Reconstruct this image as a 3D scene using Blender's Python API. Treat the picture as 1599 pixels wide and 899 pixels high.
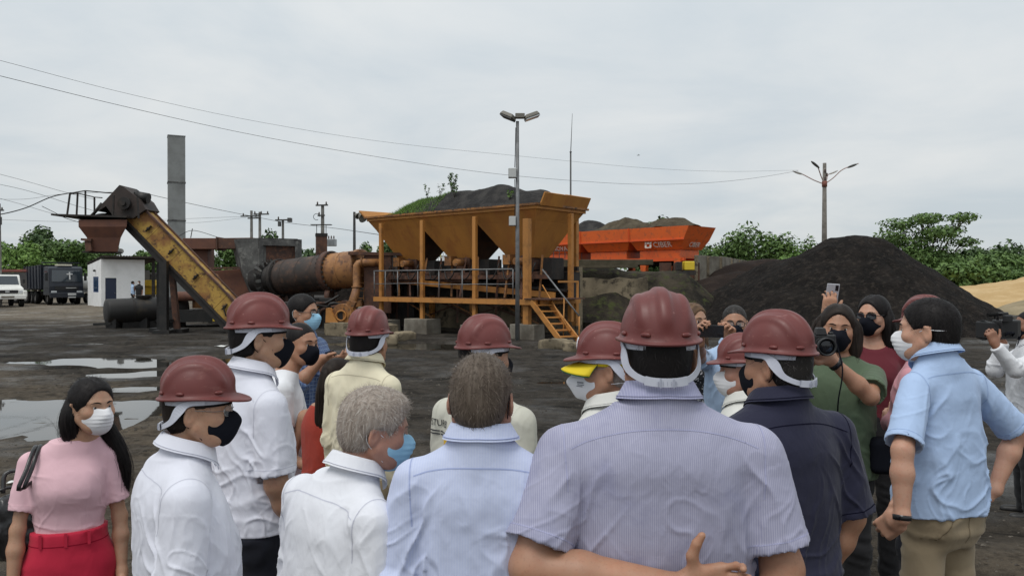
import bpy, bmesh, math, random
import numpy as np
from math import radians, sin, cos, pi, sqrt, atan2
from mathutils import Vector, Matrix

for o in list(bpy.data.objects): bpy.data.objects.remove(o)
scene = bpy.context.scene
COL = scene.collection
random.seed(7); RNG = np.random.default_rng(7)

# ------------------------------------------------------------------ camera, sky, sun, exposure
CAM_H, FPX, YH = 1.85, 1200.0, 440.0          # eye height, focal length in photo pixels, horizon row of the photo
cam = bpy.data.cameras.new('camera'); cam_o = bpy.data.objects.new('camera', cam); COL.objects.link(cam_o)
cam.sensor_width = 36; cam.lens = 36 * FPX / 1599; cam.clip_start = .05; cam.clip_end = 6000
cam_o.location = (0, 0, CAM_H); cam_o.rotation_euler = (radians(90) - math.atan((449.5 - YH) / FPX), 0, 0)
scene.camera = cam_o
scene.render.resolution_x, scene.render.resolution_y = 1024, 575
scene.view_settings.view_transform = 'Standard'; scene.view_settings.look = 'None'
scene.view_settings.exposure = 0.0; scene.view_settings.gamma = 1.0

SUN_EL, SUN_AZ = 62, 215        # overcast noon; azimuth clockwise from the view direction
world = bpy.data.worlds.new('World'); scene.world = world; world.use_nodes = True
def sky_nodes():
    nt = world.node_tree; N = nt.nodes; L = nt.links; N.clear()
    out = N.new('ShaderNodeOutputWorld'); bg = N.new('ShaderNodeBackground'); bg.inputs[1].default_value = .1
    sky = N.new('ShaderNodeTexSky'); sky.sky_type = 'NISHITA'; sky.sun_disc = False
    sky.sun_elevation = radians(SUN_EL); sky.sun_rotation = radians(SUN_AZ)
    tc = N.new('ShaderNodeTexCoord'); sep = N.new('ShaderNodeSeparateXYZ'); L.new(tc.outputs['Generated'], sep.inputs[0])
    def m(op, a, b=None, clamp=False):
        n = N.new('ShaderNodeMath'); n.operation = op; n.use_clamp = clamp
        for i, v in enumerate((a, b)):
            if v is None: continue
            if isinstance(v, (int, float)): n.inputs[i].default_value = v
            else: L.new(v, n.inputs[i])
        return n.outputs[0]
    z = m('MAXIMUM', sep.outputs[2], 0.0)
    zz = m('ADD', z, .18)
    comb = N.new('ShaderNodeCombineXYZ'); L.new(m('DIVIDE', sep.outputs[0], zz), comb.inputs[0]); L.new(m('DIVIDE', sep.outputs[1], zz), comb.inputs[1])
    n1 = N.new('ShaderNodeTexNoise'); n1.inputs['Scale'].default_value = 1.1; n1.inputs['Detail'].default_value = 6; n1.inputs['Roughness'].default_value = .55
    n1.inputs['Distortion'].default_value = .4
    L.new(comb.outputs[0], n1.inputs['Vector'])
    ramp = N.new('ShaderNodeValToRGB'); L.new(n1.outputs[0], ramp.inputs[0])
    e = ramp.color_ramp.elements; e[0].position = .34; e[1].position = .68
    e[0].color = (.80, .86, .905, 1); e[1].color = (1.03, 1.03, 1.02, 1)
    # deep overcast: the cloud layer brightens from the horizon to the zenith
    g = m('ADD', m('MULTIPLY', m('POWER', z, .8), 3.6), 6.9)
    mul = N.new('ShaderNodeMix'); mul.data_type = 'RGBA'; mul.blend_type = 'MULTIPLY'; mul.inputs[0].default_value = 1
    L.new(ramp.outputs[0], mul.inputs[6])
    cg = N.new('ShaderNodeCombineColor'); L.new(m('MULTIPLY', g, .975), cg.inputs[0]); L.new(m('MULTIPLY', g, 1.0), cg.inputs[1]); L.new(m('MULTIPLY', g, 1.01), cg.inputs[2])
    L.new(cg.outputs[0], mul.inputs[7])
    mix = N.new('ShaderNodeMix'); mix.data_type = 'RGBA'; mix.inputs[0].default_value = .93
    L.new(sky.outputs[0], mix.inputs[6]); L.new(mul.outputs[2], mix.inputs[7])
    L.new(mix.outputs[2], bg.inputs[0]); L.new(bg.outputs[0], out.inputs[0])
sky_nodes()
sun = bpy.data.lights.new('sun', 'SUN'); sun.energy = 1.5; sun.angle = radians(28); sun.color = (1, .97, .92)
sun_o = bpy.data.objects.new('sun', sun); COL.objects.link(sun_o); sun_o.location = (0, 0, 60)
sun_o.rotation_euler = Vector((-sin(radians(SUN_AZ)) * cos(radians(SUN_EL)), -cos(radians(SUN_AZ)) * cos(radians(SUN_EL)), -sin(radians(SUN_EL)))).to_track_quat('-Z', 'Y').to_euler()

def at(px, py, D):
    """a point of the place: photo pixel and depth along the view"""
    return Vector(((px - 799.5) / FPX * D, D, CAM_H - (py - YH) / FPX * D))
def gx(px, D): return (px - 799.5) / FPX * D
def gz(py, D): return CAM_H - (py - YH) / FPX * D
def gd(py): return CAM_H * FPX / (py - YH)
# ------------------------------------------------------------------ materials
def _sock(n, k): return n.inputs[k]
class NT:
    def __init__(s, name):
        s.m = bpy.data.materials.new(name); s.m.use_nodes = True; s.t = s.m.node_tree; s.N = s.t.nodes; s.L = s.t.links
        s.p = s.N['Principled BSDF']; s.tc = s.N.new('ShaderNodeTexCoord')
    def put(s, key, v):
        i = s.p.inputs[key]
        if hasattr(v, 'links'): s.L.new(v, i)
        elif isinstance(v, (tuple, list)): i.default_value = (*v[:3], 1) if i.type == 'RGBA' else v[:3]
        else: i.default_value = v
    def co(s, scale=(1, 1, 1), world=False, rot=(0, 0, 0)):
        mp = s.N.new('ShaderNodeMapping'); mp.inputs['Scale'].default_value = scale; mp.inputs['Rotation'].default_value = rot
        if world:
            g = s.N.new('ShaderNodeNewGeometry'); s.L.new(g.outputs['Position'], mp.inputs[0])
        else: s.L.new(s.tc.outputs['Object'], mp.inputs[0])
        return mp.outputs[0]
    def noise(s, scale, detail=4, vec=None, rough=.55, dist=0):
        n = s.N.new('ShaderNodeTexNoise'); n.inputs['Scale'].default_value = scale; n.inputs['Detail'].default_value = detail
        n.inputs['Roughness'].default_value = rough; n.inputs['Distortion'].default_value = dist
        s.L.new(vec if vec is not None else s.co(), n.inputs['Vector']); return n.outputs[0]
    def ramp(s, f, stops):
        r = s.N.new('ShaderNodeValToRGB'); s.L.new(f, r.inputs[0]); e = r.color_ramp.elements
        while len(e) < len(stops): e.new(.5)
        for i, (p, c) in enumerate(stops):
            e[i].position = p; e[i].color = (*c, 1) if isinstance(c, (tuple, list)) else (c, c, c, 1)
        return r.outputs[0]
    def mix(s, f, a, b, mode='MIX'):
        n = s.N.new('ShaderNodeMix'); n.data_type = 'RGBA'; n.blend_type = mode
        for i, v in ((0, f), (6, a), (7, b)):
            if hasattr(v, 'links'): s.L.new(v, n.inputs[i])
            elif isinstance(v, (tuple, list)): n.inputs[i].default_value = (*v[:3], 1)
            else: n.inputs[i].default_value = v
        return n.outputs[2]
    def math(s, op, a, b=0, c=None):
        n = s.N.new('ShaderNodeMath'); n.operation = op
        for i, v in enumerate((a, b) if c is None else (a, b, c)):
            if hasattr(v, 'links'): s.L.new(v, n.inputs[i])
            else: n.inputs[i].default_value = v
        return n.outputs[0]
    def bump(s, h, strength, dist=.01):
        b = s.N.new('ShaderNodeBump'); b.inputs['Strength'].default_value = strength; b.inputs['Distance'].default_value = dist
        s.L.new(h, b.inputs['Height']); s.L.new(b.outputs[0], s.p.inputs['Normal']); return b
MATS = {}
def mat(name, col, rough=.7, col2=None, nscale=4, lo=.4, hi=.65, metal=0, bump=0, bscale=None, bdist=.01, world=False, spec=None, stretch=(1, 1, 1), col3=None, detail=6, coat=0):
    """one base colour, patches of a second (wear, rust, dirt), fine relief"""
    if name in MATS: return MATS[name]
    t = NT(name); c = t.co(stretch, world)
    if col2 is None: t.put('Base Color', t.mix(t.noise(nscale, detail, c), tuple(x * .88 for x in col), tuple(min(1, x * 1.1) for x in col)))
    else:
        f = t.ramp(t.noise(nscale, detail, c, .62), [(lo, 0.0), (hi, 1.0)])
        k = t.mix(f, col, col2)
        if col3 is not None:
            f3 = t.ramp(t.noise(nscale * 3.7, 5, c, .65), [(.52, 0.0), (.66, 1.0)]); k = t.mix(f3, k, col3)
        t.put('Base Color', k)
    t.put('Roughness', rough); t.put('Metallic', metal)
    if spec is None and rough >= .85: spec = .12
    if spec is not None: t.put('Specular IOR Level', spec)
    if coat: t.put('Coat Weight', coat); t.put('Coat Roughness', .15)
    if bump: t.bump(t.noise(bscale or nscale * 4, 5, c), bump, bdist)
    MATS[name] = t.m; return t.m

# ------------------------------------------------------------------ mesh building
class MB:
    def __init__(s): s.v = []; s.f = []; s.m = []; s.sm = []; s.cm = 0; s.cs = False
    def add(s, vs, fs, smooth=None):
        o = len(s.v); s.v += [tuple(map(float, q)) for q in vs]
        for q in fs: s.f.append([i + o for i in q]); s.m.append(s.cm); s.sm.append(s.cs if smooth is None else smooth)
        return s
    def box(s, c, d, rot=None, R=None, taper=None):
        """centre, full sizes"""
        c = Vector(c); x, y, z = (q / 2 for q in d)
        M = R if R is not None else (Matrix.Rotation(rot, 3, 'Z') if rot else None)
        tx, ty = taper if taper else (1, 1)
        vs = [Vector((sx * x * (tx if sz > 0 else 1), sy * y * (ty if sz > 0 else 1), sz * z)) for sz in (-1, 1) for sx, sy in ((-1, -1), (1, -1), (1, 1), (-1, 1))]
        if M is not None: vs = [M @ v for v in vs]
        return s.add([v + c for v in vs], [(0, 3, 2, 1), (4, 5, 6, 7), (0, 1, 5, 4), (1, 2, 6, 5), (2, 3, 7, 6), (3, 0, 4, 7)], False)
    def bar(s, a, b, w, h=None, up=(0, 0, 1)):
        """square-section member from a to b"""
        a = Vector(a); b = Vector(b); h = h or w; d = (b - a); L = d.length; d.normalize()
        u = Vector(up)
        if abs(d.dot(u)) > .98: u = Vector((0, 1, 0))
        x = d.cross(u).normalized(); y = x.cross(d).normalized()
        return s.box((a + b) / 2, (w, L, h), R=Matrix((x, d, y)).transposed())
    def tube(s, pts, r, n=8, closed=False, caps=True, flat=1.0):
        P = [Vector(p) for p in pts]; k = len(P); rr = r if isinstance(r, (list, tuple)) else [r] * k
        T = []
        for i in range(k):
            a = P[(i - 1) % k] if closed or i else P[0]; b = P[(i + 1) % k] if closed or i < k - 1 else P[-1]
            t = (b - a); T.append(t.normalized() if t.length else Vector((0, 0, 1)))
        u = T[0].orthogonal().normalized(); vs = []
        for i in range(k):
            u = (u - T[i] * u.dot(T[i])).normalized(); w = T[i].cross(u)
            for j in range(n):
                a = 2 * pi * j / n; vs.append(P[i] + (u * cos(a) + w * sin(a) * flat) * rr[i])
        fs = []
        for i in range(k if closed else k - 1):
            for j in range(n):
                a = i * n + j; b = i * n + (j + 1) % n; c = ((i + 1) % k) * n + (j + 1) % n; d = ((i + 1) % k) * n + j
                fs.append((a, b, c, d))
        s.add(vs, fs, True)
        if caps and not closed:
            o = len(s.v) - k * n
            s.f.append([o + j for j in range(n)][::-1]); s.f.append([o + (k - 1) * n + j for j in range(n)]); s.m += [s.cm] * 2; s.sm += [False] * 2
        return s
    def cyl(s, a, b, ra, rb=None, n=20, caps=True): return s.tube([a, b], [ra, ra if rb is None else rb], n, caps=caps)
    def lathe(s, prof, n=20, c=(0, 0, 0), axis=None):
        """profile of (r, z) about an axis"""
        c = Vector(c); M = Vector((0, 0, 1)).rotation_difference(Vector(axis)).to_matrix() if axis is not None else Matrix.Identity(3)
        vs = [c + M @ Vector((r * cos(2 * pi * j / n), r * sin(2 * pi * j / n), z)) for r, z in prof for j in range(n)]
        fs = [(i * n + j, i * n + (j + 1) % n, (i + 1) * n + (j + 1) % n, (i + 1) * n + j) for i in range(len(prof) - 1) for j in range(n)]
        return s.add(vs, fs, True)
    def ball(s, c, r, n=12, m=8):
        r = (r, r, r) if isinstance(r, (int, float)) else r
        vs = []; fs = []
        for i in range(m + 1):
            p = pi * i / m
            for j in range(n): vs.append((c[0] + r[0] * sin(p) * cos(2 * pi * j / n), c[1] + r[1] * sin(p) * sin(2 * pi * j / n), c[2] - r[2] * cos(p)))
        for i in range(m):
            for j in range(n): fs.append((i * n + j, i * n + (j + 1) % n, (i + 1) * n + (j + 1) % n, (i + 1) * n + j))
        return s.add(vs, fs, True)
    def prism(s, poly, y0, y1, plane='xz'):
        """extrude a polygon drawn in a plane"""
        n = len(poly)
        def P(a, b, t): return {'xz': (a, t, b), 'xy': (a, b, t), 'yz': (t, a, b)}[plane]
        vs = [P(a, b, y0) for a, b in poly] + [P(a, b, y1) for a, b in poly]
        return s.add(vs, [list(range(n)), list(range(n, 2 * n))[::-1]] + [(i, i + n, (i + 1) % n + n, (i + 1) % n) for i in range(n)], False)
    def grid(s, rows, smooth=True, closed=False):
        """rows of points"""
        n = len(rows[0]); vs = [p for r in rows for p in r]; m = n if closed else n - 1
        return s.add(vs, [(i * n + j, i * n + (j + 1) % n, (i + 1) * n + (j + 1) % n, (i + 1) * n + j) for i in range(len(rows) - 1) for j in range(m)], smooth)
    def build(s, name, mats, parent=None, bevel=0, loc=None, solid=0, fix=True):
        me = bpy.data.meshes.new(name); me.from_pydata(s.v, [], s.f)
        for m in (mats if isinstance(mats, (list, tuple)) else [mats]): me.materials.append(m)
        me.polygons.foreach_set('material_index', s.m); me.polygons.foreach_set('use_smooth', s.sm)
        if fix:
            b = bmesh.new(); b.from_mesh(me); bmesh.ops.recalc_face_normals(b, faces=b.faces); b.to_mesh(me); b.free()
        me.update()
        o = bpy.data.objects.new(name, me); COL.objects.link(o)
        if parent is not None: o.parent = parent
        if loc is not None: o.location = loc
        if solid:
            q = o.modifiers.new('solid', 'SOLIDIFY'); q.thickness = solid; q.offset = 0
        if bevel:
            q = o.modifiers.new('bevel', 'BEVEL'); q.width = bevel; q.segments = 2; q.limit_method = 'ANGLE'; q.harden_normals = True
        return o
def empty(name, loc=(0, 0, 0), rz=0):
    o = bpy.data.objects.new(name, None); COL.objects.link(o); o.location = loc; o.rotation_euler = (0, 0, rz); o.empty_display_size = .1; return o
def tag(o, label=None, cat=None, group=None, kind=None):
    for k, v in (('label', label), ('category', cat), ('group', group), ('kind', kind)):
        if v: o[k] = v
    return o
def kids(o): return [c for c in COL.objects if c.parent == o]
def copy_tree(o, parent=None):
    c = o.copy(); COL.objects.link(c); c.parent = parent
    if parent is not None: c.matrix_parent_inverse = o.matrix_parent_inverse
    for ch in kids(o):
        if ch is not c: copy_tree(ch, c)
    return c
def text_mesh(txt, size, name, material, parent=None, M=None, ext=.004, align='CENTER', italic=0):
    """lettering turned into a mesh"""
    cu = bpy.data.curves.new(name, 'FONT'); cu.body = txt; cu.size = size; cu.extrude = ext; cu.align_x = align; cu.align_y = 'CENTER'; cu.resolution_u = 3; cu.shear = italic
    t = bpy.data.objects.new(name, cu); COL.objects.link(t)
    me = bpy.data.meshes.new_from_object(t); bpy.data.objects.remove(t)
    me.materials.clear(); me.materials.append(material)
    o = bpy.data.objects.new(name, me); COL.objects.link(o)
    if parent is not None: o.parent = parent
    if M is not None: o.matrix_local = M
    return o
# ------------------------------------------------------------------ implicit-surface modelling (numpy)
def vec(*a): return np.array(a, dtype=np.float64)
def unit(v):
    v = np.asarray(v, float); return v / (np.linalg.norm(v) + 1e-12)
def rotm(ax, deg):
    return np.array(Matrix.Rotation(radians(deg), 3, ax))

def _hash(ix, iy, iz):
    n = (ix * 374761393 + iy * 668265263 + iz * 2147483647 + 1013904223) & 0xffffffff
    n = ((n ^ (n >> 13)) * 1274126177) & 0xffffffff
    n = (n ^ (n >> 16)) & 0xffff
    return n.astype(np.float32) / 32767.5 - 1.0
def noise3(P, seed=0):
    """smooth value noise in -1..1 at the rows of P"""
    P = np.asarray(P, np.float64) + seed * 17.31
    i = np.floor(P).astype(np.int64); f = P - i; f = f * f * (3 - 2 * f)
    r = 0
    for dx in (0, 1):
        wx = f[:, 0] if dx else 1 - f[:, 0]
        for dy in (0, 1):
            wy = f[:, 1] if dy else 1 - f[:, 1]
            for dz in (0, 1):
                wz = f[:, 2] if dz else 1 - f[:, 2]
                r = r + wx * wy * wz * _hash(i[:, 0] + dx, i[:, 1] + dy, i[:, 2] + dz)
    return r
def fbm(P, octs=4, seed=0, gain=.5):
    r = 0; a = 1.; P = np.asarray(P, float)
    for o in range(octs):
        r = r + a * noise3(P, seed + o * 3); P = P * 2.03; a *= gain
    return r
def ridge(P, seed=0):
    return 1 - np.abs(noise3(P, seed)) * 2

def crest(P, seed=0, w=2.8):
    return np.clip(1 - np.abs(noise3(P, seed)) * w, 0, 1) ** 2.0

def smin(a, b, k):
    if k <= 0: return np.minimum(a, b)
    h = np.clip(.5 + .5 * (b - a) / k, 0, 1)
    return b + (a - b) * h - k * h * (1 - h)

class Body:
    """a list of primitives, rasterised together into one grid and skinned as one surface"""
    def __init__(s): s.p = []
    def cap(s, a, b, ra, rb=None, k=.02, op='add', flat=False, flat0=False):
        s.p.append(('cap', np.asarray(a, float), np.asarray(b, float), ra, ra if rb is None else rb, k, op, flat, flat0)); return s
    def ell(s, c, r, R=None, k=.02, op='add'):
        s.p.append(('ell', np.asarray(c, float), np.asarray(r, float), np.eye(3) if R is None else np.asarray(R), k, op)); return s
    def box(s, c, r, R=None, k=.01, op='add', rnd=.006):
        s.p.append(('box', np.asarray(c, float), np.asarray(r, float), np.eye(3) if R is None else np.asarray(R), k, op, rnd)); return s
    def tube(s, secs, k=.02, n=2.3, op='add'):
        s.p.append(('tube', np.asarray(secs, float), n, k, op)); return s
    def half(s, p, nrm, k=.0, lo=None, hi=None):
        """keep the side the normal points away from"""
        s.p.append(('half', np.asarray(p, float), unit(nrm), k, lo, hi)); return s
    def moved(s, R, t):
        q = Body(); R = np.asarray(R); t = np.asarray(t)
        for p in s.p:
            p = list(p)
            if p[0] == 'cap': p[1] = R @ p[1] + t; p[2] = R @ p[2] + t
            elif p[0] in ('ell', 'box'): p[1] = R @ p[1] + t; p[3] = R @ p[3]
            elif p[0] == 'half': p[1] = R @ p[1] + t; p[2] = R @ p[2]
            q.p.append(tuple(p))
        return q
    def grown(s, d, k=None):
        q = Body()
        for p in s.p:
            p = list(p)
            if p[0] == 'cap': p[3] += d; p[4] += d; p[5] = p[5] if k is None else k
            elif p[0] == 'ell': p[2] = p[2] + d; p[4] = p[4] if k is None else k
            q.p.append(tuple(p))
        return q
    def bounds(s):
        L = []; H = []
        for p in s.p:
            if p[0] == 'half': continue
            if p[0] != 'tube' and p[6 if p[0] == 'cap' else 5] != 'add': continue
            l, h = s._bb(p); L.append(l); H.append(h)
        return np.min(L, 0), np.max(H, 0)
    def _bb(s, p):
        if p[0] == 'cap':
            return np.minimum(p[1] - p[3], p[2] - p[4]), np.maximum(p[1] + p[3], p[2] + p[4])
        if p[0] in ('ell', 'box'):
            e = np.abs(p[3]) @ p[2]; return p[1] - e, p[1] + e
        t = p[1]
        return (np.array([(t[:, 1] - t[:, 3]).min(), (t[:, 2] - t[:, 5]).min(), t[0, 0]]),
                np.array([(t[:, 1] + t[:, 3]).max(), (t[:, 2] + t[:, 4]).max(), t[-1, 0]]))
    def field(s, h):
        lo, hi = s.bounds(); lo = lo - 4 * h; hi = hi + 4 * h
        n = np.ceil((hi - lo) / h).astype(int) + 1
        ax = [(lo[i] + h * np.arange(n[i])).astype(np.float32) for i in range(3)]
        D = np.full(n, .5, np.float32)
        for p in s.p:
            if p[0] == 'half':
                l = np.array([-9.] * 3) if p[4] is None else np.asarray(p[4]); u = np.array([9.] * 3) if p[5] is None else np.asarray(p[5]); k = p[3]; m = 0
            else:
                l, u = s._bb(p); k = {'cap': 5, 'ell': 4, 'box': 4, 'tube': 3}[p[0]]; k = p[k]; m = k + 2.5 * h
            sl = []
            for i in range(3):
                a = max(0, int((l[i] - m - lo[i]) / h)); b = min(n[i], int((u[i] + m - lo[i]) / h) + 2)
                sl.append(slice(a, max(a, b)))
            sl = tuple(sl)
            if min(q.stop - q.start for q in sl) <= 0: continue
            x = ax[0][sl[0]][:, None, None]; y = ax[1][sl[1]][None, :, None]; z = ax[2][sl[2]][None, None, :]
            if p[0] == 'cap':
                a, b, ra, rb = p[1:5]; ba = b - a; L2 = float(ba @ ba) + 1e-12
                t = ((x - a[0]) * ba[0] + (y - a[1]) * ba[1] + (z - a[2]) * ba[2]) / L2
                tc = np.clip(t, 0, 1)
                d = np.sqrt((x - a[0] - tc * ba[0]) ** 2 + (y - a[1] - tc * ba[1]) ** 2 + (z - a[2] - tc * ba[2]) ** 2) - (ra + (rb - ra) * tc)
                if p[7]: d = np.maximum(d, (t - 1) * sqrt(L2))
                if p[8]: d = np.maximum(d, -t * sqrt(L2))
                op = p[6]
            elif p[0] == 'ell':
                c, r, R = p[1:4]; q = [(x - c[0]) * R[0, i] + (y - c[1]) * R[1, i] + (z - c[2]) * R[2, i] for i in range(3)]
                k0 = np.sqrt((q[0] / r[0]) ** 2 + (q[1] / r[1]) ** 2 + (q[2] / r[2]) ** 2)
                k1 = np.sqrt((q[0] / r[0] ** 2) ** 2 + (q[1] / r[1] ** 2) ** 2 + (q[2] / r[2] ** 2) ** 2) + 1e-9
                d = k0 * (k0 - 1) / k1; op = p[5]
            elif p[0] == 'box':
                c, r, R = p[1:4]; rn = p[6]
                q = [np.abs((x - c[0]) * R[0, i] + (y - c[1]) * R[1, i] + (z - c[2]) * R[2, i]) - (r[i] - rn) for i in range(3)]
                d = np.sqrt(np.maximum(q[0], 0) ** 2 + np.maximum(q[1], 0) ** 2 + np.maximum(q[2], 0) ** 2) + np.minimum(np.maximum(np.maximum(q[0], q[1]), q[2]), 0) - rn
                op = p[5]
            elif p[0] == 'tube':
                t, nn = p[1], p[2]; zz = ax[2][sl[2]]
                g = [spline(t[:, 0], t[:, i], zz).astype(np.float32)[None, None, :] for i in range(1, 6)]
                dx = (x - g[0]); dy = (y - g[1]); ry = np.where(dy > 0, g[3], g[4])
                rr = (np.abs(dx / g[2]) ** nn + np.abs(dy / ry) ** nn) ** (1 / nn)
                d = (rr - 1) * np.minimum(g[2], ry)
                d = np.maximum(d, np.maximum(z - t[-1, 0], t[0, 0] - z)); op = p[4]
            else:
                d = (x - p[1][0]) * p[2][0] + (y - p[1][1]) * p[2][1] + (z - p[1][2]) * p[2][2]
                D[sl] = -smin(-D[sl], -d, k); continue
            d = d.astype(np.float32)
            if op == 'add': D[sl] = smin(D[sl], d, k)
            else: D[sl] = -smin(-D[sl], d, k)
        return D, lo, h
    def mesh(s, h, smooth=1):
        D, lo, h = s.field(h)
        V, F = nets(D, lo, h)
        if smooth: V = relax(V, F, smooth)
        return V, F, (D, lo, h)

def spline(xs, ys, x):
    """monotone-free cubic through the section values"""
    xs = np.asarray(xs, float); ys = np.asarray(ys, float)
    if len(xs) < 3: return np.interp(x, xs, ys)
    m = np.gradient(ys, xs)
    i = np.clip(np.searchsorted(xs, x) - 1, 0, len(xs) - 2)
    h = xs[i + 1] - xs[i]; t = np.clip((x - xs[i]) / h, 0, 1)
    return ((2 * t ** 3 - 3 * t ** 2 + 1) * ys[i] + (t ** 3 - 2 * t ** 2 + t) * h * m[i] + (-2 * t ** 3 + 3 * t ** 2) * ys[i + 1] + (t ** 3 - t ** 2) * h * m[i + 1])

def smooth_path(pts, n):
    pts = np.asarray(pts, float); t = np.linspace(0, len(pts) - 1, n); x = np.arange(len(pts))
    return np.stack([spline(x, pts[:, i], t) for i in range(3)], 1)

def nets(D, lo, h):
    """surface nets: one vertex per mixed cell, one quad per crossed grid edge"""
    I = D < 0
    n = np.array(D.shape)
    cnt = np.zeros(n - 1, np.int8)
    for a in (0, 1):
        for b in (0, 1):
            for c in (0, 1):
                cnt += I[a:n[0] - 1 + a, b:n[1] - 1 + b, c:n[2] - 1 + c]
    cells = np.argwhere((cnt > 0) & (cnt < 8))
    cid = np.full(n - 1, -1, np.int32); cid[cells[:, 0], cells[:, 1], cells[:, 2]] = np.arange(len(cells))
    co = [(a, b, c) for a in (0, 1) for b in (0, 1) for c in (0, 1)]
    v = {c: D[cells[:, 0] + c[0], cells[:, 1] + c[1], cells[:, 2] + c[2]] for c in co}
    acc = np.zeros((len(cells), 3)); num = np.zeros(len(cells))
    for c in co:
        for axn in range(3):
            if c[axn]: continue
            e = list(c); e[axn] = 1; e = tuple(e)
            m = (v[c] < 0) != (v[e] < 0)
            t = np.where(m, v[c] / np.where(m, v[c] - v[e], 1), 0)
            q = np.zeros((len(cells), 3)); q[:] = c; q[:, axn] = t
            acc += q * m[:, None]; num += m
    V = lo + h * (cells + acc / num[:, None])
    F = []
    for axn in range(3):
        b, c = (axn + 1) % 3, (axn + 2) % 3
        s0 = [slice(1, -1)] * 3; s1 = [slice(1, -1)] * 3
        s0[axn] = slice(0, -1); s1[axn] = slice(1, None)
        A = I[tuple(s0)]; B = I[tuple(s1)]
        for flip, M in ((False, A & ~B), (True, ~A & B)):
            e = np.argwhere(M)
            if len(e) == 0: continue
            off = np.ones(3, int); off[axn] = 0; e = e + off
            def cell(db, dc):
                q = e.copy(); q[:, b] += db; q[:, c] += dc
                return cid[q[:, 0], q[:, 1], q[:, 2]]
            qd = np.stack([cell(-1, -1), cell(0, -1), cell(0, 0), cell(-1, 0)], 1)
            F.append(qd[:, ::-1] if flip else qd)
    F = np.concatenate(F)
    F = F[(F >= 0).all(1)]
    return V, F

def relax(V, F, it=1, lam=.5):
    if F.shape[1] == 4: E = np.concatenate([F[:, [0, 1]], F[:, [1, 2]], F[:, [2, 3]], F[:, [3, 0]]])
    else: E = np.concatenate([F[:, [0, 1]], F[:, [1, 2]], F[:, [2, 0]]])
    n = len(V); deg = np.bincount(E[:, 0], minlength=n) + np.bincount(E[:, 1], minlength=n) + 1e-9
    for k in range(it):
        for l in (lam, -lam * .9) if it > 0 else ():
            S = np.stack([np.bincount(E[:, 0], V[E[:, 1], i], n) + np.bincount(E[:, 1], V[E[:, 0], i], n) for i in range(3)], 1)
            V = V + l * (S / deg[:, None] - V)
    return V

def normals(V, F):
    a = V[F[:, 2]] - V[F[:, 0]]; b = V[F[:, 3 if F.shape[1] == 4 else 1]] - V[F[:, 1 if F.shape[1] == 4 else 0]]
    fn = np.cross(a, b) if F.shape[1] == 4 else np.cross(b, a)
    N = np.zeros_like(V)
    for c in range(F.shape[1]):
        for i in range(3): N[:, i] += np.bincount(F[:, c], fn[:, i], len(V))
    return N / (np.linalg.norm(N, axis=1)[:, None] + 1e-12)

def sample(fd, P):
    D, lo, h = fd
    q = (P - lo) / h; i = np.clip(np.round(q).astype(int), 0, np.array(D.shape) - 1)
    out = D[i[:, 0], i[:, 1], i[:, 2]]
    far = ((q < 0) | (q > np.array(D.shape) - 1)).any(1)
    return np.where(far, .5, out)

def cluster(V, F, mask, cell):
    """merge the masked vertices (hidden under cloth) on a coarse lattice"""
    key = np.floor(V / cell).astype(np.int64)
    code = (key[:, 0] + 5000) * 100000000 + (key[:, 1] + 5000) * 10000 + key[:, 2] + 5000
    code = np.where(mask, code, -1 - np.arange(len(V)))
    u, inv = np.unique(code, return_inverse=True)
    c = np.bincount(inv)
    W = np.stack([np.bincount(inv, V[:, i]) / c for i in range(3)], 1)
    T = np.concatenate([F[:, [0, 1, 2]], F[:, [0, 2, 3]]]) if F.shape[1] == 4 else F
    # keep untouched quads as quads
    G = inv[F]
    same = (inv[F] == np.roll(inv[F], 1, 1)).any(1) | (G[:, 0] == G[:, 2]) | (G[:, 1] == G[:, 3])
    quads = G[~same]
    T = inv[np.concatenate([F[same][:, [0, 1, 2]], F[same][:, [0, 2, 3]]])] if same.any() else np.zeros((0, 3), int)
    ok = (T[:, 0] != T[:, 1]) & (T[:, 1] != T[:, 2]) & (T[:, 0] != T[:, 2]); T = T[ok]
    s = np.sort(T, 1); _, keep = np.unique(s, axis=0, return_index=True)
    return W, quads, T[keep]

def contour(V, F, g, width=.003, lift=.0015, keep=None):
    """thin raised strip along the zero line of a scalar g over the surface: a seam or hem stitched on the cloth"""
    T = np.concatenate([F[:, [0, 1, 2]], F[:, [0, 2, 3]]]) if F.shape[1] == 4 else F
    N = normals(V, F); s = g[T] > 0
    m = s.any(1) & ~s.all(1)
    if keep is not None: m &= keep[T].all(1)
    T = T[m]; s = s[m]
    if len(T) == 0: return np.zeros((0, 3)), np.zeros((0, 4), int)
    odd = np.where(s.sum(1) == 1, s.argmax(1), (~s).argmax(1))
    r = np.arange(len(T))
    i0 = T[r, odd]; i1 = T[r, (odd + 1) % 3]; i2 = T[r, (odd + 2) % 3]
    def cut(a, b):
        t = (g[a] / (g[a] - g[b]))[:, None]
        return V[a] + t * (V[b] - V[a]), N[a] + t * (N[b] - N[a])
    A, NA = cut(i0, i1); B, NB = cut(i0, i2)
    d = B - A; d /= np.linalg.norm(d, axis=1)[:, None] + 1e-9
    sa = np.cross(d, NA) * width / 2; A = A + NA * lift; B = B + NB * lift
    e = d * width * .3
    W = np.concatenate([A - sa - e, A + sa - e, B + sa + e, B - sa + e])
    n = len(A); Q = np.stack([r, r + n, r + 2 * n, r + 3 * n], 1)
    return W, Q

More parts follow.
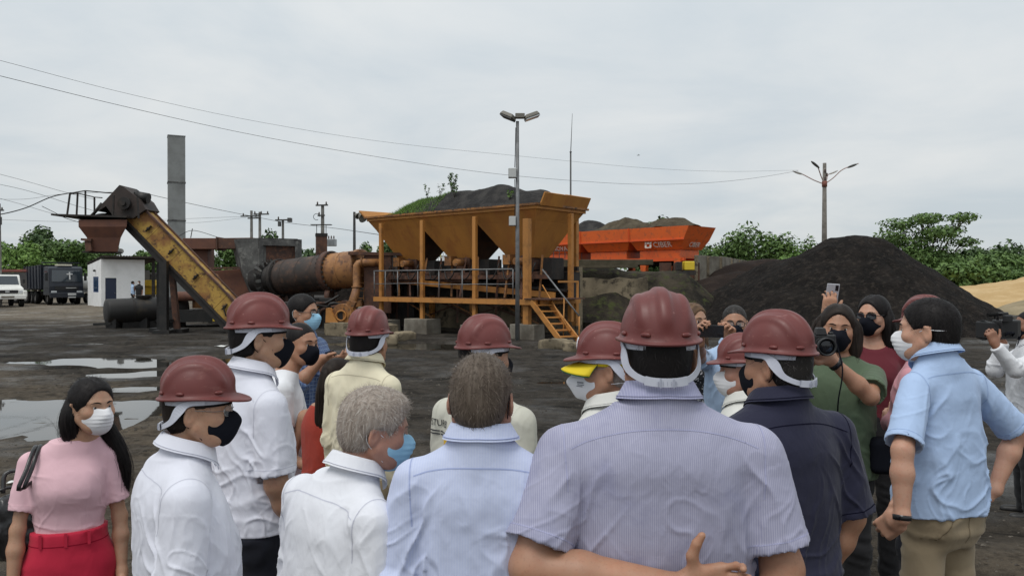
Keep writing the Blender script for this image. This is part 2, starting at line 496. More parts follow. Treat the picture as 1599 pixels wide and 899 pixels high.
def link_mesh(name, V, polys, material, parent=None, smooth=True):
    """numpy verts + list of index arrays (quads and/or tris) -> one mesh object"""
    me = bpy.data.meshes.new(name)
    polys = [np.asarray(p, np.int32) for p in polys if len(p)]
    loops = np.concatenate([p.ravel() for p in polys]); tot = np.concatenate([np.full(len(p), p.shape[1], np.int32) for p in polys])
    me.vertices.add(len(V)); me.vertices.foreach_set('co', np.asarray(V, np.float32).ravel())
    me.loops.add(len(loops)); me.loops.foreach_set('vertex_index', loops)
    me.polygons.add(len(tot)); me.polygons.foreach_set('loop_start', np.concatenate([[0], np.cumsum(tot)[:-1]]).astype(np.int32))
    me.update(calc_edges=True)
    if smooth: me.polygons.foreach_set('use_smooth', np.ones(len(tot), bool))
    me.materials.append(material)
    o = bpy.data.objects.new(name, me); COL.objects.link(o)
    if parent is not None: o.parent = parent
    return o
# ------------------------------------------------------------------ ground, puddles
def blob2(x, y, cx, cy, rx, ry, rot=0):
    c, s = cos(rot), sin(rot); dx, dy = x - cx, y - cy
    return 1 - np.sqrt(((dx * c + dy * s) / rx) ** 2 + ((-dx * s + dy * c) / ry) ** 2)
PUDDLES = [  # pond, list of (x, y, rx, ry, rot)
    ('wide grey puddle reflecting the sky behind the woman in pink', [(-7.4, 10.8, 2.7, 1.75, .05), (-5.3, 11.5, 1.6, .95, 0), (-9.4, 10.4, 2.8, 2.0, 0)]),
    ('brown puddle mirroring the rusty plant in the left middle ground', [(-9.9, 18.4, 1.8, .85, .1), (-8.2, 17.7, 1.7, .75, .15), (-7.0, 18.6, 1.2, .5, 0), (-7.6, 15.9, 1.2, .62, 0), (-9.6, 16.6, .9, .3, .2)]),
    ('tiny puddle between the two large ones on the left', [(-6.6, 13.5, .75, .42, 0)]),
    ('dark puddle along the concrete footings under the hoppers', [(-2.6, 22.6, 2.3, 1.2, -.3), (-.6, 22.0, 1.6, .7, -.2), (-4.6, 23.6, 1.4, .7, -.2)]),
    ('long narrow wet wheel track at the far left', [(-13.5, 23.6, 2.2, .30, -.06), (-10.6, 23.0, 2.0, .22, .05)]),
    ('thin wet wheel track in front of the elevator legs', [(-12.2, 25.2, 3.0, .20, .05), (-9.0, 24.2, 1.6, .2, -.1)]),
    ('short wet rut left of the first helmeted man', [(-8.6, 21.4, 1.5, .20, .08)]),
    ('dark wet rut right of the grey-haired head', [(1.6, 14.6, 1.1, .28, .1)])]
def puddle_depth(x, y):
    n = fbm(np.stack([x * .9, y * .9, 0 * x], 1), 3, 4) * .20 + fbm(np.stack([x * 2.6, y * 3.6, 0 * x], 1), 3, 9) * .13
    r = np.full(len(x), -9.)
    for _, bl in PUDDLES:
        for b in bl: r = np.maximum(r, blob2(x, y, *b))
    r = r - .55 * np.clip(blob2(x, y, -6.55, 10.45, .75, .35, .15) + .25, 0, 1)      # mud island
    return r + n
def ground_z(x, y):
    P = np.stack([x, y, 0 * x], 1)
    z = .030 * fbm(P * .35, 3, 2) + .012 * fbm(P * 1.7, 3, 5)
    for (x0, y0, ang, ph) in ((-3, 12, 1.25, 0), (-10, 22, 1.45, 1), (6, 12, 1.9, 2), (0, 17, 1.35, 3), (-8, 22, 1.7, 4)):
        u = (x - x0) * cos(ang) + (y - y0) * sin(ang) + .6 * noise3(P * .12, 11 + ph)
        z = z - .034 * np.maximum(0, np.sin(u * 2.6)) ** 6 + .016 * np.maximum(0, np.sin(u * 2.6 + 1.0)) ** 8 * np.clip(.5 + noise3(P * .25, 30 + ph), 0, 1)
    z = np.maximum(z, -.035) * np.clip(1 - (np.hypot(x, y) - 60) / 60, 0, 1)
    d = puddle_depth(x, y); k = np.clip(d / .25 + .5, 0, 1)
    return np.where(d > -.125, np.minimum(z, z * (1 - k) + (-.12) * k), z) 
WATER_Z = -.052
def ground():
    xs = np.concatenate([[-4000, -1200, -400, -160, -90, -60, -45], np.arange(-34, -14, .5), np.arange(-14, 12, .16), np.arange(12, 40, .5), [45, 60, 90, 160, 400, 1200, 4000]])
    ys = np.concatenate([[-4000, -900, -200, -60, -20], np.arange(-8, 3, .5), np.arange(3, 27, .16), np.arange(27, 50, .5), np.arange(50, 90, 4), [100, 130, 200, 400, 1000, 4000]])
    X, Y = np.meshgrid(xs, ys, indexing='ij'); x = X.ravel(); y = Y.ravel(); z = ground_z(x, y)
    nx, ny = X.shape; i, j = np.meshgrid(np.arange(nx - 1), np.arange(ny - 1), indexing='ij'); a = (i * ny + j).ravel()
    t = NT('yard_ground'); c = t.co(world=True)
    sx = t.N.new('ShaderNodeSeparateXYZ'); t.L.new(c, sx.inputs[0])
    big = t.noise(.16, 5, c, .6, .5); mid = t.noise(.9, 6, c, .65); fine = t.noise(14, 5, c, .7)
    stretch = t.noise(1.0, 6, t.co((.34, 1.15, 1), True, (0, 0, .25)), .7, 2.2)
    mid2 = t.ramp(mid, [(.3, 0.0), (.7, 1.0)]); black = t.mix(mid2, (.020, .0182, .0162), (.070, .061, .051)); brown = t.mix(mid2, (.046, .037, .028), (.140, .113, .084))
    grav = t.mix(t.ramp(fine, [(.35, 0.0), (.7, 1.0)]), (.024, .020, .016), (.150, .128, .100))
    brown = t.mix(t.ramp(stretch, [(.4, 0.0), (.6, .8)]), brown, grav)
    black = t.mix(t.ramp(stretch, [(.48, 0.0), (.62, .8)]), black, (.062, .054, .046)); black = t.mix(t.ramp(stretch, [(.34, .9), (.46, 0.0)]), black, (.009, .0085, .008)); black = t.mix(t.ramp(fine, [(.66, 0.0), (.80, .3)]), black, (.085, .075, .065))
    brown = t.mix(t.ramp(stretch, [(.33, .8), (.43, 0.0)]), brown, (.018, .015, .012))
    sand = t.mix(mid, (.15, .125, .095), (.235, .20, .155))
    # the oily black plant floor lies centre and right, the earthier yard to the left and near the road
    side = t.math('ADD', t.math('MULTIPLY', sx.outputs[0], .10), t.math('MULTIPLY', t.math('SUBTRACT', big, .5), 3.0))
    near = t.math('MULTIPLY', t.math('SUBTRACT', sx.outputs[1], 7.5), .13)
    f = t.ramp(t.math('ADD', t.math('ADD', side, near), 0.5), [(.38, 0.0), (.85, 1.0)])
    k = t.mix(f, brown, black)
    far = t.ramp(t.math('ADD', t.math('MULTIPLY', t.math('SUBTRACT', sx.outputs[1], 36), .05), t.math('MULTIPLY', t.math('ADD', sx.outputs[0], 4), -.02)), [(0.0, 0.0), (.8, 1.0)])
    k = t.mix(t.mix(1.0, far, t.ramp(big, [(.35, .3), (.5, 1.0)]), 'MULTIPLY'), k, sand)
    clod = t.noise(5.5, 6, c, .72); k = t.mix(t.ramp(clod, [(.38, .6), (.50, 0.0)]), k, (.016, .0138, .0115)); k = t.mix(t.ramp(clod, [(.58, 0.0), (.72, .55)]), k, (.115, .094, .072))
    t.put('Base Color', k)
    wet = t.noise(.5, 5, c, .6); t.put('Roughness', t.ramp(t.mix(.35, wet, mid), [(.36, .34), (.50, .95)]))
    t.put('Specular IOR Level', t.ramp(t.mix(.35, wet, mid), [(.38, .5), (.52, .08)]))
    t.bump(t.math('ADD', t.math('MULTIPLY', fine, .6), t.math('ADD', t.math('ADD', mid, clod), t.math('MULTIPLY', t.noise(60, 3, c), .25))), 1.0, .07)
    o = link_mesh('ground', np.stack([x, y, z], 1), [np.stack([a, a + ny, a + ny + 1, a + 1], 1)], t.m); o['kind'] = 'structure'
ground()
def puddles():
    t = NT('puddle_water'); t.put('Base Color', (.030, .027, .022)); t.put('Roughness', .025); t.put('IOR', 1.33); t.put('Specular IOR Level', .75)
    t.bump(t.noise(3.0, 2, t.co(world=True)), .03, .01)
    for lab, bl in PUDDLES:
        x0 = min(b[0] - b[2] * 1.4 for b in bl); x1 = max(b[0] + b[2] * 1.4 for b in bl); y0 = min(b[1] - b[3] * 1.7 for b in bl); y1 = max(b[1] + b[3] * 1.7 for b in bl)
        st = .12; xs = np.arange(x0, x1, st); ys = np.arange(y0, y1, st); X, Y = np.meshgrid(xs, ys, indexing='ij')
        r = np.full(X.size, -9.)
        for b in bl: r = np.maximum(r, blob2(X.ravel(), Y.ravel(), *b))
        keepv = (r > -.45).reshape(X.shape); keep = keepv[:-1, :-1] & keepv[1:, :-1] & keepv[:-1, 1:] & keepv[1:, 1:]
        ny = X.shape[1]; i, j = np.where(keep); a = i * ny + j
        F = np.stack([a, a + ny, a + ny + 1, a + 1], 1); u, inv = np.unique(F, return_inverse=True); F = inv.reshape(F.shape)
        V = np.stack([X.ravel(), Y.ravel(), np.full(X.size, WATER_Z)], 1)[u]
        o = link_mesh('puddle', V, [F], t.m); o['kind'] = 'structure'
puddles()

def gravel():
    """loose stones lying on the yard"""
    r = np.random.default_rng(3); n = 6500
    y = 3.2 + 13 * r.random(n) ** 1.4; x = (r.random(n) * 2 - 1) * (y * .72 + .5)
    m = puddle_depth(x, y) < -.2; x = x[m]; y = y[m]; n = len(x); z = ground_z(x, y)
    sz = .006 + .018 * r.random(n) ** 3 + .0012 * y * r.random(n)
    base = np.array([(1, 0, 0), (-.5, .87, 0), (-.5, -.87, 0), (0, 0, .9), (.4, .5, .55), (-.6, 0, .5)])
    F0 = np.array([(0, 4, 3), (4, 1, 3), (1, 5, 3), (5, 2, 3), (2, 0, 3), (0, 1, 4), (1, 2, 5)])
    a = r.random(n) * 2 * pi; V = np.zeros((n, 6, 3)); jit = 1 + .5 * (r.random((n, 6, 3)) - .5)
    b = base[None] * jit; V[:, :, 0] = b[:, :, 0] * np.cos(a)[:, None] - b[:, :, 1] * np.sin(a)[:, None]; V[:, :, 1] = b[:, :, 0] * np.sin(a)[:, None] + b[:, :, 1] * np.cos(a)[:, None]; V[:, :, 2] = b[:, :, 2] * .7
    V = V * sz[:, None, None] + np.stack([x, y, z - .002], 1)[:, None, :]
    F = (F0[None] + 6 * np.arange(n)[:, None, None]).reshape(-1, 3)
    o = link_mesh('gravel', V.reshape(-1, 3), [F], mat('gravel_stone', (.07, .063, .055), .85, (.19, .17, .145), .9, .45, .6, world=True, nscale=2.3) if False else mat('gravel_stone', (.045, .040, .034), .85, (.125, .11, .092), 3.1, .45, .6, world=True), smooth=False)
    tag(o, 'loose gravel scattered over the dark muddy yard', 'gravel', kind='stuff')
gravel()

# ------------------------------------------------------------------ heaps and banks
def heap(name, x0, x1, y0, y1, fn, m, step=.22, kind='structure', label=None, cat=None, base=None):
    xs = np.arange(x0, x1 + step / 2, step); ys = np.arange(y0, y1 + step / 2, step); X, Y = np.meshgrid(xs, ys, indexing='ij'); x = X.ravel(); y = Y.ravel()
    z = fn(x, y); nx, ny = X.shape; i, j = np.meshgrid(np.arange(nx - 1), np.arange(ny - 1), indexing='ij'); a = (i * ny + j).ravel()
    F = np.stack([a, a + ny, a + ny + 1, a + 1], 1); F = F[(z[F] > (-.2 if base is None else base)).any(1)]
    u, inv = np.unique(F, return_inverse=True)
    o = link_mesh(name, np.stack([x, y, z], 1)[u], [inv.reshape(F.shape)], m)
    if kind: o['kind'] = kind
    if label: tag(o, label, cat)
    return o
def cone(x, y, cx, cy, h, slope, soft=.5, sx=1, sy=1):
    d = np.sqrt(((x - cx) / sx) ** 2 + ((y - cy) / sy) ** 2 + soft ** 2) - soft
    return h - slope * d
def smax(a, b, k): return -smin(-a, -b, k)
def rough(x, y, z, s=1.):
    P = np.stack([x, y, z], 1); return z + s * (.10 * fbm(P * .9, 3, 8) + .05 * fbm(P * 3.2, 3, 9))
M_COAL = mat('asphalt_grit', (.0072, .0060, .0054), .95, (.019, .0152, .0130), 1.3, .42, .7, bump=1.0, bscale=11, bdist=.09, world=True, col3=(.032, .026, .0215))
M_COALB = mat('brown_grit', (.019, .0135, .0115), .95, (.036, .025, .020), 1.1, .42, .7, bump=1.0, bscale=10, bdist=.06, world=True)
M_SAND = mat('pale_sand', (.44, .30, .145), .95, (.54, .39, .21), .7, .4, .65, bump=.8, bscale=6, bdist=.06, world=True, stretch=(1, 1, 3))
M_SAND2 = mat('dull_sand', (.23, .19, .12), .95, (.32, .26, .17), .9, .4, .65, bump=.8, bscale=6, bdist=.06, world=True)
def pile_fn(x, y):
    z = cone(x, y, 14.05, 31.5, 3.78, np.where(x > 14.05, .80, .62), 1.3)
    z = smax(z, cone(x, y, 11.6, 33, 2.75, .55, .8), .5); z = smax(z, cone(x, y, 15.6, 30.8, 2.5, .72, .8), .4)
    return rough(x, y, np.maximum(z, -.3), .9)
heap('spoil_heap', 5.5, 23, 23, 39, pile_fn, M_COAL, .2, None, 'large black heap of asphalt grit behind the photographers', 'heap')
def pile2_fn(x, y):
    z = cone(x, y, 12.4, 37.5, 3.0, .50, .9, 1.3, .8); z = smax(z, cone(x, y, 10.2, 34.4, 2.3, .50, .8, 1.3, 1), .5); z = smax(z, cone(x, y, 15.6, 40, 2.8, .5, .8, 1.2, 1), .5)
    return rough(x, y, np.maximum(z, -.3), .6)
heap('spoil_heap', 4.5, 22, 27, 47, pile2_fn, M_COALB, .25, None, 'low reddish brown ridge of grit left of the black heap', 'heap')
def sand_fn(x, y):
    z = cone(x, y, 40, 56, 2.35, .30, 2, 1.4, 1.0); z = smax(z, cone(x, y, 33.5, 57, 1.35, .28, 1, 1.2, 1), .6)
    return rough(x, y, np.maximum(z, -.3), .9)
heap('sand_heap', 26, 58, 44, 70, sand_fn, M_SAND, .35, None, 'pale yellow sand heap at the right edge', 'heap')
heap('sand_heap', 26, 46, 36, 54, lambda x, y: rough(x, y, np.maximum(cone(x, y, 34, 45, 1.5, .40, 1.2, 1.2, 1), -.3), .5), M_SAND2, .3, None, 'duller brown sand heap in front of the pale one', 'heap')
def bank_fn(x, y):
    z = np.where(x < 4.0, 2.6, np.maximum(2.28, 2.6 - .5 * (x - 4.0))) - .95 * np.maximum(0, x - 7.2 - .12 * (y - 32)) - .9 * np.maximum(0, 31.4 - y) - 1.2 * np.maximum(0, 1.4 - x)
    return rough(x, y, np.clip(z, -.3, 2.7), .8)
M_BANK = mat('bank_soil', (.020, .0175, .0145), .95, (.060, .050, .036), .9, .42, .64, bump=1., bscale=9, bdist=.08, world=True, col3=(.055, .062, .024))
heap('embankment', -1, 12, 28.9, 60, bank_fn, M_BANK, .3, 'structure')

heap('dark_fill_bank', -13.5, -5.2, 33.5, 40, lambda x, y: rough(x, y, np.clip(1.75 - .9 * np.maximum(0, 34.6 - y) - .8 * np.maximum(0, -12.6 - x) - .8 * np.maximum(0, x + 6.2), -.3, 1.75), .8), M_COAL, .25, 'structure')  # dark bank added to blacken the bright gap behind and below the drum
# ------------------------------------------------------------------ vegetation
def leaf_mat(name, a, b):
    t = NT(name); at_ = t.N.new('ShaderNodeAttribute'); at_.attribute_name = 'shade'
    t.put('Base Color', t.mix(at_.outputs['Fac'], a, b)); t.put('Roughness', .6); t.put('Specular IOR Level', .3)
    t.put('Subsurface Weight', 0.0); MATS[name] = t.m; return t.m
LEAF = [leaf_mat('leaf_mid', (.050, .098, .026), (.135, .220, .058)), leaf_mat('leaf_dark', (.034, .068, .024), (.092, .150, .046)), leaf_mat('leaf_fresh', (.075, .150, .030), (.185, .300, .066))]
M_BARK = mat('bark', (.10, .08, .06), .9, (.05, .04, .03), 3, bump=.6, bscale=14, bdist=.03)
def leaves(blobs, n, size, seed, up=.35):
    r = np.random.default_rng(seed); vol = np.array([b[3] * b[4] * b[5] for b in blobs]) ** .7; cnt = r.multinomial(n, vol / vol.sum())
    P = []; NN = []; SH = []
    for b, c in zip(blobs, cnt):
        d = r.normal(size=(c, 3)); d /= np.linalg.norm(d, axis=1)[:, None]; q = r.random(c) ** .38
        lump = 1 + .30 * noise3(d * 2.3 + np.array(b[:3]), seed)
        P.append(np.array(b[:3]) + d * (q * lump)[:, None] * np.array(b[3:6])); NN.append(d); SH.append(np.clip(.15 + .45 * q * (d[:, 2] * .5 + .6) + .25 * r.random(c) + .25 * noise3(P[-1] * .9, seed), 0, 1) * 0 + np.clip(.5 + .4 * noise3(P[-1] * 1.3, seed) + r.normal(0, .18, c), 0, 1))
    P = np.concatenate(P); NN = np.concatenate(NN); SH = np.concatenate(SH); n = len(P)
    nn = NN * .6 + r.normal(size=(n, 3)) * .55; nn[:, 2] += up; nn /= np.linalg.norm(nn, axis=1)[:, None]
    t = np.cross(nn, r.normal(size=(n, 3))); t /= np.linalg.norm(t, axis=1)[:, None]; s = np.cross(nn, t)
    L = size * r.uniform(.6, 1.3, n)[:, None]
    V = np.stack([P - t * L, P + s * L * .5 + nn * L * .12, P + t * L, P - s * L * .5 + nn * L * .12], 1).reshape(-1, 3)
    return V, np.arange(4 * n).reshape(-1, 4), np.repeat(SH, 4)
def tree(label, x, y, h, blobs, n, size, kind=0, z0=0., group='trees beyond the yard', seed=1, name='tree', tr=.16, lean=0., cat='tree'):
    """blobs are (dx, dy, z, rx, ry, rz) about the trunk foot"""
    root = empty(name, (x, y, z0)); tag(root, label, cat, group)
    mb = MB(); r = random.Random(seed); top = (lean * h * .7, 0, h * .62)
    mb.tube([(0, 0, -.2), (lean * h * .15, .05, h * .2), (lean * h * .45, 0, h * .45), top], [tr * 1.3, tr, tr * .75, tr * .4], 8)
    for b in blobs:
        st = Vector((lean * h * .3, 0, h * r.uniform(.25, .5))); e = Vector(b[:3]); m = (st + e) / 2 + Vector((r.uniform(-.2, .2), 0, -.08 * h * r.random()))
        mb.tube([st, m, e], [tr * .45, tr * .3, tr * .1], 6)
        for k in range(3):
            d = Vector((r.uniform(-1, 1) * b[3], r.uniform(-1, 1) * b[4], r.uniform(-.3, .8) * b[5])) * .8; mb.tube([m.lerp(e, .6), e + d], [tr * .18, tr * .05], 5)
    mb.build('trunk', M_BARK, root)
    V, F, S = leaves(blobs, n, size, seed)
    o = link_mesh('crown', V, [F], LEAF[kind], root, smooth=False); a = o.data.attributes.new('shade', 'FLOAT', 'POINT'); a.data.foreach_set('value', S.astype(np.float32))
    return root
def rnd_blobs(w, d, z0, z1, k, seed, rr=.35):
    r = random.Random(seed); out = []
    for i in range(k):
        a = r.uniform(-1, 1); out.append((a * w * .72, r.uniform(-.7, .7) * d, r.uniform(z0, z1) - abs(a) ** 2 * (z1 - z0) * .35, w * rr * r.uniform(.8, 1.3), d * rr * r.uniform(.8, 1.3) + .4, (z1 - z0) * r.uniform(.28, .45)))
    return out
def px_tree(label, px, D, ytop, wpx, k, n, size, kind, seed, **kw):
    z0 = kw.pop('z0', 0.)
    h = (gz(ytop, D) - z0) * 1.13; w = wpx / FPX * D / 2
    tree(label, gx(px, D), D, h, rnd_blobs(w * 1.15, w * .8, h * .34, h * .84, k + 2, seed), int(n * 1.6), size, kind, seed=seed, z0=z0, **kw)
px_tree('bright green bushy tree at the far left edge behind the white truck', 18, 92, 366, 95, 9, 3600, .26, 2, 1)
px_tree('darker tall round tree behind the dark dump truck', 62, 108, 364, 90, 9, 3600, .30, 1, 2)
px_tree('mid green tree between the dump truck and the white house', 112, 98, 380, 84, 8, 3200, .27, 0, 3)
px_tree('low pale bush behind the dump truck body', 55, 84, 402, 60, 6, 1800, .22, 2, 4)
px_tree('round tree behind the white house under the loading bin', 150, 104, 378, 90, 8, 2600, .28, 0, 5)
px_tree('tree behind the roof of the white house', 225, 100, 398, 70, 7, 1600, .27, 0, 6)
px_tree('tree seen under the rusty duct left of the smoke hood', 350, 85, 389, 75, 8, 2400, .24, 0, 7)
px_tree('tree rising just above the grey smoke hood', 420, 82, 365, 54, 6, 2000, .24, 1, 8)
px_tree('dark tree between the smoke hood and the brown stack', 475, 88, 383, 70, 8, 2600, .25, 1, 9)
px_tree('small dark tree left of the yellow hoppers', 602, 70, 369, 44, 6, 1700, .2, 1, 10, tr=.12)
px_tree('low tree behind the drum left of the horn lamp', 572, 92, 386, 50, 5, 1200, .24, 0, 11)
px_tree('dense tree behind the right end of the orange bins', 1055, 56, 333, 120, 10, 4200, .19, 1, 12, z0=0.)
px_tree('low tree at the right foot of the orange bins', 1130, 74, 383, 110, 10, 4200, .21, 0, 13)
px_tree('wide tree with gaps in its crown left of the double street lamp', 1200, 72, 352, 125, 12, 4600, .20, 0, 14)
px_tree('pale low bush left of the street lamp foot', 1235, 60, 398, 70, 6, 1800, .17, 2, 15)
px_tree('thin tree top right beside the wide gapped tree', 1252, 76, 368, 46, 5, 800, .20, 0, 16)
def big_tree():
    D = 70; s = D / FPX; bl = []
    for (px, py, rx, ry) in ((1400, 352, 30, 11), (1432, 345, 26, 9), (1455, 340, 26, 9), (1490, 342, 24, 9), (1480, 360, 30, 10), (1500, 378, 26, 9), (1450, 366, 34, 12), (1415, 380, 44, 18), (1380, 372, 26, 13), (1450, 396, 40, 16), (1400, 405, 50, 20), (1470, 412, 40, 16)):
        bl.append(((px - 1440) * s, random.uniform(-1.5, 1.5), gz(py, D), rx * s, rx * s * .9, ry * s))
    tree('spreading tree with layered tiers of leaves behind the black heap', gx(1440, D), D, gz(340, D), bl, 9000, .16, 0, seed=21, tr=.26)
big_tree()
for i, (px, D, yt, w, kd, lb) in enumerate(((1375, 84, 395, 90, 0, 'bushy tree behind the left shoulder of the black heap'), (1440, 78, 398, 110, 0, 'green tree under the spreading one'), (1500, 88, 390, 70, 1, 'dark rounded tree right of the spreading tree'), (1535, 80, 402, 90, 0, 'broad green tree above the sand heap'), (1575, 90, 389, 100, 1, 'dark tree at the right edge of the picture'), (1500, 66, 412, 90, 0, 'low bush directly above the sand heap'), (1600, 76, 400, 90, 0, 'low tree cut by the right edge of the picture'), (1560, 68, 415, 80, 0, 'small bush at the back of the sand heap'))):
    px_tree(lb, px, D, yt, w * 1.15, 12, 5200, .24, kd, 30 + i)
# a far wood that closes the horizon, read as one mass
r_ = np.random.default_rng(5); blz = [(x, 150 + r_.uniform(-8, 8), r_.uniform(1.5, 3.2), 5.5, 4, 2.4) for x in np.arange(-150, 150, 5.)]
V, F, S = leaves(blz, 15000, .5, 6); o = link_mesh('far_wood', V, [F], LEAF[1], smooth=False); a = o.data.attributes.new('shade', 'FLOAT', 'POINT'); a.data.foreach_set('value', S.astype(np.float32)); tag(o, 'far wood closing the horizon behind the yard', 'wood', kind='stuff')
# ------------------------------------------------------------------ the asphalt plant
M_YEL = mat('rusty_orange_paint', (.53, .235, .050), .66, (.34, .145, .040), .7, .42, .72, bump=.2, bscale=20, bdist=.006, stretch=(1, 1, .3), col3=(.42, .165, .042))
M_YELD = mat('dirty_orange_paint', (.34, .145, .036), .65, (.17, .075, .028), 2.2, .4, .62, bump=.3, bscale=20, bdist=.006, col3=(.06, .035, .02))
M_POST = mat('post_orange_paint', (.46, .20, .046), .6, (.25, .11, .03), 3, .5, .7, bump=.2, bscale=25, bdist=.005)
M_ELV = mat('worn_yellow_paint', (.44, .27, .055), .6, (.24, .105, .03), 1.4, .46, .60, bump=.3, bscale=16, bdist=.006, col3=(.10, .045, .02))
M_SOOT = mat('sooty_steel', (.016, .014, .013), .7, (.035, .026, .02), 2.4, .45, .65, bump=.5, bscale=18, bdist=.01)
M_RUST = mat('rust_brown', (.10, .045, .028), .75, (.052, .028, .021), 1.8, .42, .62, bump=.4, bscale=20, bdist=.008, col3=(.15, .065, .035))
M_RUSTR = mat('red_brown_paint', (.150, .060, .035), .68, (.105, .043, .027), 1.2, .4, .65, bump=.2, bscale=20, bdist=.005, col3=(.10, .042, .03))
M_DRUM = mat('burnt_drum_steel', (.050, .033, .026), .66, (.024, .020, .018), 1.1, .42, .6, bump=.2, bscale=18, bdist=.006, col3=(.10, .052, .032))
M_DRUMY = mat('scorched_orange', (.35, .165, .06), .6, (.20, .09, .04), 1.5, .42, .62, bump=.2, bscale=18, bdist=.006, stretch=(1, .4, 1), col3=(.12, .06, .035))
M_DARK = mat('oily_black', (.008, .0075, .007), .55, (.02, .017, .015), 3, .45, .65, bump=.5, bscale=20, bdist=.01)
M_GREYST = mat('sooty_grey_plate', (.150, .150, .142), .8, (.045, .044, .043), 1.0, .36, .60, bump=.3, bscale=14, bdist=.008, col3=(.20, .20, .185))
M_GALV = mat('galvanised_steel', (.20, .205, .21), .55, (.13, .133, .135), 5, metal=.3)
M_CONC = mat('stained_concrete', (.25, .205, .14), .9, (.10, .083, .06), .8, .42, .66, bump=.6, bscale=9, bdist=.03, col3=(.05, .042, .032))
M_CONC2 = mat('wall_concrete', (.235, .215, .18), .9, (.12, .105, .085), 1.1, .4, .62, bump=.4, bscale=12, bdist=.02)
M_ORG = mat('fresh_orange_paint', (.72, .125, .018), .5, (.60, .105, .022), 1.2, .45, .75, col3=(.46, .10, .03), bump=.08, bscale=30, bdist=.003)
M_ORGD = mat('orange_frame', (.66, .085, .012), .5)
M_LETT = mat('lettering_pale', (.78, .70, .62), .6)
M_GRITG = mat('grey_grit', (.030, .029, .029), .95, (.058, .055, .052), 2.5, .42, .65, bump=1., bscale=16, bdist=.04)
M_GRITB = mat('brown_gravel', (.060, .048, .033), .95, (.105, .088, .06), 2, .42, .65, bump=1., bscale=16, bdist=.04)
M_GRITS = mat('tan_sand', (.40, .30, .185), .95, (.50, .39, .25), 2, .42, .65, bump=.8, bscale=14, bdist=.04)

M_FLANK = mat('shaded_orange_flank', (.085, .038, .018), .75, (.035, .020, .014), 1.5, .4, .6, bump=.3, bscale=16, bdist=.008)  # orange darkened to paint in the shade on the flanks between bins
class Frame:
    """local frame: u along the machine to the back-left, v across it away from the viewer"""
    def __init__(s, o, a): s.o = Vector((*o, 0)); s.u = Vector((-cos(a), sin(a), 0)); s.v = Vector((sin(a), cos(a), 0)); s.a = a
    def __call__(s, u, v, z): return s.o + s.u * u + s.v * v + Vector((0, 0, z))
def bin_mesh(fr, u0, u1, v0, v1, zt, ub0, ub1, vb0, vb1, zb, th=.03):
    """a tapering four-sided hopper with plate thickness, open at the top"""
    mb = MB()
    def ring(a, b, c, d, z, i): return [fr(a + i, c + i, z), fr(b - i, c + i, z), fr(b - i, d - i, z), fr(a + i, d - i, z)]
    A = ring(u0, u1, v0, v1, zt, 0); B = ring(ub0, ub1, vb0, vb1, zb, 0); A2 = ring(u0, u1, v0, v1, zt, th); B2 = ring(ub0, ub1, vb0, vb1, zb, th)
    V = A + B + A2 + B2
    F = [(i, (i + 1) % 4, 4 + (i + 1) % 4, 4 + i) for i in range(4)] + [(8 + i, 12 + i, 12 + (i + 1) % 4, 8 + (i + 1) % 4) for i in range(4)] + [(i, 8 + i, 8 + (i + 1) % 4, (i + 1) % 4) for i in range(4)] + [(4 + i, 4 + (i + 1) % 4, 12 + (i + 1) % 4, 12 + i) for i in range(4)]
    return mb.add(V, F, False)

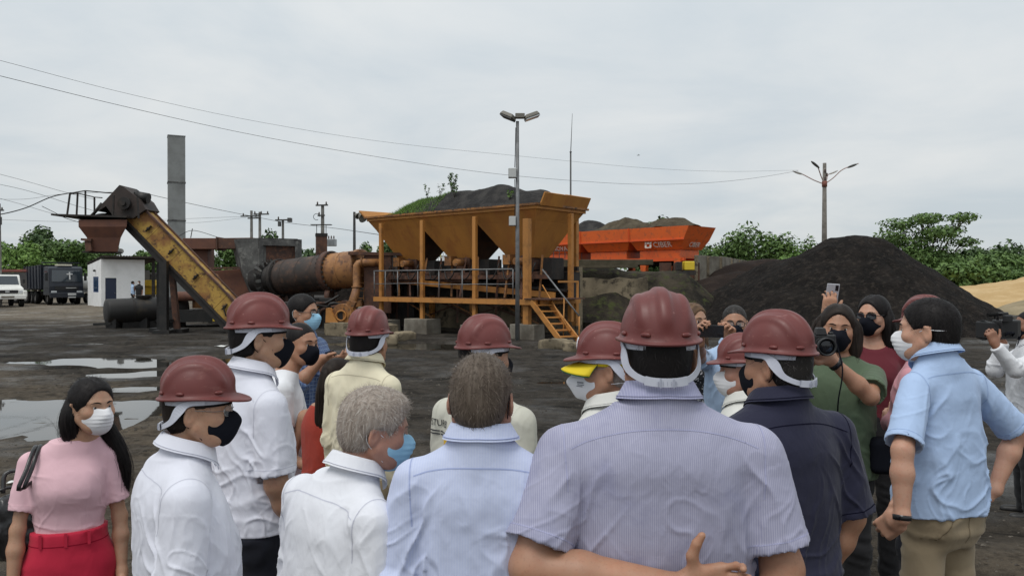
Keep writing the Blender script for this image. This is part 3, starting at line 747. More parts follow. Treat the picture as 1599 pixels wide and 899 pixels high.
HF = Frame((.80, 25.0), radians(40))
def hoppers():
    root = empty('aggregate_hopper', HF(4.2, 1.35, 0)); tag(root, 'rusty orange row of three tapered hoppers heaped with grit and grass', 'hopper')
    inv = Matrix.Translation(-Vector(root.location))
    def B(mb, name, m, parent=root, bevel=0):
        par = parent; mb.v = [tuple(Vector(v) - root.location) for v in mb.v]; return mb.build(name, m, par, bevel)
    L = 8.5; W = 2.7; zt = 4.26; n = 3; l = L / n
    for i in range(3):
        e0 = .24 if i == 0 else .0; e1 = .24 if i == n - 1 else .0
        mb = bin_mesh(HF, i * l + .004, (i + 1) * l - .004, 0, W, zt, i * l + .004 + e0, (i + 1) * l - .004 - e1, .24, W - .24, 3.88); B(mb, 'bin_top', M_YEL)
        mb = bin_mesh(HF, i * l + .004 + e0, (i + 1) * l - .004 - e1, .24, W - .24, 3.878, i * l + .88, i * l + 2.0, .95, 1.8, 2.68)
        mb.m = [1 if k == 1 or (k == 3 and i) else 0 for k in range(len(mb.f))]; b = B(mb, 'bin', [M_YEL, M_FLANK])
        q = MB()      # welded stiffeners on the sloping front plate
        for uu in (.45, l - .45):
            q.bar(HF(i * l + uu, -.015, zt - .05), HF(i * l + 1.4 + (uu - 1.4) * .40, .80, 2.85), .05, .05)
        q2 = MB(); c = HF(i * l + 1.4, 1.3, 2.50); q2.box(c, (.85, .85, .46), rot=-HF.a); q2.box(HF(i * l + 1.4, .82, 2.42), (.5, .10, .3), rot=-HF.a); B(q2, 'feed_gate', M_RUST, bevel=.01)
        q3 = MB(); q3.cyl(HF(i * l + 1.1, .75, 2.55), HF(i * l + 1.1, .25, 2.55), .13, n=12); q3.box(HF(i * l + 1.7, .62, 2.62), (.34, .3, .34), rot=-HF.a); B(q3, 'gate_motor', M_YELD)
        q4 = MB(); q4.box(HF(i * l + 1.4, 1.3, 2.13), (1.7, .8, .16), rot=-HF.a); q4.cyl(HF(i * l + .55, .9, 2.13), HF(i * l + .55, 1.7, 2.13), .11, n=10); q4.cyl(HF(i * l + 2.25, .9, 2.13), HF(i * l + 2.25, 1.7, 2.13), .11, n=10); B(q4, 'feeder_belt', M_RUST)
    rr = random.Random(9)
    for i in range(3):      # grimy gear hung under each bin: chutes, brackets, hoses, cabinets
        q = MB(); q.box(HF(i * l + 1.4, .62, 2.02), (1.5, .08, .34), rot=-HF.a); B(q, 'skirt_plate', M_RUST)
        for c_, d_ in ((HF(i * l + .5, 1.5, 2.3), (.5, .7, .75)), (HF(i * l + 2.35, 1.6, 2.2), (.45, .6, .6))):
            q = MB(); q.box(c_, d_, rot=-HF.a); B(q, 'drive_cabinet', M_SOOT, bevel=.02)
        for k in range(4):
            u_ = i * l + .35 + .68 * k; q = MB(); q.bar(HF(u_, .5 + rr.uniform(-.1, .3), 1.3), HF(u_ + rr.uniform(-.2, .2), .7, 2.75), .07, .06); B(q, 'hanger', M_RUST if k % 2 else M_YELD)
        for k in range(3):
            u_ = i * l + .4 + .8 * k; q = MB(); q.tube([tuple(x) for x in smooth_path([HF(u_, .45, 2.5), HF(u_ + .15, .35, 2.05), HF(u_ + .45, .38, 1.95), HF(u_ + .7, .5, 2.3)], 12)], .025, 6); B(q, 'hose', M_DARK)
        q = MB(); q.box(HF(i * l + 1.2, 2.2, 1.75), (2.4, .5, .9), rot=-HF.a); B(q, 'rear_guard', M_SOOT)
    q = MB(); q.bar(HF(-.1, .5, 2.02), HF(L, .5, 2.02), .1, .14); B(q, 'long_beam', M_RUST); q = MB(); q.bar(HF(-.1, 2.2, 2.3), HF(L, 2.2, 2.3), .1, .16); B(q, 'long_beam', M_SOOT)
    # rim band: one plate per side, and the raised boards at the ends
    def plate(a, b, z0, z1, t=.05, off=0):
        a = Vector(a); b = Vector(b); mb = MB(); d = (b - a).normalized(); nrm = Vector((d.y, -d.x, 0)); 
        mb.add([a + Vector((0, 0, z0)), b + Vector((0, 0, z0)), b + Vector((0, 0, z1)), a + Vector((0, 0, z1)), a - nrm * t + Vector((0, 0, z0)), b - nrm * t + Vector((0, 0, z0)), b - nrm * t + Vector((0, 0, z1)), a - nrm * t + Vector((0, 0, z1))],
               [(0, 1, 2, 3), (7, 6, 5, 4), (0, 4, 5, 1), (1, 5, 6, 2), (2, 6, 7, 3), (3, 7, 4, 0)], False); return mb
    B(plate(HF(L, -.05, 0), HF(0, -.05, 0), zt - .02, zt + .12), 'rim_plate', M_YEL)
    B(plate(HF(-.05, -.04, 0), HF(-.05, W + .04, 0), zt - .02, zt + .12), 'rim_plate', M_YEL)
    B(plate(HF(L + .05, W, 0), HF(L + .05, 0, 0), zt - .02, zt + .12), 'rim_plate', M_YEL)
    B(plate(HF(0, W + .05, 0), HF(L, W + .05, 0), zt - .02, zt + .12), 'rim_plate', M_YEL)
    q = MB(); q.bar(HF(-.09, -.09, zt + .12), HF(L + .09, -.09, zt + .12), .09, .07); B(q, 'rim_lip', M_YELD)
    q = MB(); q.bar(HF(-.1, -.08, zt + .12), HF(-.1, W + .1, zt + .12), .09, .07); B(q, 'rim_lip', M_YELD)
    for k, (v0, v1) in enumerate(((.02, 1.22), (1.24, W))):
        q = MB(); a = HF(-.10, v0, zt + .10); b = HF(-.10, v1, zt + .10); o2 = HF(-.20, 0, 0) - HF(0, 0, 0)
        q.add([a, b, b + o2 + Vector((0, 0, .40)), a + o2 + Vector((0, 0, .40))], [(0, 1, 2, 3)], False); B(q, 'raised_board', M_YEL).modifiers.new('s', 'SOLIDIFY').thickness = .05
    q = MB(); q.add([HF(L + .05, -.05, zt + .12), HF(L + .05, W, zt + .12), HF(L + .35, W, zt + .46), HF(L + .35, -.15, zt + .42)], [(0, 1, 2, 3)], False); B(q, 'raised_board', M_YEL).modifiers.new('s', 'SOLIDIFY').thickness = .05
    # posts carried on the concrete footings
    for u in (.30, 2.62, 5.25, 7.55):
        q = MB(); w = .23 if u < 1 else .155
        q.bar(HF(u, -.12, .45), HF(u, -.12, zt - (.35 if u < 1 else .15)), w, w * .8, up=HF.v); B(q, 'post', M_POST, bevel=.01)
        q = MB(); q.bar(HF(u, W - .1, .3), HF(u, W - .1, zt - .1), .2, .16, up=HF.v); B(q, 'post', M_POST, bevel=.01)
    q = MB(); q.bar(HF(-.25, 1.55, .5), HF(-.25, 1.55, zt - .1), .16, .14, up=HF.v); B(q, 'post', M_POST, bevel=.01)
    for u0, u1 in ((2.62, 5.25), (5.25, 7.55), (.3, 2.62)):
        for a_, b_ in ((.5, 1.2), (1.2, .5)):
            q = MB(); q.bar(HF(u0, W - .2, a_), HF(u1, W - .2, b_), .05, .05); B(q, 'brace', M_RUST)
        q = MB(); q.bar(HF(u0 + .1, .6, .45), HF(u1 - .5, .6, 1.15), .05, .05); B(q, 'brace', M_YELD)
    # heap of grit inside, with its grassy left half
    def hz(u, v):
        z = 4.25 + 1.05 * np.exp(-((u - 2.5) / 1.5) ** 2 - ((v - 1.2) / .95) ** 2) + .72 * np.exp(-((u - 4.6) / 1.1) ** 2 - ((v - 1.0) / .8) ** 2) + .72 * np.exp(-((u - 6.4) / 1.25) ** 2 - ((v - .95) / .75) ** 2) + .55 * np.exp(-((u - .7) / .7) ** 2 - ((v - 1.6) / 1.1) ** 2)
        return z + .05 * fbm(np.stack([u * 1.7, v * 1.7, 0 * u], 1), 4, 3)
    us = np.arange(.03, L - .02, .09); vs = np.arange(.03, W - .02, .09); U, Vv = np.meshgrid(us, vs, indexing='ij'); u = U.ravel(); v = Vv.ravel(); z = hz(u, v)
    e = np.minimum(np.minimum(u, L - u), np.minimum(v, W - v)); z = np.where(e < .12, np.minimum(z, 4.30), z)
    o3 = np.array(HF.o); P = o3 + np.outer(u, HF.u) + np.outer(v, HF.v); P[:, 2] = z
    ny = U.shape[1]; i, j = np.meshgrid(np.arange(U.shape[0] - 1), np.arange(ny - 1), indexing='ij'); a = (i * ny + j).ravel()
    o = link_mesh('grit_heap', P, [np.stack([a, a + 1, a + ny + 1, a + ny], 1)], M_GRITG); tag(o, 'dark grey grit heaped inside the orange hoppers', 'grit heap')
    # grass and weeds growing on it
    r = np.random.default_rng(8); n = 5200
    u = np.clip(r.normal(6.4, .85, n), 4.9, 8.2); v = r.uniform(.05, 1.6, n); zz = hz(u, v) - .02; P = o3 + np.outer(u, HF.u) + np.outer(v, HF.v); P[:, 2] = zz
    hgt = r.uniform(.05, .17, n)[:, None] * (1 + .5 * noise3(P * 1.5, 4))[:, None]; d = r.normal(0, .35, (n, 3)); d[:, 2] = 1; sd = r.normal(size=(n, 3)); sd[:, 2] = 0; sd /= np.linalg.norm(sd, axis=1)[:, None]
    V = np.stack([P - sd * .012, P + sd * .012, P + d * hgt], 1).reshape(-1, 3)
    g = link_mesh('grass', V, [np.arange(3 * n).reshape(-1, 3)], LEAF[2], smooth=False); at_ = g.data.attributes.new('shade', 'FLOAT', 'POINT'); at_.data.foreach_set('value', np.repeat(r.random(n) * .9, 3).astype(np.float32)); tag(g, 'green grass growing on the grit in the left hopper', 'grass', kind='stuff')
    for k, (uu, vv, hh, lf, lab, mt) in enumerate(((4.75, .9, .72, 170, 'leafy grey-green weed growing tallest on the grit heap', 1), (4.25, .55, .5, 90, 'short bushy weed at the foot of the tall one on the heap', 0), (5.6, 1.1, .65, 30, 'dry thin weed stalk left of the leafy one on the heap', 1), (5.95, .8, .55, 24, 'dry thin weed stalk at the edge of the grass on the heap', 1), (1.55, .5, .32, 40, 'tiny weed on the bare right part of the grit heap', 2))):
        b = HF(uu, vv, float(hz(np.array([uu]), np.array([vv]))[0]) - .03); w = empty('weed', b); tag(w, lab, 'weed', 'weeds on the grit heap')
        q = MB(); rr = random.Random(k); tips = []
        for s_ in range(5):
            e = Vector((rr.uniform(-.3, .3) * hh, rr.uniform(-.3, .3) * hh, hh * rr.uniform(.7, 1))); q.tube([(0, 0, 0), e * .5 + Vector((rr.uniform(-.03, .03), 0, .03)), e], [.008, .006, .003], 5); tips.append(e)
        q.build('stem', M_BARK, w)
        bl = [(t.x * f, t.y * f, t.z * f, .07 * hh + .03, .07 * hh + .03, .08 * hh + .02) for t in tips for f in (.55, .8, 1)]
        V, F, S = leaves(bl, lf, .05, k + 50); l_ = link_mesh('foliage', V, [F], LEAF[mt], w, smooth=False); at_ = l_.data.attributes.new('shade', 'FLOAT', 'POINT'); at_.data.foreach_set('value', S.astype(np.float32))
    # walkway with handrail
    pl = empty('walkway', HF(4, -.5, 0)); tag(pl, 'orange steel walkway with grey handrail in front of the hoppers', 'walkway')
    def P_(mb, name, m, parent=pl, bevel=0): mb.v = [tuple(Vector(v) - pl.location) for v in mb.v]; return mb.build(name, m, parent, bevel)
    q = MB(); q.bar(HF(-.25, -.30, 1.19), HF(7.75, -.30, 1.19), .10, .17); P_(q, 'edge_beam', M_POST)
    q = MB(); q.bar(HF(-.25, .55, 1.19), HF(7.75, .55, 1.19), .10, .17); P_(q, 'edge_beam', M_YELD)
    for k in range(10):
        q = MB(); c = HF(.15 + k * .8 - .02, .125, 1.255); q.box(c, (.785, .75, .03), rot=-HF.a); P_(q, 'deck_plate', M_RUST)
    for k, u in enumerate((.75, 1.9, 3.05, 4.2, 5.3, 6.4, 7.1, 7.75)):
        q = MB(); q.tube([HF(u, -.30, 1.27), HF(u, -.30, 2.26)], .022, 8); P_(q, 'baluster', M_GALV)
    q = MB(); q.tube([HF(.75, -.30, 2.27), HF(7.78, -.30, 2.27)], .026, 8); P_(q, 'handrail', M_GALV)
    q = MB(); q.tube([HF(.75, -.30, 1.78), HF(4.2, -.30, 1.76), HF(5.3, -.33, 1.80), HF(7.75, -.30, 1.77)], .014, 6); P_(q, 'middle_rail', M_GALV)
    # landing and stairs at the right end
    st = empty('staircase', (gx(870, 24.6), 24.6, 0)); tag(st, 'orange steel stair with open treads at the right end of the walkway', 'stairs')
    def S_(mb, name, m, bevel=0): mb.v = [tuple(Vector(v) - Vector(st.location)) for v in mb.v]; return mb.build(name, m, st, bevel)
    q = MB(); q.bar(HF(-.35, -.2, 1.22), HF(-.35, 1.9, 1.22), .12, .18); S_(q, 'landing_beam', M_POST)
    q = MB(); q.box(HF(-.3, .6, 1.30), (1.0, 2.0, .04), rot=-HF.a); S_(q, 'landing_plate', M_RUST)
    q = MB(); q.bar(HF(-.6, 1.45, 1.3), HF(-.6, 1.45, 1.88), .08, .06); q.bar(HF(-.6, .4, 1.86), HF(-.6, 1.45, 1.86), .06, .06); S_(q, 'guard_frame', M_POST)
    a0 = Vector((gx(829, 24.9), 24.7, 1.22)); b0 = Vector((gx(876, 23.6), 23.6, .02)); wv = Vector((.75, .34, 0)) * .75
    for off in (Vector(), wv):
        q = MB(); q.bar(a0 + off, b0 + off, .06, .17); S_(q, 'stringer', M_POST)
    for k in range(6):
        c = a0.lerp(b0, (k + .6) / 6.3) + wv / 2; q = MB(); R = wv.normalized(); q.box(c, (wv.length - .04, .24, .04), rot=atan2(R.y, R.x)); S_(q, 'tread', M_YEL)
    t0 = Vector((gx(836, 24.9), 24.75, 2.25)); t1 = Vector((gx(905, 23.8), 23.9, .78))
    q = MB(); q.tube([t0 + wv * .4, t1], .026, 8); S_(q, 'handrail', M_GALV)
    q = MB(); q.tube([t0 + wv * .4 + Vector((0, 0, -.5)), t1 + Vector((-.3, 0, -.48))], .018, 8); S_(q, 'middle_rail', M_POST)
    q = MB(); q.tube([t1, Vector((t1.x, t1.y, 0))], .022, 8); S_(q, 'rail_post', M_POST)
    q = MB(); q.tube([t1.lerp(t0 + wv * .4, .4), Vector((t1.lerp(t0, .4).x + .05, t1.y + .2, .02))], .02, 8); S_(q, 'rail_post', M_POST)
    # collecting belt under the bins, rising to the drum
    cb = empty('belt_conveyor', HF(4, 1.2, 0)); tag(cb, 'rusty inclined collecting belt running under the hoppers', 'conveyor')
    def C_(mb, name, m): mb.v = [tuple(Vector(v) - Vector(cb.location)) for v in mb.v]; return mb.build(name, m, cb)
    for v in (.85, 1.75):
        q = MB(); q.bar(HF(-.1, v, 1.40), HF(8.9, v, 1.98), .09, .20); C_(q, 'side_beam', M_YEL if v < 1 else M_RUST)
    q = MB(); q.bar(HF(-.2, 1.3, 1.56), HF(9.2, 1.3, 2.18), .74, .05); C_(q, 'belt', M_DARK)
    for k in range(9):
        q = MB(); t = k / 8; c = HF(.2 + 8.4 * t, 0, 1.44 + .56 * t); q.tube([c + HF.v * .9, c + HF.v * 1.7], .05, 8); C_(q, 'roller', M_SOOT)
    for k in range(5):
        q = MB(); u = .6 + 1.9 * k; q.bar(HF(u, .85, .35), HF(u, .85, 1.4 + .064 * u), .07, .07); C_(q, 'leg', M_RUST)
    # footings
    for u, s_, lab in ((.30, (1.0, .62, .52), 'concrete footing block at the foot of the stair post'), (5.25, (1.15, .8, .55), 'pale concrete footing block under the middle hopper post'), (2.62, (.8, .7, .42), 'concrete footing hidden behind the helmet under the hopper'), (7.55, (1.3, .8, .45), 'stained concrete footing left under the hoppers')):
        q = MB(); q.box((0, 0, s_[2] / 2 - .05), (s_[0], s_[1], s_[2]), taper=(.97, .97)); o = q.build('footing', M_CONC2, None, .02, HF(u, -.12, 0)); o.rotation_euler = (0, 0, -HF.a + .06); tag(o, lab, 'footing', 'footings under the hoppers')
hoppers()

def low_wall(name, a, b, h, th, m, label, cat='wall', z=0, bevel=.02):
    a = Vector((*a, 0)); b = Vector((*b, 0)); d = b - a
    n = max(2, int(d.length / .35)); rows = []; r = random.Random(3)
    mb = MB()
    for k in range(n + 1):
        p = a + d * (k / n); nrm = Vector((d.y, -d.x, 0)).normalized(); j = r.uniform(-.05, .05)
        rows.append([p + Vector((0, 0, z - .1)), p + nrm * j * .3 + Vector((0, 0, z + h * .5)), p + nrm * j * .2 + Vector((0, 0, z + h + j)), p - nrm * th + Vector((0, 0, z + h + j)), p - nrm * th + Vector((0, 0, z - .1))])
    mb.grid(rows, False); mb.f.append([0, 1, 2, 3, 4]); mb.f.append([n * 5 + i for i in range(5)][::-1]); mb.m += [0, 0]; mb.sm += [False, False]
    o = mb.build(name, m); tag(o, label, cat); return o
low_wall('retaining_wall', (gx(872, 29.8), 29.8), (gx(1012, 30.2), 30.2), 2.0, .5, M_CONC, 'stained concrete retaining wall right of the hopper stairs')
low_wall('retaining_wall', HF(11.6, 2.6, 0)[:2], HF(.5, 2.95, 0)[:2], 2.35, .4, M_CONC, 'dark stained concrete wall under the back of the hoppers')
low_wall('kerb_wall', (-6.6, 27.0), (-4.1, 25.6), .42, .5, M_CONC, 'low broken concrete kerb left of the hopper footings')
q = MB(); q.box((0, 0, 0), (4.4, .5, .22)); q.box((-.2, -.30, -.17), (3.6, .06, .12)); o = q.build('bridge_beam', mat('mossy_timber', (.10, .085, .06), .9, (.06, .055, .035), 3, bump=.5, bscale=14, bdist=.02), None, .02, (gx(930, 31), 30.6, 2.62)); o.rotation_euler[2] = -.05; tag(o, 'weathered beam lying along the top of the bank', 'beam')

# ---- the orange plant
OF = Frame((8.05, 36.0), radians(45))
def orange_plant():
    root = empty('feeder_bin_unit', OF(4, 1.1, 2.55)); tag(root, 'bright orange four bin feeder with raised letters and heaps of sand', 'feeder')
    def B(mb, name, m, parent=root, bevel=0): mb.v = [tuple(Vector(v) - Vector(root.location)) for v in mb.v]; return mb.build(name, m, parent, bevel)
    L = 9.4; W = 2.3; zt = 4.48; l = L / 3
    for i in range(3):
        u0 = i * l + .02; u1 = (i + 1) * l - .02
        b = B(bin_mesh(OF, u0 - (.32 if i == 0 else 0), u1, -.06, W + .06, zt, u0, u1, 0, W, zt - .62), 'flared_side', M_ORG)
        B(bin_mesh(OF, u0, u1, 0, W, zt - .625, u0 + .28, u1 - .28, .25, W - .25, zt - 1.08), 'lower_bin', M_ORG)
        q = MB(); q.bar(OF(u0 - .02, -.02, zt - .62), OF(u1, -.02, zt - .62), .07, .06); B(q, 'weld_rib', M_ORGD)
        q = MB(); q.bar(OF(u1 + .02, -.09, zt + .02), OF(u1 + .02, -.03, zt - .62), .06, .05); B(q, 'weld_rib', M_ORGD)
        q = MB(); c = OF((u0 + u1) / 2, W / 2, zt - 1.30); q.box(c, (l * .74, W * .72, .42), rot=-OF.a); B(q, 'feeder_box', M_ORG, bevel=.01)
    q = MB(); q.bar(OF(0, .1, zt - 1.56), OF(L, .1, zt - 1.56), .14, .16); B(q, 'chassis_beam', M_ORGD)
    q = MB(); q.bar(OF(0, W - .1, zt - 1.56), OF(L, W - .1, zt - 1.56), .14, .16); B(q, 'chassis_beam', M_ORGD)
    for u in (.35, 2.3, 4.6, 7.0, 9.0):
        for v in (.1, W - .1):
            q = MB(); q.box(OF(u, v, 2.62), (.26, .22, .72), rot=-OF.a, taper=(1.5, 1.2)); B(q, 'leg', M_ORG)
    q = MB(); q.cyl(OF(.1, W * .5, 2.75), OF(L - .2, W * .5, 2.75), .13, n=10); B(q, 'belt_roller', M_SOOT)
    # lettering on the sloping front plates
    def letters(txt, u, size, v=-.02, zc=zt - .84):
        tilt = atan2(.25, .45); ux = -OF.u; n = (-OF.v * cos(tilt) - Vector((0, 0, sin(tilt)))).normalized(); up = n.cross(ux).normalized()
        M = Matrix((ux, up, n)).transposed().to_4x4(); M.translation = OF(u, .10, zc) - Vector(root.location) + n * .025
        text_mesh(txt, size, 'lettering', M_LETT, root, M, .004)
    letters('CIBER', 1.25, .40); letters('INOVA', 7.85, .36)
    q = MB(); c = OF(2.05, .10, zt - .84); ux = -OF.u
    for dx, dz in ((-.14, .10), (.0, .10), (.14, .10), (-.14, -.04), (.14, -.04)): q.box(c + ux * dx - OF.v * .045 + Vector((0, 0, dz)), (.10, .03, .10), rot=-OF.a)
    q.box(c - OF.v * .045 + Vector((0, 0, -.12)), (.36, .03, .05), rot=-OF.a); B(q, 'emblem', M_LETT)
    tilt = .55; n = (-OF.u * cos(tilt) - Vector((0, 0, sin(tilt)))).normalized(); ux = OF.v; up = n.cross(ux).normalized(); M = Matrix((ux, up, n)).transposed().to_4x4(); M.translation = OF(.16, W / 2, zt - .84) - Vector(root.location) + n * .03
    text_mesh('CIBER', .36, 'lettering', M_LETT, root, M, .004)
    for k, (u, v, h, ru, m, lab) in enumerate(((1.4, 1.1, .46, 1.7, M_GRITB, 'brown gravel heap in the nearest orange bin'), (4.2, 1.1, .62, 1.9, M_GRITB, 'tall brown gravel heap in the middle orange bin'), (6.6, 1.2, .72, 1.4, M_GRITG, 'grey grit heap behind the tan sand in the orange bins'), (8.1, 1.0, .66, 1.7, M_GRITS, 'tan sand heap in the farthest orange bin'))):
        us = np.linspace(max(.0, u - 2.3), min(L - .1, u + 2.3), 40); vs = np.linspace(.0, W, 26); U, Vv = np.meshgrid(us, vs, indexing='ij'); uu = U.ravel(); vv = Vv.ravel()
        z = zt - .25 + (h + .3) * np.exp(-np.abs((uu - u) / ru) ** 1.9 - np.abs((vv - v) / .95) ** 1.9) + .10 * fbm(np.stack([uu * 1.6, vv * 1.6, 0 * uu + k], 1), 4, 2) - .003 * k
        P = np.array(OF.o) + np.outer(uu, OF.u) + np.outer(vv, OF.v); P[:, 2] = z; ny = 26; i, j = np.meshgrid(np.arange(39), np.arange(25), indexing='ij'); a = (i * ny + j).ravel()
        o = link_mesh('gravel_heap', P, [np.stack([a, a + 1, a + ny + 1, a + ny], 1)], m); tag(o, lab, 'heap', 'heaps in the orange bins')
    g = empty('generator_box', (gx(1075, 34.5), 34.5, 2.15)); tag(g, 'small yellow machine box beside the orange bins', 'machine')
    ym = mat('bright_yellow_paint', (.70, .50, .03), .5); q = MB(); q.box((0, 0, .42), (.46, .5, .40)); q.build('housing', ym, g, .04); q = MB(); q.box((0, 0, .10), (.56, .56, .2)); q.build('skid', M_SOOT, g); q = MB(); q.box((-.45, 0, .4), (.22, .4, .4)); q.build('motor', M_SOOT, g, .03)
    # concrete stall walls to the right
    wl = empty('bay_wall', (9.6, 38, 0)); tag(wl, 'row of upright concrete wall panels right of the orange bins', 'wall')
    pts = [(1086, 36.0), (1104, 36.8), (1124, 37.8), (1140, 40), (1152, 42.6), (1164, 45)]
    for k in range(5):
        a = at(pts[k][0], 440, pts[k][1]); b = at(pts[k + 1][0], 440, pts[k + 1][1]); c = (a + b) / 2 - Vector(wl.location); d = b - a
        q = MB(); q.box((c.x, c.y, 1.55), (d.length - .05, .16, 3.1 - .02 * (k % 2)), rot=atan2(d.y, d.x)); q.build('panel', M_CONC2, wl, .015)
        q = MB(); p = a - Vector(wl.location); q.box((p.x, p.y - .1, 1.53), (.13, .2, 3.06)); q.build('pillar', M_CONC, wl)
    for k in range(3):
        a = at(pts[0][0] - 3 - 22 * k, 440, 36 + k * .2); q = MB(); q.box((a.x - wl.location.x, a.y - wl.location.y, 1.4), (.55, .14, 2.7), rot=.1); q.build('panel', M_RUST, wl, .01)
orange_plant()

# ---- dryer drum, hood, ducts, blower
def drum():
    root = empty('dryer_drum', (gx(500, 32), 32, 0)); tag(root, 'long rusty rotating dryer drum with scorched orange right section', 'dryer drum')
    o = Vector(root.location); A = at(402, 438, 33.5); Bp = at(580, 417, 31.0); ax = (Bp - A).normalized(); Lh = (Bp - A).length
    def P(t): return A + (Bp - A) * t - o
    def lathe(prof, name, m, n=36):
        q = MB(); q.lathe(prof, n, P(0), ax); return q.build(name, m, root)
    R = .75
    lathe([(.05, 0), (R * .80, 0), (R * .80, Lh * .06), (R * .86, Lh * .06), (R * .86, Lh * .12), (R * .80, Lh * .12), (R * .82, Lh * .2), (R * .94, Lh * .235)], 'burnt_end', M_SOOT)
    lathe([(R * .94, Lh * .235), (R * .99, Lh * .25), (R * .99, Lh * .26), (R, Lh * .265), (R, Lh * .645)], 'shell', M_DRUM)
    lathe([(R, Lh * .645), (R * 1.15, Lh * .645), (R * 1.15, Lh * .685), (R, Lh * .685)], 'tyre_ring', M_RUST, 44)
    lathe([(R * 1.02, Lh * .20), (R * 1.09, Lh * .20), (R * 1.09, Lh * .225), (R * 1.02, Lh * .225)], 'tyre_ring', M_SOOT, 44)
    lathe([(R, Lh * .685), (R, Lh * .90), (R * 1.05, Lh * .905), (R * 1.05, Lh * .93), (R * .97, Lh * .935), (R * .3, Lh * .94), (.02, Lh * .94)], 'scorched_section', M_DRUMY)
    bol = MB(); u = ax.orthogonal().normalized(); w = ax.cross(u)
    for ring in (.645, .685):
        for k in range(26):
            a = 2 * pi * k / 26; d = u * cos(a) + w * sin(a); c = P(ring) + d * R * 1.075; bol.box(c + ax * (.04 if ring > .66 else -.04), (.07, .07, .07))
    bb = bol.build('flange_bolts', M_SOOT, root); bb['kind'] = 'stuff'
    for t in (.30, .44, .57, .78):     # plate joints on the shell
        lathe([(R * 1.002, Lh * t), (R * 1.014, Lh * t), (R * 1.014, Lh * (t + .012)), (R * 1.002, Lh * (t + .012))], 'weld_band', M_DRUM if t < .6 else M_DRUMY)
    for t in (.22, .66):               # trunnion wheels and cradle
        c = P(t); z = c.z - R - .25
        for s in (-1, 1):
            q = MB(); d = Vector((0, 1, 0)) * s * .45; q.cyl(Vector((c.x - .1, c.y + d.y, z)), Vector((c.x + .1, c.y + d.y, z)), .26, n=18); q.build('trunnion_wheel', M_RUST, root)
        q = MB(); q.box((c.x, c.y, z - .45), (.6, 1.6, .35)); q.build('cradle', M_DARK, root)
    q = MB(); a = P(.0); b = P(.95); q.bar((a.x, a.y - .55, .62), (b.x, b.y - .55, 1.0), .12, .26); q.bar((a.x, a.y + .55, .62), (b.x, b.y + .55, 1.0), .12, .26); q.build('chassis', M_YELD, root)
    for t in (.05, .35, .62, .92):
        c = P(t); q = MB(); q.box((c.x, c.y, .38), (.3, 1.4, .78)); q.build('leg', M_DARK, root)
    q = MB(); c = P(.55); q.box((c.x + .2, c.y - .75, .95), (.95, .1, .32)); q.build('guard_plate', M_YEL, root, .02)
    q = MB(); c = P(.60); q.box((c.x - .55, c.y - .7, 1.18), (.3, .5, .34)); q.cyl((c.x - .2, c.y - .7, 1.18), (c.x + .25, c.y - .7, 1.18), .16, n=14); q.build('drive_motor', M_DARK, root, .02)
    # hopper hood at the right end
    q = MB(); c = P(1.02); q.box((c.x + .25, c.y + .2, 1.75), (1.1, 1.5, 2.3)); q.build('inlet_hood', M_RUST, root, .03)
    q = MB(); q.bar((c.x - .9, c.y - .45, 2.98), (c.x + 1.7, c.y - .3, 2.93), .5, .12); q.build('cover_plate', M_RUST, root)
    bh = empty('burner_house', (gx(612, 31.5), 31.8, 0)); tag(bh, 'dark sooty burner housing between the drum and the hoppers', 'housing')
    q = MB(); q.box((0, .3, 1.05), (1.9, 1.5, 2.1)); q.build('casing', M_SOOT, bh, .03)
    for k in range(4): q = MB(); q.box((-.7 + .46 * k, -.47, 1.05), (.08, .05, 2.0)); q.build('stiffener', M_RUST, bh)
    q = MB(); q.cyl((-.4, -.55, 1.5), (.5, -.55, 1.5), .22, n=16); q.build('fan_motor', M_DARK, bh)
    for x in (-1.35, -1.1): q = MB(); q.bar((x, -.9, .0), (x + .12, -.9, 2.3), .04); q.build('ladder_rail', M_YELD, bh)
    for k in range(7): q = MB(); q.bar((-1.34 + .016 * k, -.9, .3 + .3 * k), (-1.08 + .016 * k, -.9, .3 + .3 * k), .03); q.build('rung', M_YELD, bh)
    pr = empty('pipe_run', (gx(520, 30.5), 30.6, 0)); tag(pr, 'tangle of dark oily pipes and hoses below the dryer drum', 'pipes'); rr = random.Random(6)
    for k in range(7):
        x0 = -2.6 + .4 * k; q = MB(); q.tube([tuple(x) for x in smooth_path([(x0, .2, .1), (x0 + .1, rr.uniform(-.4, .3), rr.uniform(.6, 1.0)), (x0 + 1.0, rr.uniform(-.5, .2), rr.uniform(.5, 1.2)), (x0 + 1.6, .2, rr.uniform(.9, 1.4))], 18)], rr.uniform(.035, .08), 8); q.build('pipe', (M_DARK, M_SOOT, M_RUST)[k % 3], pr)
    for k in range(5): q = MB(); q.box((-2.2 + .9 * k, .5, .5 + .1 * (k % 2)), (.5, .5, 1.0 + .2 * (k % 3))); q.build('valve_box', (M_DARK, M_RUST)[k % 2], pr, .02)
    # yellow air pipe
    pp = empty('air_pipe', at(557, 452, 30.2)); tag(pp, 'bent orange air pipe in front of the drum end', 'pipe'); o2 = Vector(pp.location)
    pts = [at(548, 480, 29.8), at(555, 458, 30.1), at(557, 448, 30.2), at(557, 425, 30.2), at(557.5, 415, 30.2), at(560, 411.5, 30.2), at(565, 410, 30.25), at(597, 410, 30.4)]
    q = MB(); q.tube([p - o2 for p in pts], [.17, .17, .15, .15, .15, .15, .15, .15], 16); q.build('pipe', M_DRUMY, pp)
    for c, d in ((pts[2], Vector((0, 0, 1))), (pts[6], Vector((1, 0, 0)))):
        q = MB(); q.cyl(c - o2 - d * .03, c - o2 + d * .03, .20, n=16); q.build('flange', M_YELD, pp)
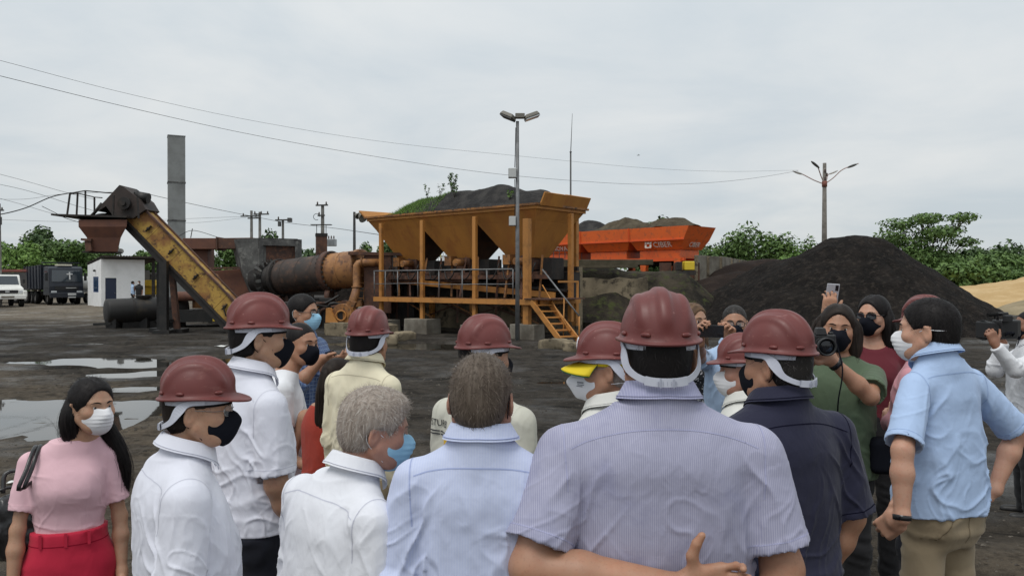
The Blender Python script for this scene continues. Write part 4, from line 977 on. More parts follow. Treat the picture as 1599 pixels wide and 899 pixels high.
    # blower
    bl = empty('blower', at(537, 515, 28.6)); bl.location.z = 0; tag(bl, 'round orange blower casing on a wedge stand below the drum', 'blower'); o3 = Vector(bl.location)
    c = at(537, 492, 28.6) - o3; q = MB(); q.cyl(c + Vector((-.05, -.18, 0)), c + Vector((.1, .22, 0)), .44, n=26); q.build('casing', M_YELD, bl, .02)
    q = MB(); q.lathe([(.16, 0), (.20, .0), (.20, .08), (.16, .08), (.16, 0)], 20, c + Vector((-.05, -.22, 0)), (0, -1, 0)); q.build('inlet_ring', M_POST, bl)
    q = MB(); q.cyl(c + Vector((-.05, -.20, 0)), c + Vector((-.05, -.19, 0)), .15, n=18); q.build('inlet', M_DARK, bl)
    q = MB(); q.box(c + Vector((.25, 0, .3)), (.28, .36, .5), R=Matrix.Rotation(.4, 3, 'Y')); q.build('outlet', M_YELD, bl, .02)
    q = MB(); q.box((c.x, c.y, .18), (.9, .7, .36)); q.build('base', M_CONC2, bl, .02)
    q = MB(); q.add([(c.x - .62, c.y - .3, .35), (c.x - .15, c.y - .3, .35), (c.x - .5, c.y - .3, .88), (c.x - .6, c.y - .3, .88), (c.x - .62, c.y + .2, .35), (c.x - .15, c.y + .2, .35), (c.x - .5, c.y + .2, .88), (c.x - .6, c.y + .2, .88)], [(0, 1, 2, 3), (7, 6, 5, 4), (0, 4, 5, 1), (1, 5, 6, 2), (2, 6, 7, 3), (3, 7, 4, 0)]); q.build('wedge_stand', M_POST, bl)
    # smoke hood over the left end
    hd = empty('smoke_hood', (gx(420, 34), 34, 0)); tag(hd, 'sooty grey smoke hood over the burnt end of the drum', 'hood'); oh = Vector(hd.location)
    D = 33.1; prof = [at(368, 373, D), at(404, 371.5, D), at(404, 455, D), at(392, 456, D), at(378, 420, D)]
    q = MB(); V = [p - oh for p in prof] + [p - oh + Vector((-.8, 1.7, 0)) for p in prof]; k = len(prof); q.add(V, [list(range(k)), list(range(k, 2 * k))[::-1]] + [(i, (i + 1) % k, k + (i + 1) % k, k + i) for i in range(k)]); q.build('side_chute', M_GREYST, hd)
    fa, fb = at(404.5, 372, D), at(465, 373.5, D + .8)
    def fp(t, z): p = fa.lerp(fb, t) - oh; return Vector((p.x, p.y, z))
    zt, zb = fa.z, 1.85 + .25
    q = MB(); r_in = lambda t: 1
    for (t0, t1, z0, z1) in ((0, 1, zt - .30, zt), (.0, .10, 1.9, zt - .30), (.93, 1, 2.1, zt - .30)):
        q.add([fp(t0, z0), fp(t1, z0), fp(t1, z1), fp(t0, z1)] + [fp(t0, z0) + Vector((.1, .3, 0)), fp(t1, z0) + Vector((.1, .3, 0)), fp(t1, z1) + Vector((.1, .3, 0)), fp(t0, z1) + Vector((.1, .3, 0))], [(0, 1, 2, 3), (7, 6, 5, 4), (0, 4, 5, 1), (1, 5, 6, 2), (2, 6, 7, 3), (3, 7, 4, 0)])
    q.build('front_frame', M_GREYST, hd)
    q = MB(); b_ = Vector((.06, .22, 0)); q.add([fp(.1, 1.9) + b_, fp(.93, 2.0) + b_, fp(.93, zt - .3) + b_, fp(.1, zt - .3) + b_], [(0, 1, 2, 3)]); q.build('recessed_panel', M_RUST, hd, solid=.04)
    q = MB(); q.add([fp(0, zt - .005), fp(1, zt - .005), fp(1, zt - .005) + Vector((-.75, 1.6, 0)), fp(0, zt - .005) + Vector((-.75, 1.6, 0))], [(0, 1, 2, 3)]); q.build('top_plate', M_GREYST, hd, solid=.05)
    q = MB(); q.add([fp(1, 2.0) + Vector((-.10, .32, 0)), fp(1, 2.0) + Vector((-.75, 1.6, 0)), fp(1, zt - .03) + Vector((-.75, 1.6, 0)), fp(1, zt - .03) + Vector((-.10, .32, 0))], [(0, 1, 2, 3)]); q.build('right_plate', M_GREYST, hd, solid=.05)
    # torn seal leaves round the drum mouth
    sl = MB(); rr = random.Random(2); c0 = P(.13) + o - oh
    for k in range(34):
        a = -.4 + 4.0 * k / 33; d = u * cos(a) + w * sin(a); t_ = ax.cross(d)
        b0 = c0 + d * R * .86; e = b0 + d * rr.uniform(.12, .28) - ax * rr.uniform(-.05, .25); sl.cm = k % 3 == 0; sl.add([b0 - t_ * .07, b0 + t_ * .07, e + t_ * .06, e - t_ * .06], [(0, 1, 2, 3)])
    z = sl.build('seal_leaves', [M_SOOT, M_GREYST], hd, solid=.012); z['kind'] = 'stuff'
    # brown duct and collector
    du = empty('exhaust_duct', (gx(315, 35), 35, 0)); tag(du, 'boxy rust-brown exhaust duct bending down into the collector', 'duct'); od = Vector(du.location)
    q = MB(); a = at(294, 381, 34.6); b = at(345, 381, 34.4); q.bar(a - od, b - od, .9, .48); q.build('duct_section', M_RUSTR, du, .01)
    q = MB(); a = at(345.6, 380.7, 34.4); b = at(402, 380, 34.0); q.bar(a - od, b - od, .88, .46); q.build('duct_section', M_RUST, du, .01)
    q = MB(); a = at(314, 388, 34.7); q.box((a.x - od.x, a.y - od.y + .1, (a.z + 1.9) / 2), (.82, .8, a.z - 1.9 - .02)); q.build('duct_leg', M_RUSTR, du, .01)
    q = MB(); a = at(345, 381, 34.38); q.box(a - od + Vector((0, 0, 0)), (.06, 1.0, .58)); q.build('duct_flange', M_RUST, du)
    q = MB(); a = at(298, 368, 34.5); q.tube([a - od + Vector((0, 0, -.1)), a - od + Vector((.08, 0, .32))], .02, 6); q.build('stay_post', M_SOOT, du)
    co = empty('dust_collector', (gx(356, 34.5), 34.5, 0)); tag(co, 'red-brown box shaped dust collector behind the elevator foot', 'collector'); oc = Vector(co.location)
    z1 = gz(418.5, 34.0); q = MB(); q.add([at(316, 424, 34.0) - oc, at(392, 418.5, 33.8) - oc, at(396, 470, 33.8) - oc, at(318, 480, 34) - oc] + [p - oc + Vector((.2, 1.5, 0)) for p in (at(316, 424, 34.0), at(392, 418.5, 33.8), at(396, 470, 33.8), at(318, 480, 34))], [(3, 2, 1, 0), (4, 5, 6, 7), (0, 1, 5, 4), (1, 2, 6, 5), (2, 3, 7, 6), (3, 0, 4, 7)]); q.build('casing', M_RUSTR, co, .02)
    q = MB(); a = at(322, 418.8, 33.75) - oc; b = at(393, 417.8, 33.6) - oc; q.bar(a, b, .12, .08); q.build('top_flange', M_RUST, co)
    q = MB(); q.add([at(318, 478, 33.95) - oc, at(396, 470, 33.75) - oc, at(372, 505, 33.9) - oc, at(338, 505, 34) - oc] + [p - oc + Vector((.1, 1.1, 0)) for p in (at(318, 478, 33.95), at(396, 470, 33.75), at(372, 505, 33.9), at(338, 505, 34))], [(3, 2, 1, 0), (4, 5, 6, 7), (1, 2, 6, 5), (2, 3, 7, 6), (3, 0, 4, 7)]); q.build('cone', M_RUST, co)
    for dx in (-.9, .2, 1.0):
        q = MB(); q.box((dx, .3, .2), (.16, .16, 1.5)); q.build('leg', M_DARK, co)
    tk = empty('pump_set', (gx(322, 32.5), 32.5, 0)); tag(tk, 'dusty orange pump tank behind the elevator legs', 'tank'); 
    q = MB(); q.cyl((0, 0, .75), (0, 0, 2.05), .55, n=22); q.ball((0, 0, 2.05), (.55, .55, .2), 22, 8); q.build('vessel', M_DRUMY, tk)
    q = MB(); q.cyl((-1.1, -.5, 1.25), (.7, -.5, 1.25), .2, n=16); q.ball((.7, -.5, 1.25), .2, 12, 8); q.build('motor', M_RUSTR, tk)
    q = MB(); q.box((0, -.2, .45), (3.4, 1.6, .5)); q.build('skid', M_DARK, tk); 
    q = MB(); q.box((.75, -1.05, .62), (.12, .08, .75)); q.build('gauge_post', mat('signal_yellow', (.6, .42, .03), .5), tk)
    # chimney and brown stub stack
    ch = empty('chimney', (gx(276, 39), 39, 0)); tag(ch, 'tall square grey steel chimney behind the elevator', 'chimney'); s = .80
    zt = gz(215, 39); mg = mat('chimney_grey', (.235, .245, .24), .7, (.175, .18, .175), 1.3, .42, .62, bump=.2, bscale=9, bdist=.01)
    zj = [0, 1.9, gz(345, 39), gz(286, 39), zt]
    for k in range(4):
        q = MB(); q.box((0, 0, (zj[k] + zj[k + 1]) / 2), (s + .004 * (k % 2), s + .004 * (k % 2), zj[k + 1] - zj[k] - .02), rot=.45); q.build('section', mg, ch, .01)
    for k in (2, 3):
        q = MB(); q.box((0, 0, zj[k]), (s + .05, s + .05, .06), rot=.45); q.build('joint_flange', M_GREYST, ch)
    q = MB(); q.box((0, 0, zt + .02), (s + .03, s + .03, .05), rot=.45); q.build('top_rim', mg, ch)
    sk = empty('steel_stack', (gx(502, 36), 36, 0)); tag(sk, 'short rusty steel stack rising behind the drum', 'stack')
    zt = gz(365, 36); q = MB(); q.box((0, 0, zt / 2), (.5, .5, zt), rot=.3); q.build('shaft', M_RUST, sk, .01); q = MB(); q.box((0, 0, zt - .06), (.54, .54, .14), rot=.3); q.build('collar', M_SOOT, sk)
    q = MB(); q.box((0, 0, zt + .42), (.95, .3, .03)); q.build('rain_cap', M_SOOT, sk)
    for x in (-.22, .22): q = MB(); q.bar((x, 0, zt), (x, 0, zt + .42), .025); q.build('cap_post', M_SOOT, sk)
    q = MB(); q.add([(.26, -.2, 1.6), (.85, -.2, 1.6), (.28, -.2, 2.9), (.26, .2, 1.6), (.85, .2, 1.6), (.28, .2, 2.9)], [(0, 1, 2), (5, 4, 3), (0, 3, 4, 1), (1, 4, 5, 2), (2, 5, 3, 0)]); q.build('gusset', M_RUST, sk)
drum()

# ---- elevator, loading bin, tank
def elevator():
    D = 28.2; root = empty('slat_elevator', (gx(265, D), D, 0)); tag(root, 'sloping worn yellow slat elevator on dark steel legs', 'elevator'); o = Vector(root.location)
    top = at(206, 335, D); bot = at(378, 512, D); ax = (bot - top).normalized(); up = Vector((0, -1, 0)).cross(ax).normalized(); up = -up if up.z < 0 else up
    wd = .62; hh = .86
    def P(t, a, y): return top.lerp(bot, t) + up * a + Vector((0, y, 0)) - o
    Lh = (bot - top).length
    nP = 5
    for s, m in ((-wd / 2, M_ELV), (wd / 2, M_ELV)):
        for k in range(nP):
            t0, t1 = k / nP + .001, (k + 1) / nP - .001; q = MB(); th = .04
            q.add([P(t0, -.18, s), P(t1, -.18, s), P(t1, hh - .3, s), P(t0, hh - .3, s), P(t0, -.18, s + th), P(t1, -.18, s + th), P(t1, hh - .3, s + th), P(t0, hh - .3, s + th)], [(0, 1, 2, 3), (7, 6, 5, 4), (0, 4, 5, 1), (1, 5, 6, 2), (2, 6, 7, 3), (3, 7, 4, 0)])
            q.build('side_panel', m, root)
        for a in (-.20, hh - .29):
            q = MB(); q.bar(P(-.02, a, s - .03), P(1, a, s - .03), .08, .07); q.build('flange_rail', M_RUST if a > 0 else M_SOOT, root)
    q = MB(); q.bar(P(-.03, -.32, .05), P(1.0, -.32, .05), wd + .1, .24); q.build('return_trough', M_SOOT, root)
    q = MB(); q.bar(P(-.02, hh - .34, 0), P(1, hh - .34, 0), wd - .1, .05); q.build('top_cover', M_ELV, root)
    for k, t in enumerate((.16, .36, .58, .84)):
        q = MB(); c = P(t, .18, -wd / 2 - .02); q.cyl(c, c + Vector((0, -.06, 0)), .055, n=12); q.ball(c + Vector((0, -.06, 0)), .04, 10, 6); q.build('bearing', M_SOOT, root)
        q = MB(); q.bar(P(t, .05, -wd / 2 - .045), P(t, .32, -wd / 2 - .045), .08, .03); q.build('bearing_plate', M_SOOT, root)
    q = MB(); q.bar(P(.83, .17, -wd / 2 - .06), P(.89, -.02, -wd / 2 - .06), .06, .03); q.build('tension_rod', M_SOOT, root)
    # head housing
    pts = [(160, 318), (187, 289), (191, 290), (219, 312), (228, 327), (208, 341), (176, 336), (166, 322), (153, 330)]
    q = MB(); V = [at(x, y, D - .5) - o for x, y in pts]; V2 = [v + Vector((0, 1.1, 0)) for v in V]; n = len(V); q.add(V + V2, [list(range(n)), list(range(n, 2 * n))[::-1]] + [(i, (i + 1) % n, n + (i + 1) % n, n + i) for i in range(n)]); q.build('head_housing', mat('sooty_brown_plate', (.045, .030, .025), .7, (.022, .018, .016), 1.6, bump=.4, bscale=16, bdist=.01), root)
    q = MB(); c = at(196, 318, D - .55) - o; q.cyl(c, c + Vector((0, -.12, 0)), .22, n=20); q.cyl(c + Vector((0, -.12, 0)), c + Vector((0, -.2, 0)), .09, n=12); q.build('head_sprocket', M_SOOT, root)
    q = MB(); c = at(222, 308, D - .2) - o; q.cyl(c + Vector((-.18, 0, .03)), c + Vector((.25, 0, -.05)), .19, n=18); q.cyl(c + Vector((-.22, 0, .1)), c + Vector((-.1, 0, .14)), .12, n=12); q.build('drive_motor', M_DARK, root)
    q = MB(); q.tube([at(160, 318, D - .3) - o, at(146, 335, D - .3) - o], [.07, .05], 8); q.tube([at(156, 324, D - .3) - o, at(140, 340, D - .3) - o], .05, 8); q.build('discharge_lip', M_SOOT, root)
    for (px, py0, D2, w) in ((256, 408, D - .55, .27), (266.5, 400, D + .2, .20), (250, 412, D + .7, .2)):
        a = at(px, py0, D2) - o; q = MB(); b = Vector((a.x + .25 * (px > 260), a.y, -.05)); q.bar(a, b, w, w * .8); q.build('leg', M_RUST if px > 260 else M_DARK, root)
        q = MB(); q.box((b.x, b.y, .04), (.6, .6, .16)); q.build('foot_plate', M_DARK, root)
    q = MB(); q.bar(at(252, 500, D - .3) - o, at(270, 500, D + .1) - o, .1); q.build('cross_tie', M_DARK, root)
    # loading bin with guard rail
    bn = empty('loading_bin', (gx(160, D), D, gz(393, D))); tag(bn, 'red-brown steel loading bin hanging under the elevator head', 'bin'); ob = Vector(bn.location)
    def ring(x0, x1, py, d0, d1): return [at(x0, py, D + d0) - ob, at(x1, py, D + d0) - ob, at(x1, py, D + d1) - ob, at(x0, py, D + d1) - ob]
    A = ring(123, 199, 343, -.75, .9); B = ring(123, 198, 354, -.75, .9); C = ring(136, 189, 371, -.6, .75); E = ring(139, 184, 393, -.5, .65)
    q = MB(); q.add(A + B + C + E, [(i + 4 * k, (i + 1) % 4 + 4 * k, (i + 1) % 4 + 4 * (k + 1), i + 4 * (k + 1)) for k in range(3) for i in range(4)] + [(3, 2, 1, 0), (12, 13, 14, 15)], False); q.build('hopper', M_RUSTR, bn)
    q = MB(); a = at(130, 374, D - .55) - ob; b = at(146, 375, D - .55) - ob; q.bar(a, b, .3, .08); q.bar(at(139, 376, D - .55) - ob, at(141, 392, D - .55) - ob, .22, .2); q.build('side_bracket', M_RUST, bn)
    q = MB(); q.bar(at(163, 350, D - .76) - ob, at(163, 392, D - .44) - ob, .04, .03) if False else q.box((0, 0, -.02), (.98, .9, .06)); q.build('outlet_gate', M_SOOT, bn)
    q = MB(); q.bar(at(104, 338.5, D + .1) - ob, at(218, 342, D + .1) - ob, 1.9, .06); q.build('deck', M_SOOT, bn)
    heap_m = MB(); rows = []
    for i in range(9):
        rows.append([at(122 + 76 * j / 12, 339 - 6 * math.exp(-((j - 7) / 3) ** 2 - ((i - 4) / 2.5) ** 2) - .7 * ((i * 7 + j * 5) % 3), D - .75 + 1.6 * i / 8) - ob for j in range(13)])
    hp = heap_m.grid(rows).build('asphalt_heap', M_COAL, None, 0, bn.location); tag(hp, 'small black heap of asphalt in the loading bin', 'heap')
    f = D - .8; b2 = D + 1.0
    posts = [((105, 338), (110, 302), f), ((120, 338), (122, 301), f + .6), ((134, 337), (134, 298), b2), ((148, 334), (148, 308), b2 + .4), ((177, 338), (178, 305), f), ((217, 341), (215, 308), f)]
    for (a, b, d) in posts:
        q = MB(); q.bar(at(*a, d) - ob, at(*b, d) - ob, .05); q.build('rail_post', M_SOOT, bn)
    for seq in ([(110, 302, f), (134, 298, b2), (165, 301, b2), (215, 304, b2 - .3)], [(110, 303, f), (122, 302, f + .6), (148, 308, b2 + .4), (160, 309, b2)]):
        q = MB(); q.tube([at(*p) - ob for p in seq], .022, 6); q.build('guard_rail', M_SOOT, bn)
    # lying tank
    D = 31; tk = empty('bitumen_tank', (gx(205, D), D, 0)); tag(tk, 'black lying cylindrical tank with tan stains left of the elevator legs', 'tank'); ot = Vector(tk.location)
    a = at(166, 487, 30.6) - ot; b = at(290, 481, 32.6) - ot; d = (b - a); Lt = d.length; d.normalize(); R = .52
    mt = mat('tank_black', (.014, .0125, .0115), .6, (.085, .062, .035), .9, .5, .72, bump=.3, bscale=14, bdist=.01)
    q = MB(); q.lathe([(.02, -.06), (R * .6, -.05), (R * .93, -.01), (R, .05), (R, Lt - .05), (R * .9, Lt), (.02, Lt + .05)], 32, a, d); q.build('shell', mt, tk)
    for t in (.3, .62):
        q = MB(); q.lathe([(R * 1.003, Lt * t), (R * 1.02, Lt * t), (R * 1.02, Lt * t + .05), (R * 1.003, Lt * t + .05)], 32, a, d); q.build('band', M_SOOT, tk)
    q = MB(); c = a + d * Lt * .45; q.cyl(c + Vector((0, 0, R - .05)), c + Vector((0, 0, R + .06)), .28, n=18); q.cyl(c + Vector((0, 0, R + .06)), c + Vector((0, 0, R + .09)), .34, n=18); q.build('hatch', M_SOOT, tk)
    for t in (.12, .5, .88):
        c = a + d * Lt * t; q = MB(); q.box((c.x, c.y, .1), (.4, .9, c.z - R + .3 + .1)); q.build('saddle', M_DARK, tk)
    q = MB(); c = a + d * Lt * .5; q.box((c.x, c.y + .1, .0), (Lt * .7, .7, .6), rot=atan2(d.y, d.x)); q.build('burner_box', M_DARK, tk)
    q = MB(); q.bar(a + Vector((-.4, -.2, -.48)), a + Vector((.3, -.2, -.45)), .1); q.bar(a + Vector((-.5, -.2, -.72)), a + Vector((.5, -.1, -.70)), .22, .06); q.build('drain_pipe', M_DARK, tk)
elevator()
# ------------------------------------------------------------------ poles, lamps, cables, house, vehicles
M_POLE = mat('pole_concrete', (.21, .195, .175), .85, (.13, .12, .105), 3, bump=.2, bscale=30, bdist=.005)
M_POLEW = mat('pole_grey', (.20, .195, .18), .8, (.12, .115, .105), 3)
M_STEELD = mat('dark_steel', (.07, .07, .068), .55, (.045, .045, .044), 6, metal=.2)
M_LAMPH = mat('lamp_housing', (.165, .155, .13), .55); M_LGLASS = mat('lamp_glass', (.5, .52, .52), .15)
M_WIRE_ = mat('cable_black', (.012, .012, .013), .7)
M_INSUL = mat('insulator', (.07, .045, .035), .35)
def wire(pts, r, label, n=40, group='cables crossing the sky'):
    P = smooth_path([tuple(at(*p)) for p in pts], n); mb = MB(); mb.tube([tuple(p) for p in P], r * .62, 5)
    o = mb.build('cable', M_WIRE_); tag(o, label, 'cable', group)
wire([(-60, 82, 24), (0, 95, 26), (200, 147, 32), (400, 190, 38), (600, 222, 43), (800, 243, 48), (1000, 262, 53), (1130, 268, 56), (1246, 266, 58)], .011, 'upper thin cable sagging from top left to the double street lamp')
wire([(-60, 106, 24), (0, 119, 26), (200, 168, 32), (400, 212, 38), (600, 247, 43), (760, 270, 47), (890, 282, 50), (1000, 288, 53), (1100, 286, 55), (1180, 278, 57), (1246, 267, 58)], .016, 'lower thicker cable sagging from top left to the double street lamp')
wire([(-40, 262, 60), (30, 280, 60), (105, 301, 60), (150, 312, 60)], .022, 'faint cable from the left edge above the loading bin')
wire([(-40, 280, 50), (40, 297, 50), (108, 318, 50), (150, 330, 50)], .02, 'second cable from the left edge above the loading bin')
wire([(-30, 302, 45), (30, 318, 45), (70, 330, 45), (105, 339, 29)], .016, 'slack cable ending at the loading bin deck')
wire([(-30, 337, 27), (0, 335, 27), (40, 325, 27.2), (80, 308, 27.3), (112, 301, 27.4)], .03, 'thick black cable tied to the loading bin rail')
wire([(-20, 311, 55), (40, 311, 55), (100, 303, 50), (180, 300, 48)], .016, 'level cable behind the loading bin rail')
wire([(-20, 342, 60), (30, 344, 60), (110, 346, 60), (250, 343, 62), (385, 338, 66)], .016, 'low cable running from the left edge to the twin poles')
wire([(66, 322, 27.3), (88, 333, 27.4), (104, 341, 27.5), (124, 347, 27.6)], .018, 'loop of cable hanging below the loading bin deck')
wire([(231, 303, 40), (270, 312, 42), (330, 325, 46), (385, 336, 50), (450, 348, 50), (520, 356, 46), (596, 367, 33)], .022, 'dark cable from the elevator head to the hopper post')
wire([(262, 374, 34), (280, 368, 34.2), (303, 360, 34.5), (345, 372, 36)], .02, 'short cable over the rusty duct')
wire([(240, 343, 60), (300, 348, 62), (385, 340, 66)], .014, 'thin cable between chimney and twin poles')

def utility_pole(label, px, D, ytop, arms, w=.26, extra=None, mtl=None):
    root = empty('utility_pole', (gx(px, D), D, 0)); tag(root, label, 'pole', 'utility poles beyond the plant'); zt = gz(ytop, D); m = mtl or M_POLEW
    q = MB(); q.box((0, 0, zt / 2), (w, w * .8, zt), taper=(.62, .62)); q.build('shaft', m, root)
    for (py, x0, x1, ins) in arms:
        z = gz(py, D); a, b = gx(x0, D) - root.location.x, gx(x1, D) - root.location.x
        q = MB(); q.bar((a, -.12, z), (b, -.12, z + .02), .11, .10); q.build('crossarm', M_STEELD, root)
        for k in range(ins):
            x = a + (b - a) * (k + .2) / max(1, ins - .6); q = MB(); q.lathe([(.03, 0), (.05, .03), (.05, .06), (.075, .08), (.03, .13), (.06, .15), (.02, .21)], 10, (x, -.12, z + .05)); q.build('insulator', M_INSUL, root)
    return root, zt
utility_pole('left one of the twin utility poles with dangling leads', 393, 62, 329, [(338, 377, 405, 2)], .26)
utility_pole('right one of the twin utility poles with double arms', 406, 61, 331, [(335, 397, 421, 3), (341, 388, 408, 0)], .26)
r1, z1 = utility_pole('short utility pole with a dark camera box on its arm', 442, 55, 343, [(344, 431, 455, 1)], .22)
q = MB(); q.box((gx(454, 55) - r1.location.x, -.2, gz(344, 55)), (.26, .4, .30)); q.build('camera_box', M_STEELD, r1, .02)
q = MB(); q.box((gx(438, 55) - r1.location.x, -.2, gz(350, 55)), (.2, .2, .35)); q.build('meter_box', M_STEELD, r1, .02)
r2, z2 = utility_pole('tall utility pole behind the rusty stack with a grey transformer', 504, 54, 320, [(321, 494, 513, 2), (337, 497, 508, 1)], .30)
q = MB(); x = gx(518.5, 54) - r2.location.x; z = gz(379, 54); q.box((x, -.2, z), (.66, .55, .50)); q.build('transformer_tank', mat('transformer_grey', (.34, .36, .37), .5), r2, .04)
for k in range(7): q = MB(); q.box((x - .27 + k * .09, -.5, z), (.025, .1, .44)); q.build('cooling_fin', MATS['transformer_grey'], r2)
for k in range(3): q = MB(); q.lathe([(.04, 0), (.06, .06), (.035, .09), (.055, .14), (.02, .24)], 10, (x - .18 + k * .18, -.2, z + .25)); q.build('bushing', M_INSUL, r2)
q = MB(); q.tube([(-.12 + .22 * cos(t) - .25, -.2, gz(339, 54) + .22 * sin(t)) for t in np.linspace(0, 5.2, 14)], .02, 5); q.build('coiled_lead', M_WIRE_, r2)
r3, z3 = utility_pole('slim pole with two horn shaped floodlights left of the hoppers', 553.5, 46, 331, [], .20, mtl=M_STEELD)
for (px, s) in ((564, 1), (559, .62)):
    x = gx(px, 46) - r3.location.x; q = MB(); q.lathe([(.03, 0), (.10 * s, .03), (.14 * s, .12), (.34 * s, .50 * s), (.33 * s, .52 * s), (.10 * s, .14)], 16, (x - .12, -.25, gz(337, 46) + .10), Vector((.75, -.5, -.5))); q.build('horn_floodlight', M_LAMPH, r3)
q = MB(); q.bar((0, -.1, gz(335, 46)), (gx(566, 46) - r3.location.x, -.25, gz(334, 46)), .08); q.build('bracket', M_STEELD, r3)
r4, z4 = utility_pole('utility pole cut off by the left edge with a short arm', -1, 58, 318, [(329, -10, 8, 2)], .28)
q = MB(); q.box((.12, -.2, gz(345, 58)), (.3, .3, .6)); q.build('meter_box', M_STEELD, r4, .02)

def yard_lamp():
    D = 24.4; root = empty('lamp_post', (gx(808, D), D, 0)); tag(root, 'slim grey lamp post with two wide floodlight heads in front of the hoppers', 'lamp post'); zt = gz(190, D)
    q = MB(); q.tube([(0, 0, -.05), (0, 0, 3), (0, 0, zt)], [.075, .065, .05], 14); q.build('shaft', M_GALV, root)
    q = MB(); q.box((.08, -.02, gz(182, D)), (.30, .22, .15)); q.build('head_bracket', M_LAMPH, root, .02)
    for s in (-1, 1):
        M = Matrix.Rotation(s * .42, 3, 'Y') @ Matrix.Rotation(s * .35, 3, 'Z'); c = Vector((.08 + s * .36, -.04, gz(180.5, D) - .02))
        if s > 0: M = Matrix.Rotation(-.38, 3, 'Y') @ Matrix.Rotation(.2, 3, 'Z')
        else: M = Matrix.Rotation(.48, 3, 'Y') @ Matrix.Rotation(-.5, 3, 'Z')
        q = MB(); q.box((0, 0, 0), (.50, .34, .13), taper=(.8, .8)); q.v = [tuple(M @ Vector(v) + c) for v in q.v]; fl = q.build('floodlight', M_LAMPH, root, .03)
        q = MB(); q.box((0, 0, -.085), (.46, .30, .035)); q.v = [tuple(M @ Vector(v) + c) for v in q.v]; q.build('glass', M_STEELD if s < 0 else M_LGLASS, fl)
    for py, w, h in ((271, .26, .30), (345.5, .22, .30)):
        q = MB(); q.box((-.16, -.02, gz(py, D)), (w, .22, h)); b = q.build('junction_box', mat('box_grey', (.42, .43, .42), .6), root, .015)
        q = MB(); q.box((-.16, -.135, gz(py, D)), (w * .86, .012, h * .88)); q.build('cover', mat('box_lid', (.50, .51, .50), .6), b)
    q = MB(); q.tube([(-.055, -.02, gz(200, D)), (-.07, -.02, gz(240, D)), (-.085, -.02, gz(262, D))], .012, 6); q.build('cable', M_WIRE_, root)
    q = MB(); q.tube([(-.085, -.02, gz(280, D)), (-.075, -.02, gz(310, D)), (-.085, -.02, gz(338, D))], .012, 6); q.build('cable', M_WIRE_, root)
    D = 33.5; rd = empty('lightning_rod', (gx(891, D), D, 0)); tag(rd, 'very thin lightning rod mast rising behind the hoppers', 'mast'); zt = gz(178, D)
    q = MB(); q.tube([(0, 0, 0), (.0, 0, gz(240, D))], [.045, .035], 8); q.build('mast', M_STEELD, rd); q = MB(); q.tube([(.0, 0, gz(240, D)), (.07, 0, zt)], [.018, .008], 6); q.build('tip', M_STEELD, rd)
    q = MB(); q.ball((0, 0, gz(238, D)), .05, 8, 6); q.build('joint', M_STEELD, rd)
    D = 58; sl = empty('street_lamp', (gx(1287, D), D, 0)); tag(sl, 'tall concrete street lamp with four curved arms above the black heap', 'street lamp'); zt = gz(255, D)
    q = MB(); q.tube([(0, 0, 0), (0, 0, zt)], [.24, .13], 12); q.build('shaft', M_POLE, sl)
    q = MB(); q.cyl((0, 0, gz(292, D)), (0, 0, gz(283, D)), .19, n=12); q.build('arm_collar', mat('rusty_red_collar', (.20, .07, .05), .7), sl)
    for (x1, y1, x2, y2, dy) in ((1272, 262, 1266, 257, -.5), (1258, 271, 1244, 266, .6), (1312, 266, 1336, 257, -.4), (1300, 270, 1312, 265, .8)):
        a = at(1287, 288, D) - Vector(sl.location); b = at(x1, y1, D) - Vector(sl.location) + Vector((0, dy, 0)); c = at(x2, y2, D) - Vector(sl.location) + Vector((0, dy, 0))
        q = MB(); q.tube([tuple(p) for p in smooth_path([a, a.lerp(b, .5) + Vector((0, 0, -.05)), b, c], 14)], .04, 6); ar = q.build('arm', mat('arm_pale_red', (.40, .30, .28), .6), sl)
        q = MB(); m_ = b.lerp(c, .6); R = (c - b).to_track_quat('X', 'Z').to_matrix(); o_ = len(q.v); q.ball((0, 0, 0), (.42, .15, .09), 12, 8); q.v = [tuple(R @ Vector(v) + m_) for v in q.v]; q.build('lamp_head', M_STEELD if dy < 0 else mat('lamp_pale', (.6, .6, .6), .4), sl)
    for k in range(3): q = MB(); q.lathe([(.05, 0), (.1, .06), (.05, .1), (.09, .16), (.04, .26)], 10, (0 + .12 * (k % 2), -.12, gz(282 - k * 6, D))); q.build('insulator', M_INSUL, sl)
yard_lamp()

def bird():
    b = empty('bird', at(997, 243, 60)); tag(b, 'tiny dark bird flying in the open sky', 'bird'); m = mat('bird_dark', (.02, .02, .022), .7); B = Body()
    B.cap((-.12, 0, 0), (.10, 0, .02), .035, .03, k=.02); B.ell((.15, 0, .04), (.035, .03, .03), k=.02); B.cap((.18, 0, .04), (.22, 0, .035), .01, .004, k=.01); B.cap((-.12, 0, 0), (-.24, 0, .0), .02, .03, k=.02)
    for s in (-1, 1): B.cap((.02, s * .03, .02), (-.02, s * .20, .12), .02, .018, k=.02); B.cap((-.02, s * .20, .12), (-.14, s * .36, .06), .018, .008, k=.01)
    v, f, _ = B.mesh(.012, 1); link_mesh('body', v * .55, [f], m, b)
bird()

